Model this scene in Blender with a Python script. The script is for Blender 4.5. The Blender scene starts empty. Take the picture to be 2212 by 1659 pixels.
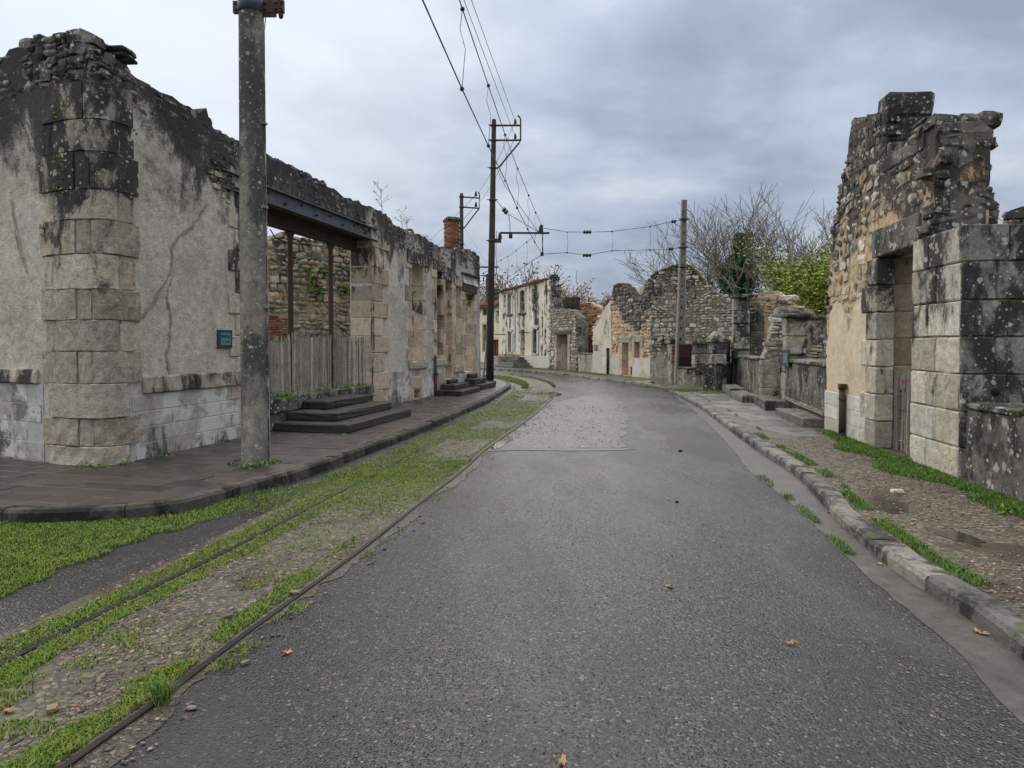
import bpy, bmesh, math, random
import numpy as np
from mathutils import Matrix, Vector, noise as mnoise
from mathutils.geometry import delaunay_2d_cdt

random.seed(7)
rng = np.random.default_rng(7)
scene = bpy.context.scene
col = scene.collection

# ------------------------------------------------------------------ camera, sky, sun, exposure
FOC, CX, HOR, EYE, PITCH = 1490.5, 1106.0, 743.0, 1.6, math.radians(1.6)
CY = HOR + FOC * math.tan(PITCH)
cam_d = bpy.data.cameras.new('camera')
cam = bpy.data.objects.new('camera', cam_d)
col.objects.link(cam)
cam.location = (0, 0, EYE)
cam.rotation_euler = (math.pi / 2 - PITCH, 0, 0)
cam_d.sensor_width = 36
cam_d.lens = FOC / 2212 * 36
cam_d.shift_y = -(829.5 - CY) / 2212
cam_d.clip_start = 0.05
cam_d.clip_end = 3000
scene.camera = cam

SUN_EL, SUN_AZ = math.radians(62), math.radians(-45)      # azimuth measured from the view axis, to the left
sun_dir = Vector((math.sin(SUN_AZ) * math.cos(SUN_EL), math.cos(SUN_AZ) * math.cos(SUN_EL), math.sin(SUN_EL)))
world = bpy.data.worlds.new('World')
scene.world = world
world.use_nodes = True
wt = world.node_tree
wt.nodes.clear()


class NT:
    """small helper to write node trees"""
    def __init__(s, tree):
        s.t = tree

    def new(s, typ, **kw):
        n = s.t.nodes.new(typ)
        for k, v in kw.items():
            setattr(n, k, v)
        return n

    def link(s, a, b):
        s.t.links.new(a, b)

    def put(s, sock, v):
        if v is None:
            return
        if isinstance(v, bpy.types.NodeSocket):
            s.t.links.new(v, sock)
        elif isinstance(v, (tuple, list)) and sock.type == 'RGBA' and len(v) == 3:
            sock.default_value = (*v, 1)
        else:
            sock.default_value = v

    def math(s, op, a, b=None, c=None, clamp=False):
        n = s.new('ShaderNodeMath', operation=op, use_clamp=clamp)
        for i, v in enumerate((a, b, c)):
            s.put(n.inputs[i], v)
        return n.outputs[0]

    def vmath(s, op, a, b=None):
        n = s.new('ShaderNodeVectorMath', operation=op)
        s.put(n.inputs[0], a)
        s.put(n.inputs[1], b)
        return n.outputs['Value' if op in ('DOT_PRODUCT', 'LENGTH') else 'Vector']

    def mul(s, v, xyz):
        return s.vmath('MULTIPLY', v, xyz)

    def noise(s, v, scale, detail=4, rough=.55, dist=0, out='Fac'):
        n = s.new('ShaderNodeTexNoise')
        s.put(n.inputs['Vector'], v)
        n.inputs['Scale'].default_value = scale
        n.inputs['Detail'].default_value = detail
        n.inputs['Roughness'].default_value = rough
        n.inputs['Distortion'].default_value = dist
        return n.outputs[out]

    def vor(s, v, scale, feature='F1', out='Distance', rand=1.0):
        n = s.new('ShaderNodeTexVoronoi', feature=feature)
        s.put(n.inputs['Vector'], v)
        n.inputs['Scale'].default_value = scale
        n.inputs['Randomness'].default_value = rand
        return n.outputs[out]

    def ramp(s, f, stops, interp='LINEAR'):
        n = s.new('ShaderNodeValToRGB')
        n.color_ramp.interpolation = interp
        e = n.color_ramp.elements
        while len(e) < len(stops):
            e.new(.5)
        for el, (p, c) in zip(e, stops):
            el.position = p
            el.color = (*c, 1) if isinstance(c, (tuple, list)) else (c, c, c, 1)
        s.put(n.inputs[0], f)
        return n.outputs[0]

    def step(s, f, a, b):
        n = s.new('ShaderNodeMapRange', interpolation_type='SMOOTHSTEP')
        s.put(n.inputs[0], f)
        n.inputs[1].default_value = a
        n.inputs[2].default_value = b
        n.inputs[3].default_value = 0
        n.inputs[4].default_value = 1
        return n.outputs[0]

    def mix(s, f, a, b, mode='MIX'):
        n = s.new('ShaderNodeMix', data_type='RGBA', blend_type=mode)
        s.put(n.inputs[0], f)
        s.put(n.inputs[6], a)
        s.put(n.inputs[7], b)
        return n.outputs[2]

    def sep(s, v):
        n = s.new('ShaderNodeSeparateXYZ')
        s.put(n.inputs[0], v)
        return n.outputs

    def bump(s, h, strength=.5, dist=.02, normal=None):
        n = s.new('ShaderNodeBump')
        n.inputs['Strength'].default_value = strength
        n.inputs['Distance'].default_value = dist
        s.put(n.inputs['Height'], h)
        s.put(n.inputs['Normal'], normal)
        return n.outputs[0]


W = NT(wt)
w_dir = W.new('ShaderNodeTexCoord').outputs['Generated']
wx, wy, wz = W.sep(w_dir)
w_up = W.math('MAXIMUM', wz, 0.0)
den = W.math('ADD', w_up, .30)
cmb = W.new('ShaderNodeCombineXYZ')
W.put(cmb.inputs[0], W.math('DIVIDE', wx, den))
W.put(cmb.inputs[1], W.math('DIVIDE', wy, den))
cl_v = W.mul(cmb.outputs[0], (1.0, 1.15, 1))
cl = W.noise(cl_v, 1.3, 7, .54, .25)
cl2 = W.noise(cl_v, 4.2, 5, .55, .3)
clf = W.math('ADD', W.math('MULTIPLY', cl, .8), W.math('MULTIPLY', cl2, .2))
cloud = W.ramp(clf, [(.37, (.335, .395, .51)), (.455, (.425, .495, .63)), (.53, (.545, .615, .75)), (.62, (.74, .795, .90))])
# the thin part of the overcast in front of the sun, and the brighter upper sky of any overcast day
thin = W.vmath('DOT_PRODUCT', w_dir, tuple(Vector((-.50, .80, .42)).normalized()))
thin = W.math('ADD', thin, W.math('MULTIPLY', W.math('SUBTRACT', clf, .5), .22))
cloud = W.mix(W.step(thin, .945, 1.035), cloud, (1.45, 1.48, 1.52))
cloud = W.mix(W.step(thin, .76, 1.05), cloud, (.86, .92, 1.02))
zen = W.math('ADD', .95, W.math('MULTIPLY', w_up, .9))
cloud = W.vmath('SCALE', cloud)
cloud.node.inputs['Scale'].default_value = 1
W.link(zen, cloud.node.inputs['Scale'])
nishita = W.new('ShaderNodeTexSky', sky_type='NISHITA', sun_disc=False)
nishita.sun_elevation = SUN_EL
nishita.sun_rotation = SUN_AZ
bg_sky = W.new('ShaderNodeBackground')
W.link(nishita.outputs[0], bg_sky.inputs[0])
bg_sky.inputs[1].default_value = .06
bg_cl = W.new('ShaderNodeBackground')
W.link(cloud, bg_cl.inputs[0])
bg_cl.inputs[1].default_value = .37
mixw = W.new('ShaderNodeMixShader')
mixw.inputs[0].default_value = .93                        # closed overcast: little of the clear sky left
W.link(bg_sky.outputs[0], mixw.inputs[1])
W.link(bg_cl.outputs[0], mixw.inputs[2])
wo = W.new('ShaderNodeOutputWorld')
W.link(mixw.outputs[0], wo.inputs[0])

sun_d = bpy.data.lights.new('sun', 'SUN')
sun_d.energy = 1.5
sun_d.angle = math.radians(130)                       # closed overcast: the light comes from the whole upper sky
sun_d.color = (1, .93, .83)
sun = bpy.data.objects.new('sun', sun_d)
sun.rotation_euler = sun_dir.to_track_quat('Z', 'Y').to_euler()
sun.location = (-20, 10, 30)
col.objects.link(sun)

scene.view_settings.view_transform = 'Standard'
scene.view_settings.look = 'None'
scene.view_settings.exposure = 1.12
scene.view_settings.gamma = 1.0
scene.view_settings.use_curve_mapping = False
scene.cycles.max_bounces = 5
scene.cycles.diffuse_bounces = 3
scene.cycles.glossy_bounces = 2
scene.cycles.transparent_max_bounces = 6

# ------------------------------------------------------------------ survey helpers
def ray(vx, vy):
    xi, yi = (vx - CX) / FOC, (CY - vy) / FOC
    dy = math.cos(PITCH) + yi * math.sin(PITCH)
    return xi / dy, (yi * math.cos(PITCH) - math.sin(PITCH)) / dy      # dX/dY, dZ/dY


def G(vx, vy, z=0.0):
    """point of the ground (height z) seen in that direction of the survey"""
    rx, rz = ray(vx, vy)
    Y = (z - EYE) / rz
    return (rx * Y, Y)


def at(vx, vy, Y):
    rx, rz = ray(vx, vy)
    return Vector((rx * Y, Y, EYE + rz * Y))


def tag(o, label=None, cat=None, group=None, kind=None):
    for k, v in (('label', label), ('category', cat), ('group', group), ('kind', kind)):
        if v:
            o[k] = v
    return o


def thing(name, label, cat, loc=(0, 0, 0), rz=0, group=None):
    o = bpy.data.objects.new(name, None)
    o.empty_display_size = .3
    col.objects.link(o)
    o.location = loc
    o.rotation_euler = (0, 0, rz)
    return tag(o, label, cat, group)


def link(name, me, parent=None, M=None):
    o = bpy.data.objects.new(name, me)
    col.objects.link(o)
    if parent is not None:
        o.parent = parent
    if M is not None:
        o.matrix_basis = M
    return o


def mk(name, verts, faces, mat, parent=None, M=None, smooth=False):
    me = bpy.data.meshes.new(name)
    me.from_pydata([tuple(v) for v in verts], [], [tuple(f) for f in faces])
    me.materials.append(mat)
    if smooth:
        me.polygons.foreach_set('use_smooth', [True] * len(me.polygons))
    return link(name, me, parent, M)


def mk_np(name, V, F, mat, parent=None, M=None, smooth=False):
    """V (n,3) array, F (m,k) array of equal polygons"""
    me = bpy.data.meshes.new(name)
    k = F.shape[1]
    me.vertices.add(len(V))
    me.vertices.foreach_set('co', V.astype(np.float32).ravel())
    me.loops.add(F.size)
    me.loops.foreach_set('vertex_index', F.astype(np.int32).ravel())
    me.polygons.add(len(F))
    me.polygons.foreach_set('loop_start', np.arange(0, F.size, k, dtype=np.int32))
    me.polygons.foreach_set('loop_total', np.full(len(F), k, dtype=np.int32))
    if smooth:
        me.polygons.foreach_set('use_smooth', np.ones(len(F), dtype=bool))
    me.update(calc_edges=True)
    me.materials.append(mat)
    return link(name, me, parent, M)


class Frame:
    """a plane of masonry: x runs along it, y into it, z up; belongs to one thing"""
    def __init__(s, A, B, z0=0.0, owner=None, name=None, label=None, cat=None, group=None):
        A, B = Vector(A), Vector(B)
        s.O = A
        s.d = (B - A).normalized()
        s.inw = Vector((-s.d.y, s.d.x))
        s.L = (B - A).length
        s.z0 = z0
        ang = math.atan2(s.d.y, s.d.x)
        world_m = Matrix.Translation((A.x, A.y, z0)) @ Matrix.Rotation(ang, 4, 'Z')
        if owner is None:
            s.obj = thing(name, label, cat, (A.x, A.y, z0), ang, group)
            s.own = world_m
            s.M = Matrix.Identity(4)
        else:
            s.obj = owner.obj
            s.own = owner.own
            s.M = owner.own.inverted() @ world_m

    def sz(s, vx, vy, y=0.0):
        rx, rz = ray(vx, vy)
        Y = (y + s.O.dot(s.inw)) / (rx * s.inw.x + s.inw.y)
        P = Vector((rx * Y, Y))
        return ((P - s.O).dot(s.d), EYE + rz * Y - s.z0)

    def s(s, vx, vy=743, y=0.0):
        return s.sz(vx, vy, y)[0]

    def z(s, vx, vy, y=0.0):
        return s.sz(vx, vy, y)[1]

    def pts(s, lst, y=0.0):
        return [s.sz(a, b, y) for a, b in lst]

    def w(s, x, y=0.0):
        """world xy of local (x, y)"""
        p = s.O + s.d * x + s.inw * y
        return (p.x, p.y)


def inside(poly, P):
    """vectorised point in polygon"""
    P = np.asarray(P, float)
    x, y = P[:, 0], P[:, 1]
    res = np.zeros(len(P), bool)
    n = len(poly)
    for i in range(n):
        x0, y0 = poly[i]
        x1, y1 = poly[(i + 1) % n]
        if y0 == y1:
            continue
        c = ((y0 > y) != (y1 > y)) & (x < (x1 - x0) * (y - y0) / (y1 - y0) + x0)
        res ^= c
    return res


def rect(s0, z0, s1, z1):
    return [(s0, z0), (s1, z0), (s1, z1), (s0, z1)]


def arch(s0, z0, s1, z1, rise, n=7):
    """opening with a segmental arched head, z1 the crown"""
    pts = [(s0, z0), (s1, z0)]
    for i in range(n + 1):
        t = i / n
        pts.append((s1 + (s0 - s1) * t, z1 - rise + rise * math.sin(math.pi * t)))
    return pts


def densify(poly, step, jag=0.0, seed=0, closed=True):
    r = random.Random(seed)
    out = []
    n = len(poly)
    for i in range(n if closed else n - 1):
        a, b = Vector(poly[i]), Vector(poly[(i + 1) % n])
        k = max(1, int((b - a).length / step))
        for j in range(k):
            p = a.lerp(b, j / k)
            if jag and (j or i):
                p += Vector((r.uniform(-jag, jag), r.uniform(-jag, jag)))
            out.append((p.x, p.y))
    if not closed:
        out.append(tuple(poly[-1]))
    return out


def wall(F, name, prof, mat, holes=(), thick=.5, y0=0.0, zb=-.12, jag=.05, res=.22, amp=.012, nsc=2.2, seed=1, parent=None, M2=None):
    """masonry sheet with thickness, broken top profile [(s,z)..] and openings"""
    top = densify(prof, .13, jag, seed, closed=False)
    outline = densify([(prof[0][0], zb)], 1, closed=False) + top + [(prof[-1][0], zb)]
    outline = densify(outline, res)
    loops = [outline] + [densify(h, res) for h in holes]
    pts, edges = [], []
    for lp in loops:
        b = len(pts)
        pts += lp
        edges += [(b + i, b + (i + 1) % len(lp)) for i in range(len(lp))]
    nb = len(pts)
    P = np.array(pts)
    xs = np.arange(P[:, 0].min() + res / 2, P[:, 0].max(), res)
    zs = np.arange(P[:, 1].min() + res / 2, P[:, 1].max(), res)
    gx, gz = np.meshgrid(xs, zs)
    g = np.c_[gx.ravel(), gz.ravel()]
    rr = np.random.default_rng(seed)
    g += rr.uniform(-.3, .3, g.shape) * res
    ok = inside(outline, g)
    for h in holes:
        ok &= ~inside(h, g)
    g = g[ok]
    if len(g):
        d = np.sqrt(((g[:, None, :] - P[None]) ** 2).sum(2)).min(1)
        g = g[d > res * .35]
    vc = [Vector(p) for p in pts] + [Vector(p) for p in g]
    ov, oe, of, _, _, _ = delaunay_2d_cdt(vc, edges, [], 0, 1e-5)
    cen = np.array([[(ov[a].x + ov[b].x + ov[c].x) / 3, (ov[a].y + ov[b].y + ov[c].y) / 3] for a, b, c in of])
    keep = inside(outline, cen)
    for h in holes:
        keep &= ~inside(h, cen)
    tris = [f for f, k in zip(of, keep) if k]
    n = len(ov)
    V, Fc = [], []
    for v in ov:
        dn = mnoise.noise(Vector((v.x * nsc, v.y * nsc, seed * 3.1))) * amp
        V.append((v.x, y0 + dn, v.y))
    for v in ov:
        V.append((v.x, y0 + thick, v.y))
    cnt = {}
    for a, b, c in tris:
        Fc.append((a, b, c))
        Fc.append((n + c, n + b, n + a))
        for e in ((a, b), (b, c), (c, a)):
            k = (min(e), max(e))
            cnt[k] = None if k in cnt else e
    for e in cnt.values():
        if e:
            a, b = e
            base = len(V)
            V += [V[b], V[a], V[n + a], V[n + b]]
            Fc.append((base, base + 1, base + 2, base + 3))
    return mk(name, V, Fc, mat, parent or F.obj, F.M if M2 is None else M2, smooth=True)


def bm_obj(name, bm, mat, parent=None, M=None, smooth=False):
    me = bpy.data.meshes.new(name)
    bmesh.ops.recalc_face_normals(bm, faces=bm.faces)
    bm.to_mesh(me)
    bm.free()
    me.materials.append(mat)
    if smooth:
        me.polygons.foreach_set('use_smooth', [True] * len(me.polygons))
    return link(name, me, parent, M)


def bm_box(bm, x0, x1, y0, y1, z0, z1, bev=.012, jit=0.0, sub=0):
    r = bmesh.ops.create_cube(bm, size=1)
    vs = r['verts']
    for v in vs:
        v.co = Vector(((x0 + x1) / 2 + v.co.x * (x1 - x0), (y0 + y1) / 2 + v.co.y * (y1 - y0), (z0 + z1) / 2 + v.co.z * (z1 - z0)))
    es = list({e for v in vs for e in v.link_edges})
    if sub:
        q = bmesh.ops.subdivide_edges(bm, edges=es, cuts=sub, use_grid_fill=True)
        vs = list({v for f in bm.faces for v in f.verts})
    if bev:
        sharp = [e for e in {e for v in vs for e in v.link_edges} if e.is_manifold and e.calc_face_angle() > .5]
        bmesh.ops.bevel(bm, geom=sharp, offset=bev, segments=1, affect='EDGES', profile=.5)
    if jit:
        for v in bm.verts:
            v.co += Vector((random.uniform(-jit, jit), random.uniform(-jit, jit), random.uniform(-jit, jit)))


def box(name, x0, x1, y0, y1, z0, z1, mat, parent=None, M=None, bev=.012, jit=0.0, sub=0):
    bm = bmesh.new()
    bm_box(bm, x0, x1, y0, y1, z0, z1, bev, jit, sub)
    return bm_obj(name, bm, mat, parent, M)


def fbox(F, name, s0, s1, y0, y1, z0, z1, mat, bev=.012, jit=0.0, sub=0, parent=None, M2=None):
    return box(name, s0, s1, y0, y1, z0, z1, mat, parent or F.obj, F.M if M2 is None else M2, bev, jit, sub)


def tube_arr(path, rad, sides=6):
    """verts/faces of a tube through path; rad number or list"""
    path = [Vector(p) for p in path]
    n = len(path)
    rads = [rad] * n if not hasattr(rad, '__len__') else list(rad)
    V, Fc = [], []
    up = Vector((0, 0, 1))
    for i, p in enumerate(path):
        t = (path[min(i + 1, n - 1)] - path[max(i - 1, 0)]).normalized()
        a = t.cross(up if abs(t.z) < .95 else Vector((1, 0, 0))).normalized()
        b = t.cross(a)
        for k in range(sides):
            q = 2 * math.pi * k / sides
            V.append(p + (a * math.cos(q) + b * math.sin(q)) * rads[i])
    for i in range(n - 1):
        for k in range(sides):
            k2 = (k + 1) % sides
            Fc.append((i * sides + k, i * sides + k2, (i + 1) * sides + k2, (i + 1) * sides + k))
    Fc.append(tuple(range(sides - 1, -1, -1)))
    Fc.append(tuple((n - 1) * sides + k for k in range(sides)))
    return V, Fc


def tube(name, path, rad, mat, parent=None, M=None, sides=6, smooth=True):
    V, Fc = tube_arr(path, rad, sides)
    return mk(name, V, Fc, mat, parent, M, smooth)


def lathe(name, prof, mat, parent=None, M=None, sides=12, smooth=True, axis_pt=(0, 0, 0)):
    """prof [(r,z)..]"""
    V, Fc = [], []
    ax, ay, az = axis_pt
    for r, z in prof:
        for k in range(sides):
            q = 2 * math.pi * k / sides
            V.append((ax + r * math.cos(q), ay + r * math.sin(q), az + z))
    for i in range(len(prof) - 1):
        for k in range(sides):
            k2 = (k + 1) % sides
            Fc.append((i * sides + k, i * sides + k2, (i + 1) * sides + k2, (i + 1) * sides + k))
    Fc.append(tuple(range(sides - 1, -1, -1)))
    Fc.append(tuple((len(prof) - 1) * sides + k for k in range(sides)))
    return mk(name, V, Fc, mat, parent, M, smooth)


# lumpy stones -------------------------------------------------------
def lump(seed, power=.55, cuts=1):
    r = random.Random(seed)
    bm = bmesh.new()
    bmesh.ops.create_cube(bm, size=1)
    bmesh.ops.subdivide_edges(bm, edges=bm.edges[:], cuts=cuts, use_grid_fill=True)
    for v in bm.verts:
        c = v.co
        m = max(abs(c.x), abs(c.y), abs(c.z))
        sph = c.normalized() * .56
        v.co = c.lerp(sph, power) + Vector((r.uniform(-.07, .07), r.uniform(-.07, .07), r.uniform(-.08, .08)))
    me = bpy.data.meshes.new('stone')
    bmesh.ops.recalc_face_normals(bm, faces=bm.faces)
    bm.to_mesh(me)
    bm.free()
    return me


LUMPS = [lump(i, .42) for i in range(10)]
FLATS = [lump(30 + i, .16) for i in range(6)]
LUMP_NP = {}
for grp, L in (('lump', LUMPS), ('flat', FLATS)):
    for i, me in enumerate(L):
        LUMP_NP[(grp, i)] = (np.array([v.co[:] for v in me.vertices]), np.array([p.vertices[:] for p in me.polygons]))
_mc = {}


def stone_mesh(grp, i, mat):
    k = (grp, i, mat.name)
    if k not in _mc:
        me = (LUMPS if grp == 'lump' else FLATS)[i].copy()
        me.materials.append(mat)
        _mc[k] = me
    return _mc[k]


_used = {}


def rubble(F, poly, mat, w=(.16, .38), h=(.10, .2), holes=(), y=0.0, depth=.16, proud=.035, keep=120, seed=3, grp='lump', name='stone', gap=.012, tilt=.10, M2=None, parent=None):
    """courses of individual stones filling polygon poly on plane y of frame F"""
    r = random.Random(seed)
    P = np.array(poly)
    s0, z0 = P.min(0)
    s1, z1 = P.max(0)
    lst = []
    z = z0 - r.uniform(0, h[0])
    while z < z1:
        hh = r.uniform(*h)
        s = s0 - r.uniform(0, w[1])
        while s < s1:
            ww = r.uniform(*w)
            if hh > .75 * h[1] and r.random() < .25:
                k = r.uniform(.4, .6)
                lst.append((s + ww / 2, z + hh * k / 2, ww, hh * k))
                lst.append((s + ww / 2, z + hh * (1 + k) / 2, ww, hh * (1 - k)))
            else:
                lst.append((s + ww / 2, z + hh / 2, ww, hh))
            s += ww
        z += hh
    C = np.array([(a, b) for a, b, _, _ in lst])
    ok = inside(poly, C)
    for hl in holes:
        hp = np.array(hl)
        hs0, hz0 = hp.min(0)
        hs1, hz1 = hp.max(0)
        for i, (a, b, ww, hh) in enumerate(lst):
            if a + ww * .45 > hs0 and a - ww * .45 < hs1 and b + hh * .45 > hz0 and b - hh * .45 < hz1:
                ok[i] = False
    lst = [q for q, k in zip(lst, ok) if k]
    lst.sort(key=lambda q: -q[2] * q[3])
    par = parent or F.obj
    MM = F.M if M2 is None else M2
    left = max(0, min(keep, 300 - _used.get(par.name, 0)))
    _used[par.name] = _used.get(par.name, 0) + min(left, len(lst))
    AV, AF, nv = [], [], 0
    nvar = len(LUMPS) if grp == 'lump' else len(FLATS)
    for i, (a, b, ww, hh) in enumerate(lst):
        pr = proud * r.uniform(.3, 1.5)
        T = Matrix.Translation((a, y - pr + depth / 2, b)) @ Matrix.Rotation(r.uniform(-tilt, tilt), 4, 'Y') @ Matrix.Diagonal((ww - gap, depth, hh - gap, 1))
        if r.random() < .5:
            T = T @ Matrix.Diagonal((-1, 1, -1, 1))
        var = r.randrange(nvar)
        if i < left:
            link(name, stone_mesh(grp, var, mat), par, MM @ T)
        else:
            v, f = LUMP_NP[(grp, var)]
            A = np.array(T)
            AV.append(v @ A[:3, :3].T + A[:3, 3])
            AF.append(f + nv)
            nv += len(v)
    if AV:
        o = mk_np('small_stones', np.vstack(AV), np.vstack(AF), mat, par, MM)
        o['kind'] = 'stuff'


def scatter_stones(name, pts, sizes, mat, flat=.5, parent=None, seed=5):
    r = np.random.default_rng(seed)
    AV, AF, nv = [], [], 0
    octv = np.array([(1, 0, 0), (-1, 0, 0), (0, 1, 0), (0, -1, 0), (0, 0, 1), (0, 0, -1)], float)
    octf = np.array([(0, 2, 4), (2, 1, 4), (1, 3, 4), (3, 0, 4), (2, 0, 5), (1, 2, 5), (3, 1, 5), (0, 3, 5)])
    n = len(pts)
    ang = r.uniform(0, 6.283, n)
    V = np.repeat(octv[None], n, 0) * r.uniform(.55, 1.1, (n, 6, 1))
    V = V * (np.asarray(sizes)[:, None, None] * np.stack([r.uniform(.7, 1.4, n), r.uniform(.6, 1.1, n), np.full(n, flat)], 1)[:, None, :])
    c, s = np.cos(ang)[:, None], np.sin(ang)[:, None]
    X = V[:, :, 0] * c - V[:, :, 1] * s
    Yv = V[:, :, 0] * s + V[:, :, 1] * c
    V = np.stack([X, Yv, V[:, :, 2]], 2) + np.asarray(pts)[:, None, :]
    Fc = (octf[None] + (np.arange(n) * 6)[:, None, None]).reshape(-1, 3)
    o = mk_np(name, V.reshape(-1, 3), Fc, mat, parent)
    return o


def blades(name, base, hgt, mat, width=.007, lean=.6, parent=None, seed=9):
    """grass: base (n,3), hgt (n,)"""
    r = np.random.default_rng(seed)
    n = len(base)
    a = r.uniform(0, 6.283, n)
    ln = r.uniform(.1, 1, n) * lean * hgt
    b2 = a + r.uniform(-1, 1, n)
    wv = np.stack([np.cos(b2 + 1.57), np.sin(b2 + 1.57), np.zeros(n)], 1) * (width * r.uniform(.6, 1.3, n) / 2)[:, None]
    lv = np.stack([np.cos(a), np.sin(a), np.zeros(n)], 1) * ln[:, None]
    up = np.array([0, 0, 1.0])[None]
    mid = base + lv * .3 + up * (hgt * .6)[:, None]
    tip = base + lv + up * (hgt * .95)[:, None]
    V = np.stack([base - wv, base + wv, mid + wv * .7, mid - wv * .7, tip], 1)
    i = (np.arange(n) * 5)[:, None]
    Fc = np.concatenate([i + np.array([[0, 1, 2]]), i + np.array([[0, 2, 3]]), i + np.array([[3, 2, 4]])], 0)
    o = mk_np(name, V.reshape(-1, 3), Fc, mat, parent)
    return o


def vnoise(x, y, sc, seed=0):
    """cheap value noise, vectorised, 0..1"""
    x = np.asarray(x) * sc + seed * 17.3
    y = np.asarray(y) * sc + seed * 9.7
    xi, yi = np.floor(x).astype(int), np.floor(y).astype(int)
    fx, fy = x - xi, y - yi
    fx, fy = fx * fx * (3 - 2 * fx), fy * fy * (3 - 2 * fy)

    def hsh(a, b):
        q = np.sin(a * 127.1 + b * 311.7 + seed * 13.7) * 43758.5453
        return q - np.floor(q)
    return (hsh(xi, yi) * (1 - fx) + hsh(xi + 1, yi) * fx) * (1 - fy) + (hsh(xi, yi + 1) * (1 - fx) + hsh(xi + 1, yi + 1) * fx) * fy


def sheet(name, poly, z, mat, label=None, cat=None, kind='structure', parent=None):
    """flat polygon at height z, triangulated"""
    pts = [Vector(p) for p in poly]
    n = len(pts)
    ov, oe, of, _, _, _ = delaunay_2d_cdt(pts, [(i, (i + 1) % n) for i in range(n)], [], 0, 1e-5)
    cen = np.array([[sum(ov[i].x for i in f) / 3, sum(ov[i].y for i in f) / 3] for f in of])
    k = inside(poly, cen)
    fs = []
    for f, q in zip(of, k):
        if q:
            a, b, c = (ov[i] for i in f)
            fs.append(tuple(f) if (b - a).cross(c - a) > 0 else tuple(reversed(f)))
    V = [(v.x, v.y, z) for v in ov]
    cnt = {}
    for f in fs:
        for i in range(3):
            e = (f[i], f[(i + 1) % 3])
            k = (min(e), max(e))
            cnt[k] = None if k in cnt else e
    for e in [q for q in cnt.values() if q]:            # close the rim down to the surface below
        b = len(V)
        (x0, y0, _), (x1, y1, _) = V[e[0]], V[e[1]]
        V += [(x0, y0, z), (x1, y1, z), (x1, y1, z - .03), (x0, y0, z - .03)]
        fs.append((b + 1, b, b + 3, b + 2))
    o = mk(name, V, fs, mat, parent)
    return tag(o, label, cat, None, kind)
# ------------------------------------------------------------------ materials
def material(name):
    m = bpy.data.materials.new(name)
    m.use_nodes = True
    m.node_tree.nodes.clear()
    n = NT(m.node_tree)
    b = n.new('ShaderNodeBsdfPrincipled')
    o = n.new('ShaderNodeOutputMaterial')
    n.link(b.outputs[0], o.inputs[0])
    g = n.new('ShaderNodeNewGeometry')
    n.P = g.outputs['Position']
    n.N = g.outputs['Normal']
    n.isl = g.outputs['Random Per Island']
    n.obr = n.new('ShaderNodeObjectInfo').outputs['Random']
    n.rnd = n.math('FRACT', n.math('ADD', n.isl, n.obr))
    n.b = b
    return m, n


def fin(n, colr, rough=.85, normal=None, spec=.3, metal=0):
    n.put(n.b.inputs['Base Color'], colr)
    n.put(n.b.inputs['Roughness'], rough)
    n.put(n.b.inputs['Normal'], normal)
    n.put(n.b.inputs['Specular IOR Level'], spec)
    n.put(n.b.inputs['Metallic'], metal)


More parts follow.
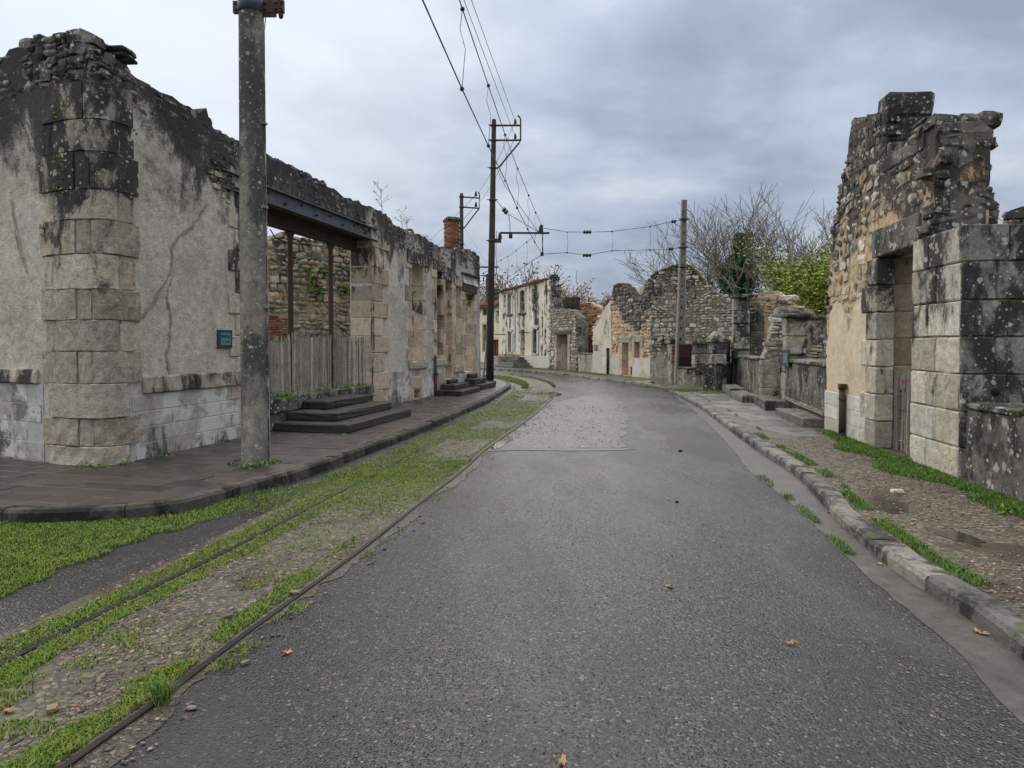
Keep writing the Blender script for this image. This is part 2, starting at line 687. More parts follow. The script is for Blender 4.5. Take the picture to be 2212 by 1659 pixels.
def stone(name, cols, vary=.5, dark=None, darkc=(.026, .026, .027), white=None, moss=None, ochre=None, grain=55, bump=.5, bdist=.012, rough=.88, big=3.0, streak=None, lum=.35, patch=None, spec=.25, gain=1.0, mid_s=11):
    """cols: palette picked per piece and by noise. dark=(bias, z_gain, z_ref, scale): black crust, thicker with height.
    white=(scale, radius, amount): lichen discs. streak=[(colour, threshold, scale)]. patch=[(colour, threshold, scale, seed[, z_gain, z_ref])]."""
    m, n = material(name)
    cols = [tuple(min(.8, q * gain) for q in c) for c in cols]

    def cn(v, sc, det=6, rg=.62, k=2.3, dist=0):          # noise stretched to the full 0..1 range
        q = n.noise(v, sc, det, rg, dist)
        return n.math('ADD', n.math('MULTIPLY', n.math('SUBTRACT', q, .5), k), .5, clamp=False)
    k = len(cols)
    f = n.math('ADD', n.math('MULTIPLY', n.rnd, vary), n.math('MULTIPLY', cn(n.P, big, 5, .6, 1.8), 1 - vary), clamp=True)
    stops = [((i + .5) / k if k > 1 else .5, c) for i, c in enumerate(cols)]
    c = n.ramp(f, stops)
    fine = cn(n.P, grain, 3, .7, 2.0)
    mid = cn(n.P, mid_s, 5, .68, 2.0)
    lv = n.math('ADD', n.math('MULTIPLY', fine, .8 * lum), n.math('MULTIPLY', mid, 1.1 * lum))
    lv = n.math('ADD', lv, 1 - .95 * lum)
    lv = n.math('MAXIMUM', lv, .25)
    lv = n.math('MULTIPLY', lv, n.math('ADD', 1 - .3 * min(1, vary * 1.6), n.math('MULTIPLY', n.math('FRACT', n.math('MULTIPLY', n.rnd, 7.31)), .6 * min(1, vary * 1.6))))
    mul = n.vmath('SCALE', c)
    n.put(mul.node.inputs['Scale'], lv)
    c = mul
    px, py, pz = n.sep(n.P)
    for pt in patch or ():
        pc, th, sc, sd = pt[:4]
        v = n.vmath('ADD', n.P, (sd, sd * 2, sd * 3))
        q = cn(v, sc, 8, .68)
        if len(pt) > 4:
            q = n.math('ADD', q, n.math('MULTIPLY', n.math('SUBTRACT', pz, pt[5]), pt[4]))
        sp = n.math('ADD', .7, n.math('MULTIPLY', fine, .3), clamp=True)
        c = n.mix(n.math('MULTIPLY', n.step(q, th, th + .16), sp), c, pc)
    for sc_c, th, sc in streak or ():
        sv = n.mul(n.P, (1, 1, .055))
        st = n.math('ADD', cn(sv, sc, 6, .66), n.math('MULTIPLY', n.math('SUBTRACT', cn(n.P, 2.6, 5, .6), .5), .45))
        c = n.mix(n.math('MULTIPLY', n.step(st, th, th + .16), .92), c, sc_c)
    if dark:
        bias, dgain, zref, sc = dark
        dv = n.mul(n.P, (1, 1, .5))
        dn = cn(dv, sc, 9, .7, 2.2, .3)
        dd = n.math('ADD', n.math('ADD', dn, bias), n.math('MULTIPLY', n.math('SUBTRACT', pz, zref), dgain))
        dd = n.math('ADD', dd, n.math('MULTIPLY', n.math('SUBTRACT', fine, .5), .22))
        dd = n.math('ADD', dd, n.math('MULTIPLY', n.math('SUBTRACT', n.rnd, .5), .3 * vary))
        dm = n.step(dd, .46, .70)
        c = n.mix(n.math('MULTIPLY', dm, .93), c, darkc)
    if white:
        sc, rad, amt = white
        for q, (k2, off) in enumerate(((1, 0), (2.3, 7.7))):
            v = n.vmath('ADD', n.P, (off, off, off))
            wd = n.vor(v, sc * k2)
            wsel = n.sep(n.vor(v, sc * k2, 'F1', 'Color'))
            lim = n.math('MULTIPLY', n.step(wsel[0], 1 - amt, 1.0), rad)
            edge = n.math('ADD', wd, n.math('MULTIPLY', n.math('SUBTRACT', mid, .5), .34))
            edge = n.math('ADD', edge, n.math('MULTIPLY', n.math('SUBTRACT', fine, .5), .30))
            wm = n.math('MULTIPLY', n.math('LESS_THAN', edge, lim), .85)
            c = n.mix(wm, c, n.mix(wsel[1], (.36, .35, .28), (.52, .51, .45)))
    if moss:
        th, sc, mc = moss
        nz = n.sep(n.N)[2]
        mm = n.math('MULTIPLY', n.step(nz, .35, .8), n.step(cn(n.P, sc, 5, .6), th, th + .2))
        c = n.mix(mm, c, mc)
    h = n.math('ADD', n.math('MULTIPLY', fine, .35), n.math('MULTIPLY', mid, .65))
    fin(n, c, rough, n.bump(h, bump, bdist), spec)
    return m


MOSS = (.075, .095, .014)
# grey roughcast of the corner ruin: pale damp bloom low down, soot and crust at the top
m_roughcast = stone('grey_roughcast', [(.34, .30, .25), (.44, .395, .33), (.54, .49, .41), (.48, .44, .375)], vary=0, big=.9,
                    dark=(.06, .34, 4.0, 1.0), grain=42, bump=.9, bdist=.02, lum=.6, mid_s=9,
                    streak=[((.11, .105, .10), .98, 2.4), ((.54, .52, .48), 1.0, 3.4)],
                    patch=[((.19, .165, .14), .78, .9, 4.9, .22, 3.0), ((.56, .55, .52), .80, 1.9, 3.3, -.16, 1.5), ((.27, .20, .14), .95, 2.2, 8.1)])
m_roughcast_b = stone('beige_roughcast', [(.33, .30, .25), (.42, .385, .32), (.36, .335, .29)], vary=0, big=1.4,
                      dark=(-.02, .16, 3.4, 2.0), grain=45, bump=.6, lum=.5, patch=[((.52, .50, .45), .75, 2.5, 1.3), ((.34, .22, .13), .85, 1.9, 5.3)],
                      streak=[((.07, .068, .065), .72, 3.4)])
m_granite = stone('weathered_granite', [(.36, .31, .24), (.46, .41, .33), (.42, .35, .255), (.37, .34, .29)], vary=.5,
                  dark=(.0, .17, 2.9, 2.2), white=(8.5, .42, .30), grain=55, bump=1.0, bdist=.02, lum=.75, moss=(.6, 5, MOSS),
                  patch=[((.50, .44, .33), .72, 2.4, 5.1, -.12, 1.6)])
m_granite_jamb = stone('warm_granite', [(.40, .315, .225), (.49, .41, .31), (.45, .335, .24), (.38, .345, .29)], vary=.55,
                       dark=(-.10, .12, 3.0, 2.6), grain=50, bump=.7, lum=.6, patch=[((.44, .25, .14), .82, 3, 2.2), ((.56, .53, .47), .80, 3.4, 6.2)],
                       streak=[((.075, .07, .065), .74, 4.5)])
m_granite_r = stone('pale_granite', [(.43, .40, .335), (.51, .48, .40), (.47, .42, .31), (.41, .39, .35)], vary=.5,
                    dark=(.0, .20, 2.0, 2.4), white=(10, .4, .30), grain=60, bump=1.0, bdist=.018, lum=.75, streak=[((.10, .097, .09), .86, 3.2)], patch=[((.60, .58, .53), .74, 2.8, 4.4), ((.40, .31, .17), .84, 1.8, 2.4)])
m_granite_dark = stone('black_lichened_granite', [(.21, .20, .18), (.30, .28, .25), (.24, .225, .205)], vary=.5, dark=(.12, .04, 1.5, 2.8),
                       white=(13, .42, .24), grain=55, bump=.9, lum=.8, moss=(.45, 4, MOSS))
m_coping = stone('sooty_coping_granite', [(.36, .31, .24), (.46, .41, .33), (.40, .34, .26)], vary=.6, dark=(.10, 0, 0, 1.9), grain=50, bump=.8, lum=.65)
m_plinth = stone('limewashed_plinth', [(.31, .285, .245), (.42, .39, .34), (.27, .25, .22)], vary=.3, dark=(-.10, -.50, .42, 2.2), darkc=(.06, .06, .052),
                 grain=50, bump=.4, lum=.4, patch=[((.64, .615, .56), .50, 1.5, 2.7, -.3, .6), ((.15, .147, .138), .66, 1.2, 6.6, .4, .6)])
m_plinth_r = stone('pale_block_plinth', [(.52, .49, .42), (.60, .575, .51)], vary=.35, dark=(-.34, -.2, .4, 2.6), darkc=(.13, .12, .07), grain=50, bump=.4, lum=.35,
                   patch=[((.42, .37, .22), .62, 1.6, 1.7, -.5, .45)])
m_crack = stone('crack_mortar', [(.27, .215, .165), (.33, .265, .205), (.23, .185, .15)], vary=0, bump=.6, lum=.5)
m_joint = stone('lime_joint', [(.50, .49, .47), (.42, .41, .39)], vary=0, dark=(-.2, -.1, .4, 3), bump=.3, lum=.3)
m_rub_top = stone('sooty_rubble', [(.085, .08, .076), (.14, .125, .11), (.23, .20, .165), (.11, .10, .095), (.17, .15, .13)], vary=.7, dark=(.06, .03, 4, 2.6), white=(11, .44, .36),
                  moss=(.62, 3, MOSS), bump=.9, lum=.65)
m_rub_mix = stone('mixed_rubble', [(.13, .12, .105), (.25, .215, .165), (.36, .30, .215), (.19, .175, .15), (.40, .27, .155), (.29, .26, .21)], vary=.75,
                  dark=(-.14, .12, 3.2, 2.2), white=(8, .46, .45), moss=(.6, 3, MOSS), bump=.9, lum=.65, gain=1.3)
m_rub_grey = stone('grey_rubble', [(.15, .14, .12), (.28, .25, .205), (.40, .365, .295), (.21, .195, .17), (.48, .44, .36), (.32, .275, .215), (.27, .16, .11)], vary=.8,
                   dark=(-.10, .11, 3.4, 1.3), white=(6, .46, .4), moss=(.55, 3, MOSS), bump=.9, lum=.7, gain=1.2)
m_rub_och = stone('ochre_rubble', [(.36, .285, .185), (.47, .385, .27), (.33, .295, .235), (.54, .485, .385), (.43, .31, .185), (.31, .13, .085)], vary=.75,
                  dark=(-.02, .20, 3.2, 2.2), white=(7, .44, .4), bump=.9, lum=.65, moss=(.6, 3, MOSS))
m_rub_brown = stone('brown_rubble', [(.29, .165, .09), (.39, .235, .13), (.45, .29, .17), (.20, .12, .075), (.52, .36, .21)], vary=.8, bump=.8, lum=.6, dark=(-.25, 0, 0, 1.2))
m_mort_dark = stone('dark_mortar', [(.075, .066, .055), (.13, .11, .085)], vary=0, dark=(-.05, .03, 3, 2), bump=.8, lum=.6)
m_mort_mid = stone('brown_grey_mortar', [(.13, .115, .09), (.20, .175, .135), (.16, .14, .11)], vary=0, dark=(-.10, .09, 3.0, 1.4), bump=.8, lum=.6)
m_mort_grey = stone('grey_mortar', [(.24, .21, .17), (.36, .315, .245), (.30, .265, .21)], vary=0, dark=(-.05, .10, 2.8, 1.3), bump=.8, lum=.6)
m_mort_och = stone('ochre_mortar', [(.52, .35, .18), (.56, .405, .23), (.47, .35, .22)], vary=0, dark=(.06, .30, 3.2, 2.0), bump=.9, lum=.6,
                   patch=[((.54, .50, .42), .68, 2.2, 1.1)])
m_mort_brown = stone('brown_mortar', [(.40, .25, .14), (.47, .32, .19)], vary=0, bump=.7, lum=.5)
m_brick = stone('old_brick', [(.27, .085, .05), (.33, .12, .07), (.22, .07, .05), (.30, .15, .10)], vary=.8, dark=(-.22, .06, 3.5, 4), bump=.5, lum=.4)
m_render_r = stone('cream_render', [(.60, .48, .33), (.66, .545, .395), (.56, .45, .32)], vary=0, big=1.5, dark=(-.20, .17, 2.8, 2.6), grain=34, bump=.55, lum=.4,
                   patch=[((.48, .42, .33), .68, 2.2, 2.9), ((.58, .35, .16), .78, 2.6, 7.7), ((.24, .20, .15), .95, 3.5, 4.2)])
m_house = stone('streaked_cream_render', [(.66, .575, .44), (.72, .655, .53), (.60, .50, .35)], vary=0, big=.7, grain=30, bump=.3, lum=.3,
                streak=[((.74, .725, .69), .60, 1.5), ((.20, .195, .19), .56, 2.6), ((.03, .03, .033), .60, 1.6)])
m_house2 = stone('stained_cream_render', [(.56, .49, .37), (.63, .565, .44), (.50, .42, .29)], vary=0, big=.8, grain=30, bump=.4, lum=.45,
                 dark=(-.12, .10, 3.0, 1.1), streak=[((.64, .61, .55), .75, 1.8), ((.10, .10, .095), .86, 1.6)], patch=[((.40, .35, .18), .72, 1.2, 2.1)])
m_dark_render = stone('black_stained_render', [(.085, .08, .075), (.15, .14, .12), (.22, .20, .165)], vary=0, big=1.6, dark=(.02, .0, 1, 2.2), darkc=(.028, .028, .029),
                      white=(9, .44, .28), grain=36, bump=.9, lum=.75, moss=(.45, 4, MOSS), streak=[((.33, .30, .24), .74, 4.2)])
m_grey_render = stone('grey_stained_render', [(.20, .18, .15), (.30, .275, .225), (.38, .34, .275)], vary=0, big=1.6, dark=(-.02, .07, 1.6, 1.9), white=(6, .46, .5), grain=36,
                      bump=.9, lum=.65, moss=(.45, 4, MOSS), streak=[((.50, .455, .36), .74, 3.6)])
m_step = stone('dark_wet_step', [(.036, .033, .030), (.052, .047, .041), (.042, .039, .035)], vary=.3, dark=(-.12, 0, 0, 2.2), darkc=(.014, .014, .014), bump=.5, lum=.5,
               moss=(.70, 4, (.05, .075, .015)), rough=.55, spec=.22)
m_step_r = stone('mossy_step', [(.10, .095, .085), (.15, .14, .12), (.12, .11, .10)], vary=.4, dark=(-.06, 0, 0, 3), white=(6, .3, .2), bump=.6, lum=.5,
                 moss=(.50, 4, (.07, .09, .02)), rough=.6, spec=.4)
m_kerb = stone('kerb_granite', [(.050, .046, .040), (.068, .062, .053), (.10, .09, .075), (.055, .052, .047)], vary=.6, dark=(.02, 0, 0, 3.2), darkc=(.016, .016, .015), bump=.6, lum=.6,
               moss=(.60, 6, (.07, .08, .02)), rough=.65, spec=.22)
m_kerb_r = stone('pale_kerb_granite', [(.12, .115, .103), (.17, .16, .14), (.21, .195, .16), (.14, .138, .13)], vary=.6, dark=(.0, 0, 0, 2.4), bump=.8, lum=.65,
                 moss=(.66, 5, (.07, .085, .02)), rough=.6, spec=.25)
m_slab = stone('wet_paving', [(.050, .041, .034), (.072, .060, .049), (.058, .049, .041), (.09, .076, .062)], vary=.45, dark=(-.13, 0, 0, 2), darkc=(.035, .032, .03), bump=.4, bdist=.006, lum=.4,
               patch=[((.15, .13, .095), .86, 1.4, 3.1)], rough=.40, spec=.28)
m_slab_r = stone('worn_flagstone', [(.12, .115, .10), (.17, .16, .135), (.14, .132, .118), (.10, .094, .082)], vary=.6, dark=(-.14, 0, 0, 2.5), bump=.4, bdist=.006, lum=.5,
                 moss=(.80, 3, (.06, .10, .02)), rough=.45, spec=.3)
m_bed = stone('paving_bed', [(.10, .092, .075), (.14, .13, .105)], vary=0, bump=.5, moss=(.80, 3, (.06, .09, .02)), rough=.6)
m_gutter = stone('gutter_concrete', [(.070, .064, .056), (.10, .09, .078), (.06, .056, .050)], vary=0, big=1.4, dark=(-.16, 0, 0, 2.2), bump=.4, bdist=.006, lum=.5, rough=.42, spec=.3,
                 patch=[((.10, .06, .032), .72, 1.4, 5.5), ((.15, .14, .12), .8, 1.2, 1.5)])
m_conc_pole = stone('lichened_concrete', [(.17, .155, .13), (.23, .21, .175), (.29, .265, .215)], vary=0, big=2.0, dark=(-.06, .05, 2.0, 2.0), darkc=(.07, .067, .062),
                    white=(17, .42, .22), grain=60, bump=.8, lum=.8, patch=[((.40, .36, .28), .75, 3, 3.2, -.2, .8)])
m_conc_r = stone('pole_concrete', [(.20, .19, .165), (.26, .245, .21), (.17, .16, .14)], vary=0, dark=(-.16, .02, 3, 2), bump=.5, lum=.4)
m_pole = stone('tarred_pole', [(.028, .026, .025), (.045, .04, .037), (.035, .032, .03)], vary=0, bump=.6, lum=.5, streak=[((.085, .055, .03), .60, 5)])
m_steel = stone('painted_steel', [(.050, .056, .070), (.065, .072, .088), (.045, .05, .06)], vary=0, bump=.25, lum=.3, streak=[((.075, .055, .048), .55, 4), ((.03, .03, .034), .62, 6)], rough=.5, spec=.5)
m_rail = stone('wet_rail_steel', [(.010, .010, .010), (.016, .014, .013), (.028, .018, .013)], vary=0, bump=.3, lum=.5, rough=.5, spec=.25)
m_rust = stone('rusted_steel', [(.055, .034, .027), (.085, .048, .034), (.045, .03, .026)], vary=.2, bump=.4, lum=.5, rough=.7)
m_redrust = stone('red_oxide', [(.12, .035, .025), (.16, .055, .035), (.07, .03, .025)], vary=.3, bump=.4, lum=.5, rough=.7)
m_iron = stone('maroon_iron', [(.035, .018, .018), (.055, .026, .024), (.025, .018, .018)], vary=.3, bump=.4, lum=.5, rough=.6)
m_wood = stone('silvered_chestnut', [(.24, .22, .195), (.33, .305, .27), (.18, .165, .145), (.40, .375, .34)], vary=.8, streak=[((.09, .08, .07), .80, 14)], bump=.5, lum=.5)
m_redwood = stone('red_brown_boards', [(.10, .025, .018), (.13, .04, .028), (.07, .022, .018)], vary=.6, bump=.4, lum=.4)
m_wire = stone('wire', [(.04, .042, .045)], vary=0, bump=0, lum=0, rough=.5)
m_clamp = stone('dark_fitting', [(.02, .022, .026)], vary=0, bump=0, lum=0, rough=.5)
m_slate = stone('roof_tile', [(.13, .062, .042), (.17, .085, .058), (.10, .06, .045)], vary=.8, dark=(-.15, 0, 0, 2.5), bump=.5)
m_bark = stone('bark', [(.075, .068, .058), (.11, .10, .085), (.06, .055, .05)], vary=0, bump=.5, lum=.5)
m_twig = stone('twig', [(.17, .15, .125), (.21, .185, .155)], vary=0, bump=0, lum=.2)
m_white = stone('flaked_white_paint', [(.52, .51, .48), (.58, .57, .54), (.44, .42, .38)], vary=.6, bump=.3, lum=.3, dark=(-.2, 0, 0, 5))
m_plate = stone('teal_enamel', [(.004, .045, .052), (.005, .055, .062)], vary=0, bump=.05, lum=.1, rough=.3, spec=.5)
m_plate_in = stone('pale_blue_enamel', [(.11, .19, .23), (.15, .23, .27)], vary=0, bump=.05, lum=.2, rough=.3, spec=.5, patch=[((.06, .14, .18), .68, 9, 1)])
m_plate_tx = stone('sign_lettering', [(.008, .035, .05)], vary=0, bump=0, lum=0, rough=.4)
m_plate_b = stone('blue_enamel', [(.015, .05, .11)], vary=0, bump=0, lum=.1, rough=.3)
m_red = stone('red_paint', [(.50, .035, .02)], vary=0, bump=0, lum=.1)
m_metalgrey = stone('galvanised_tube', [(.13, .15, .165), (.18, .20, .21)], vary=0, bump=.1, lum=.2, rough=.45, spec=.5)
m_lead = stone('downpipe_paint', [(.10, .12, .125), (.14, .155, .155)], vary=0, bump=.2, lum=.3)
m_dryplant = stone('dry_stalk', [(.30, .27, .20), (.22, .19, .13)], vary=.5, bump=0, lum=.2)
m_pebble = stone('track_gravel', [(.10, .085, .065), (.16, .135, .10), (.24, .20, .145), (.11, .10, .088), (.33, .275, .195), (.22, .13, .075), (.07, .062, .055)], vary=1, bump=.2, lum=.25, rough=.6, spec=.4)
m_chip = stone('road_chippings', [(.10, .095, .085), (.18, .155, .12), (.055, .052, .05), (.25, .21, .155), (.13, .09, .06), (.07, .068, .064)], vary=1, bump=0, lum=.1, rough=.55)


def leafy(name, cols, rough=.6, trans=.0):
    m, n = material(name)
    f = n.math('ADD', n.math('MULTIPLY', n.rnd, .6), n.math('MULTIPLY', n.noise(n.P, 1.3, 4, .6), .45))
    k = len(cols)
    c = n.ramp(f, [((i + .5) / k, q) for i, q in enumerate(cols)])
    fin(n, c, rough, None, .3)
    return m


m_grass = leafy('grass_blades', [(.05, .125, .012), (.09, .18, .016), (.15, .235, .02), (.22, .27, .03), (.33, .28, .09)])
m_grass_d = leafy('dark_green_grass_blades', [(.035, .105, .012), (.06, .15, .016), (.095, .19, .02), (.18, .22, .04)])  # darker green mix for the verge, ferns and tuft
m_weed = leafy('weed_leaves', [(.05, .14, .018), (.09, .20, .025), (.14, .22, .03)])
m_ivy = leafy('ivy_leaves', [(.012, .05, .022), (.02, .075, .03), (.032, .10, .038)], .5)
m_leaf_y = leafy('yellowing_leaves', [(.05, .105, .016), (.10, .17, .02), (.20, .245, .025), (.36, .32, .03)])
m_leaf_au = leafy('autumn_leaves', [(.20, .10, .03), (.33, .18, .05), (.42, .25, .07), (.24, .20, .06)])
m_leaf_dead = leafy('fallen_leaf', [(.28, .12, .04), (.42, .24, .09), (.20, .10, .05)])
m_moss = leafy('moss_cushion', [(.06, .085, .01), (.12, .14, .014), (.18, .17, .02)], .9)

m_strip = stone('smooth_asphalt_strip', [(.040, .040, .040), (.055, .054, .053)], vary=0, big=2, bump=.3, lum=.4, rough=.4, spec=.5)
m_glass, n = material('green_glass')
fin(n, (.01, .07, .055), .12, None, .7)

# wet asphalt: exposed aggregate, damp sheen in patches
m_asphalt, n = material('wet_asphalt')
ag = n.vor(n.P, 85, 'F1', 'Color')
agd = n.vor(n.P, 85)
big = n.noise(n.P, .55, 5, .6)
bigy = n.noise(n.mul(n.P, (1, .35, 1)), 1.1, 7, .65, .4)
s = n.sep(ag)
cc = n.ramp(s[0], [(0, (.006, .006, .007)), (.45, (.013, .013, .014)), (.78, (.026, .025, .025)), (.93, (.056, .051, .044)), (.98, (.12, .097, .072)), (1, (.24, .19, .135))])
cc = n.mix(n.math('MULTIPLY', n.step(bigy, .48, .64), .5), cc, (.062, .060, .058))
cc = n.mix(n.math('MULTIPLY', n.step(n.noise(n.P, 2.2, 6, .65), .60, .72), .5), cc, (.075, .062, .046))
cc = n.mix(n.math('MULTIPLY', n.step(n.noise(n.mul(n.P, (1, .3, 1)), .7, 6, .65), .50, .62), .55), cc, (.018, .018, .019))
dmp = n.step(n.noise(n.mul(n.P, (1, .4, 1)), .8, 6, .62), .40, .60)
h = n.math('MULTIPLY', n.math('SUBTRACT', 1, agd), n.math('ADD', .4, s[1]))
h = n.math('ADD', h, n.math('MULTIPLY', big, .5))
fin(n, cc, n.math('ADD', .19, n.math('MULTIPLY', dmp, .24)), n.bump(h, .5, .009), .52)

m_patch, n = material('bare_gravel_patch')
ag = n.vor(n.P, 26, 'F1', 'Color')
agd = n.vor(n.P, 26)
s = n.sep(ag)
cc = n.ramp(s[0], [(0, (.022, .021, .020)), (.4, (.042, .040, .037)), (.75, (.075, .069, .060)), (.93, (.13, .115, .09)), (1, (.22, .19, .14))])
cc = n.mix(n.math('MULTIPLY', n.step(n.noise(n.P, .9, 5, .6), .5, .65), .6), cc, (.05, .047, .043))
h = n.math('SUBTRACT', 1, agd)
fin(n, cc, .38, n.bump(h, .6, .014), .5)

m_bedtrack, n = material('track_soil')
ag = n.sep(n.vor(n.P, 42, 'F1', 'Color'))
agd = n.vor(n.P, 42)
cc = n.ramp(ag[0], [(0, (.045, .037, .027)), (.45, (.075, .062, .045)), (.8, (.12, .10, .072)), (1, (.24, .195, .135))])
mud = n.step(n.noise(n.mul(n.P, (1, .4, 1)), 1.6, 5, .6), .46, .58)
cc = n.mix(n.math('MULTIPLY', mud, .9), cc, (.050, .033, .019))
mos = n.step(n.noise(n.P, 2.3, 7, .68), .46, .60)
cc = n.mix(n.math('MULTIPLY', mos, .35), cc, n.mix(n.noise(n.P, 9, 4, .6), (.05, .085, .012), (.13, .15, .025)))
fin(n, cc, n.math('SUBTRACT', .65, n.math('MULTIPLY', mud, .3)), n.bump(n.math('SUBTRACT', 1, agd), .6, .012), .5)

m_grit, n = material('washed_grit')
ag = n.sep(n.vor(n.P, 70, 'F1', 'Color'))
cc = n.ramp(ag[0], [(0, (.030, .025, .019)), (.5, (.052, .042, .030)), (.85, (.085, .070, .050)), (1, (.20, .165, .12))])
fin(n, cc, .4, n.bump(n.math('SUBTRACT', 1, n.vor(n.P, 70)), .5, .008), .4)

m_dirt, n = material('trodden_gravel_path')
ag = n.sep(n.vor(n.P, 34, 'F1', 'Color'))
agd = n.vor(n.P, 34)
cc = n.ramp(ag[0], [(0, (.060, .050, .034)), (.5, (.095, .079, .053)), (.85, (.145, .122, .082)), (1, (.27, .225, .15))])
mud = n.step(n.noise(n.P, 1.1, 5, .6), .50, .64)
cc = n.mix(n.math('MULTIPLY', mud, .9), cc, (.062, .046, .028))
fin(n, cc, n.math('SUBTRACT', .62, n.math('MULTIPLY', mud, .32)), n.bump(n.math('SUBTRACT', 1, agd), .5, .012), .35)

m_soil, n = material('rough_grass_ground')
cc = n.ramp(n.noise(n.P, .8, 6, .6), [(.3, (.05, .085, .018)), (.5, (.07, .12, .02)), (.7, (.10, .10, .045))])
fin(n, cc, .9, n.bump(n.noise(n.P, 20, 4), .6, .03), .2)

m_water, n = material('shallow_puddle')
cc = n.ramp(n.noise(n.P, 5, 4), [(.4, (.045, .038, .028)), (.65, (.075, .062, .045))])
fin(n, cc, .08, n.bump(n.noise(n.P, 22, 3), .05, .004), .35)
m_slot, n = material('shadowed_concrete')
fin(n, (.06, .057, .05), .9)
m_dark, n = material('shade_and_stone_black')
fin(n, (.012, .011, .010), .9)  # near-black: shade painted into hollows, also the colour of black pebbles
# ------------------------------------------------------------------ the ground
tag(mk('ground', [(-400, -200, -.06), (400, -200, -.06), (400, 700, -.06), (-400, 700, -.06)], [(0, 1, 2, 3)], m_soil),
    'rough green ground around and behind the ruins', 'ground', None, 'structure')

KL = [G(x, y, .13) for x, y in [(-420, 1094), (-200, 1097), (0, 1099), (97, 1101), (244, 1094), (391, 1080), (513, 1047), (645, 1013), (743, 981), (842, 946), (942, 908),
                                (1007, 881), (1056, 860), (1090, 840), (1103, 831), (1100, 825), (1087, 820), (1067, 816.5), (1035, 813)]]
KR = [G(x, y, .10) for x, y in [(2500, 1620), (2212, 1390), (2087, 1300), (1972, 1229), (1923, 1197), (1820, 1115), (1782, 1077), (1733, 1023), (1678, 984), (1630, 957), (1570, 914),
                                (1515, 876), (1461, 848.5), (1436, 839), (1408, 833), (1344, 822), (1272, 814), (1237, 808), (1151, 801), (1067, 796), (1000, 792)]]
R1 = [G(x, y, 0) for x, y in [(141.6, 1659), (332, 1524), (503, 1392), (649, 1285), (776, 1192), (903, 1092), (1001, 1016), (1050, 972), (1122, 920), (1157, 894),
                              (1189, 864.6), (1202, 844), (1195, 830.7), (1172, 822), (1145, 816), (1098, 810)]]
R1 = [(R1[0][0] - .30, R1[0][1] - 1.6)] + R1
GU = [G(x, y, 0) for x, y in [(2350, 1700), (2212, 1572), (2141, 1491), (2060, 1398), (1978, 1333), (1886, 1257), (1804, 1180), (1733, 1110), (1668, 1055), (1613, 1012), (1570, 957), (1504, 892), (1452, 852)]]


def smooth_path(pts, n=4):
    """Catmull-Rom"""
    P = [Vector(p) for p in pts]
    out = []
    for i in range(len(P) - 1):
        p0, p1, p2, p3 = P[max(i - 1, 0)], P[i], P[i + 1], P[min(i + 2, len(P) - 1)]
        for k in range(n):
            t = k / n
            out.append(.5 * ((2 * p1) + (p2 - p0) * t + (2 * p0 - 5 * p1 + 4 * p2 - p3) * t * t + (3 * p1 - p0 - 3 * p2 + p3) * t ** 3))
    out.append(P[-1])
    return out


KLs, KRs, R1s, GUs = smooth_path(KL), smooth_path(KR), smooth_path(R1), smooth_path(GU)


def offset(path, d):
    out = []
    n = len(path)
    for i, p in enumerate(path):
        t = (path[min(i + 1, n - 1)] - path[max(i - 1, 0)]).normalized()
        out.append(p + Vector((-t.y, t.x)) * d)
    return out


# carriageway
sheet('road', [(-30, -6)] + [(3.2, -6)] + [(p.x + .05, p.y) for p in KRs] + [(-30, 46)], 0.0, m_asphalt, 'wet grey asphalt road bending left between the ruins', 'road')
gp = [G(x, y, 0) for x, y in [(1062, 962), (1120, 966), (1200, 969), (1262, 968), (1330, 969), (1345, 965), (1348, 930), (1352, 900), (1346, 866), (1330, 858), (1280, 856), (1240, 860), (1208, 868), (1180, 888), (1150, 914), (1105, 942)]]
sheet('gravel_patch', densify(gp, .30, .09, 4), .005, m_patch, 'rectangular patch of bare gravel in the asphalt', 'gravel patch')
wl = [G(x, y, 0) for x, y in [(1046, 976), (1120, 973), (1240, 975), (1340, 973), (1368, 971), (1352, 968), (1240, 969), (1120, 967), (1062, 963)]]
sheet('cement_strip', densify(wl, .3, .02, 5), .0055, m_strip, 'smooth pale cement strip across the road before the gravel patch', 'road repair')
gut = densify([(p.x, p.y) for p in GUs], .12, .012, 8, closed=False) + [(p.x + .03, p.y) for p in reversed(KRs) if p.y < 22]
sheet('gutter', gut, .006, m_gutter, 'wet brown concrete gutter along the right kerb', 'gutter')

# track bed between and beside the rails
far = offset(R1s, 1.32)
tb = [(p.x + .03, p.y) for p in R1s if p.y < 35]
outer = []
for p in reversed(R1s):
    if p.y >= 35:
        continue
    q = offset(R1s, 1.32)[R1s.index(p)]
    outer.append((q.x, q.y))
kgap = offset(KLs, -.22)
tb_near = [(p.x + .03, p.y) for p in R1s if p.y < 9.2] + [(p.x, p.y) for p in reversed([q for q, r in zip(far, R1s) if r.y < 9.2])]
tb_far = [(p.x + .03, p.y) for p in R1s if 9.2 <= p.y < 26] + [(p.x, p.y) for p in reversed([q for q in kgap if 9.0 < q.y < 24.6 and q.x > -3.2])]
i0 = max(range(len(R1s)), key=lambda i: R1s[i].x)
tb_end = [(p.x + .03, p.y) for p in R1s[i0 - 3:]] + [(p.x, p.y) for p in reversed(offset(R1s, 1.25)[i0 - 3:])]
for poly, zz in ((tb_near, .006), (tb_far, .0065), (tb_end, .010)):
    sheet('track_bed', poly, zz, m_bedtrack, None, None)

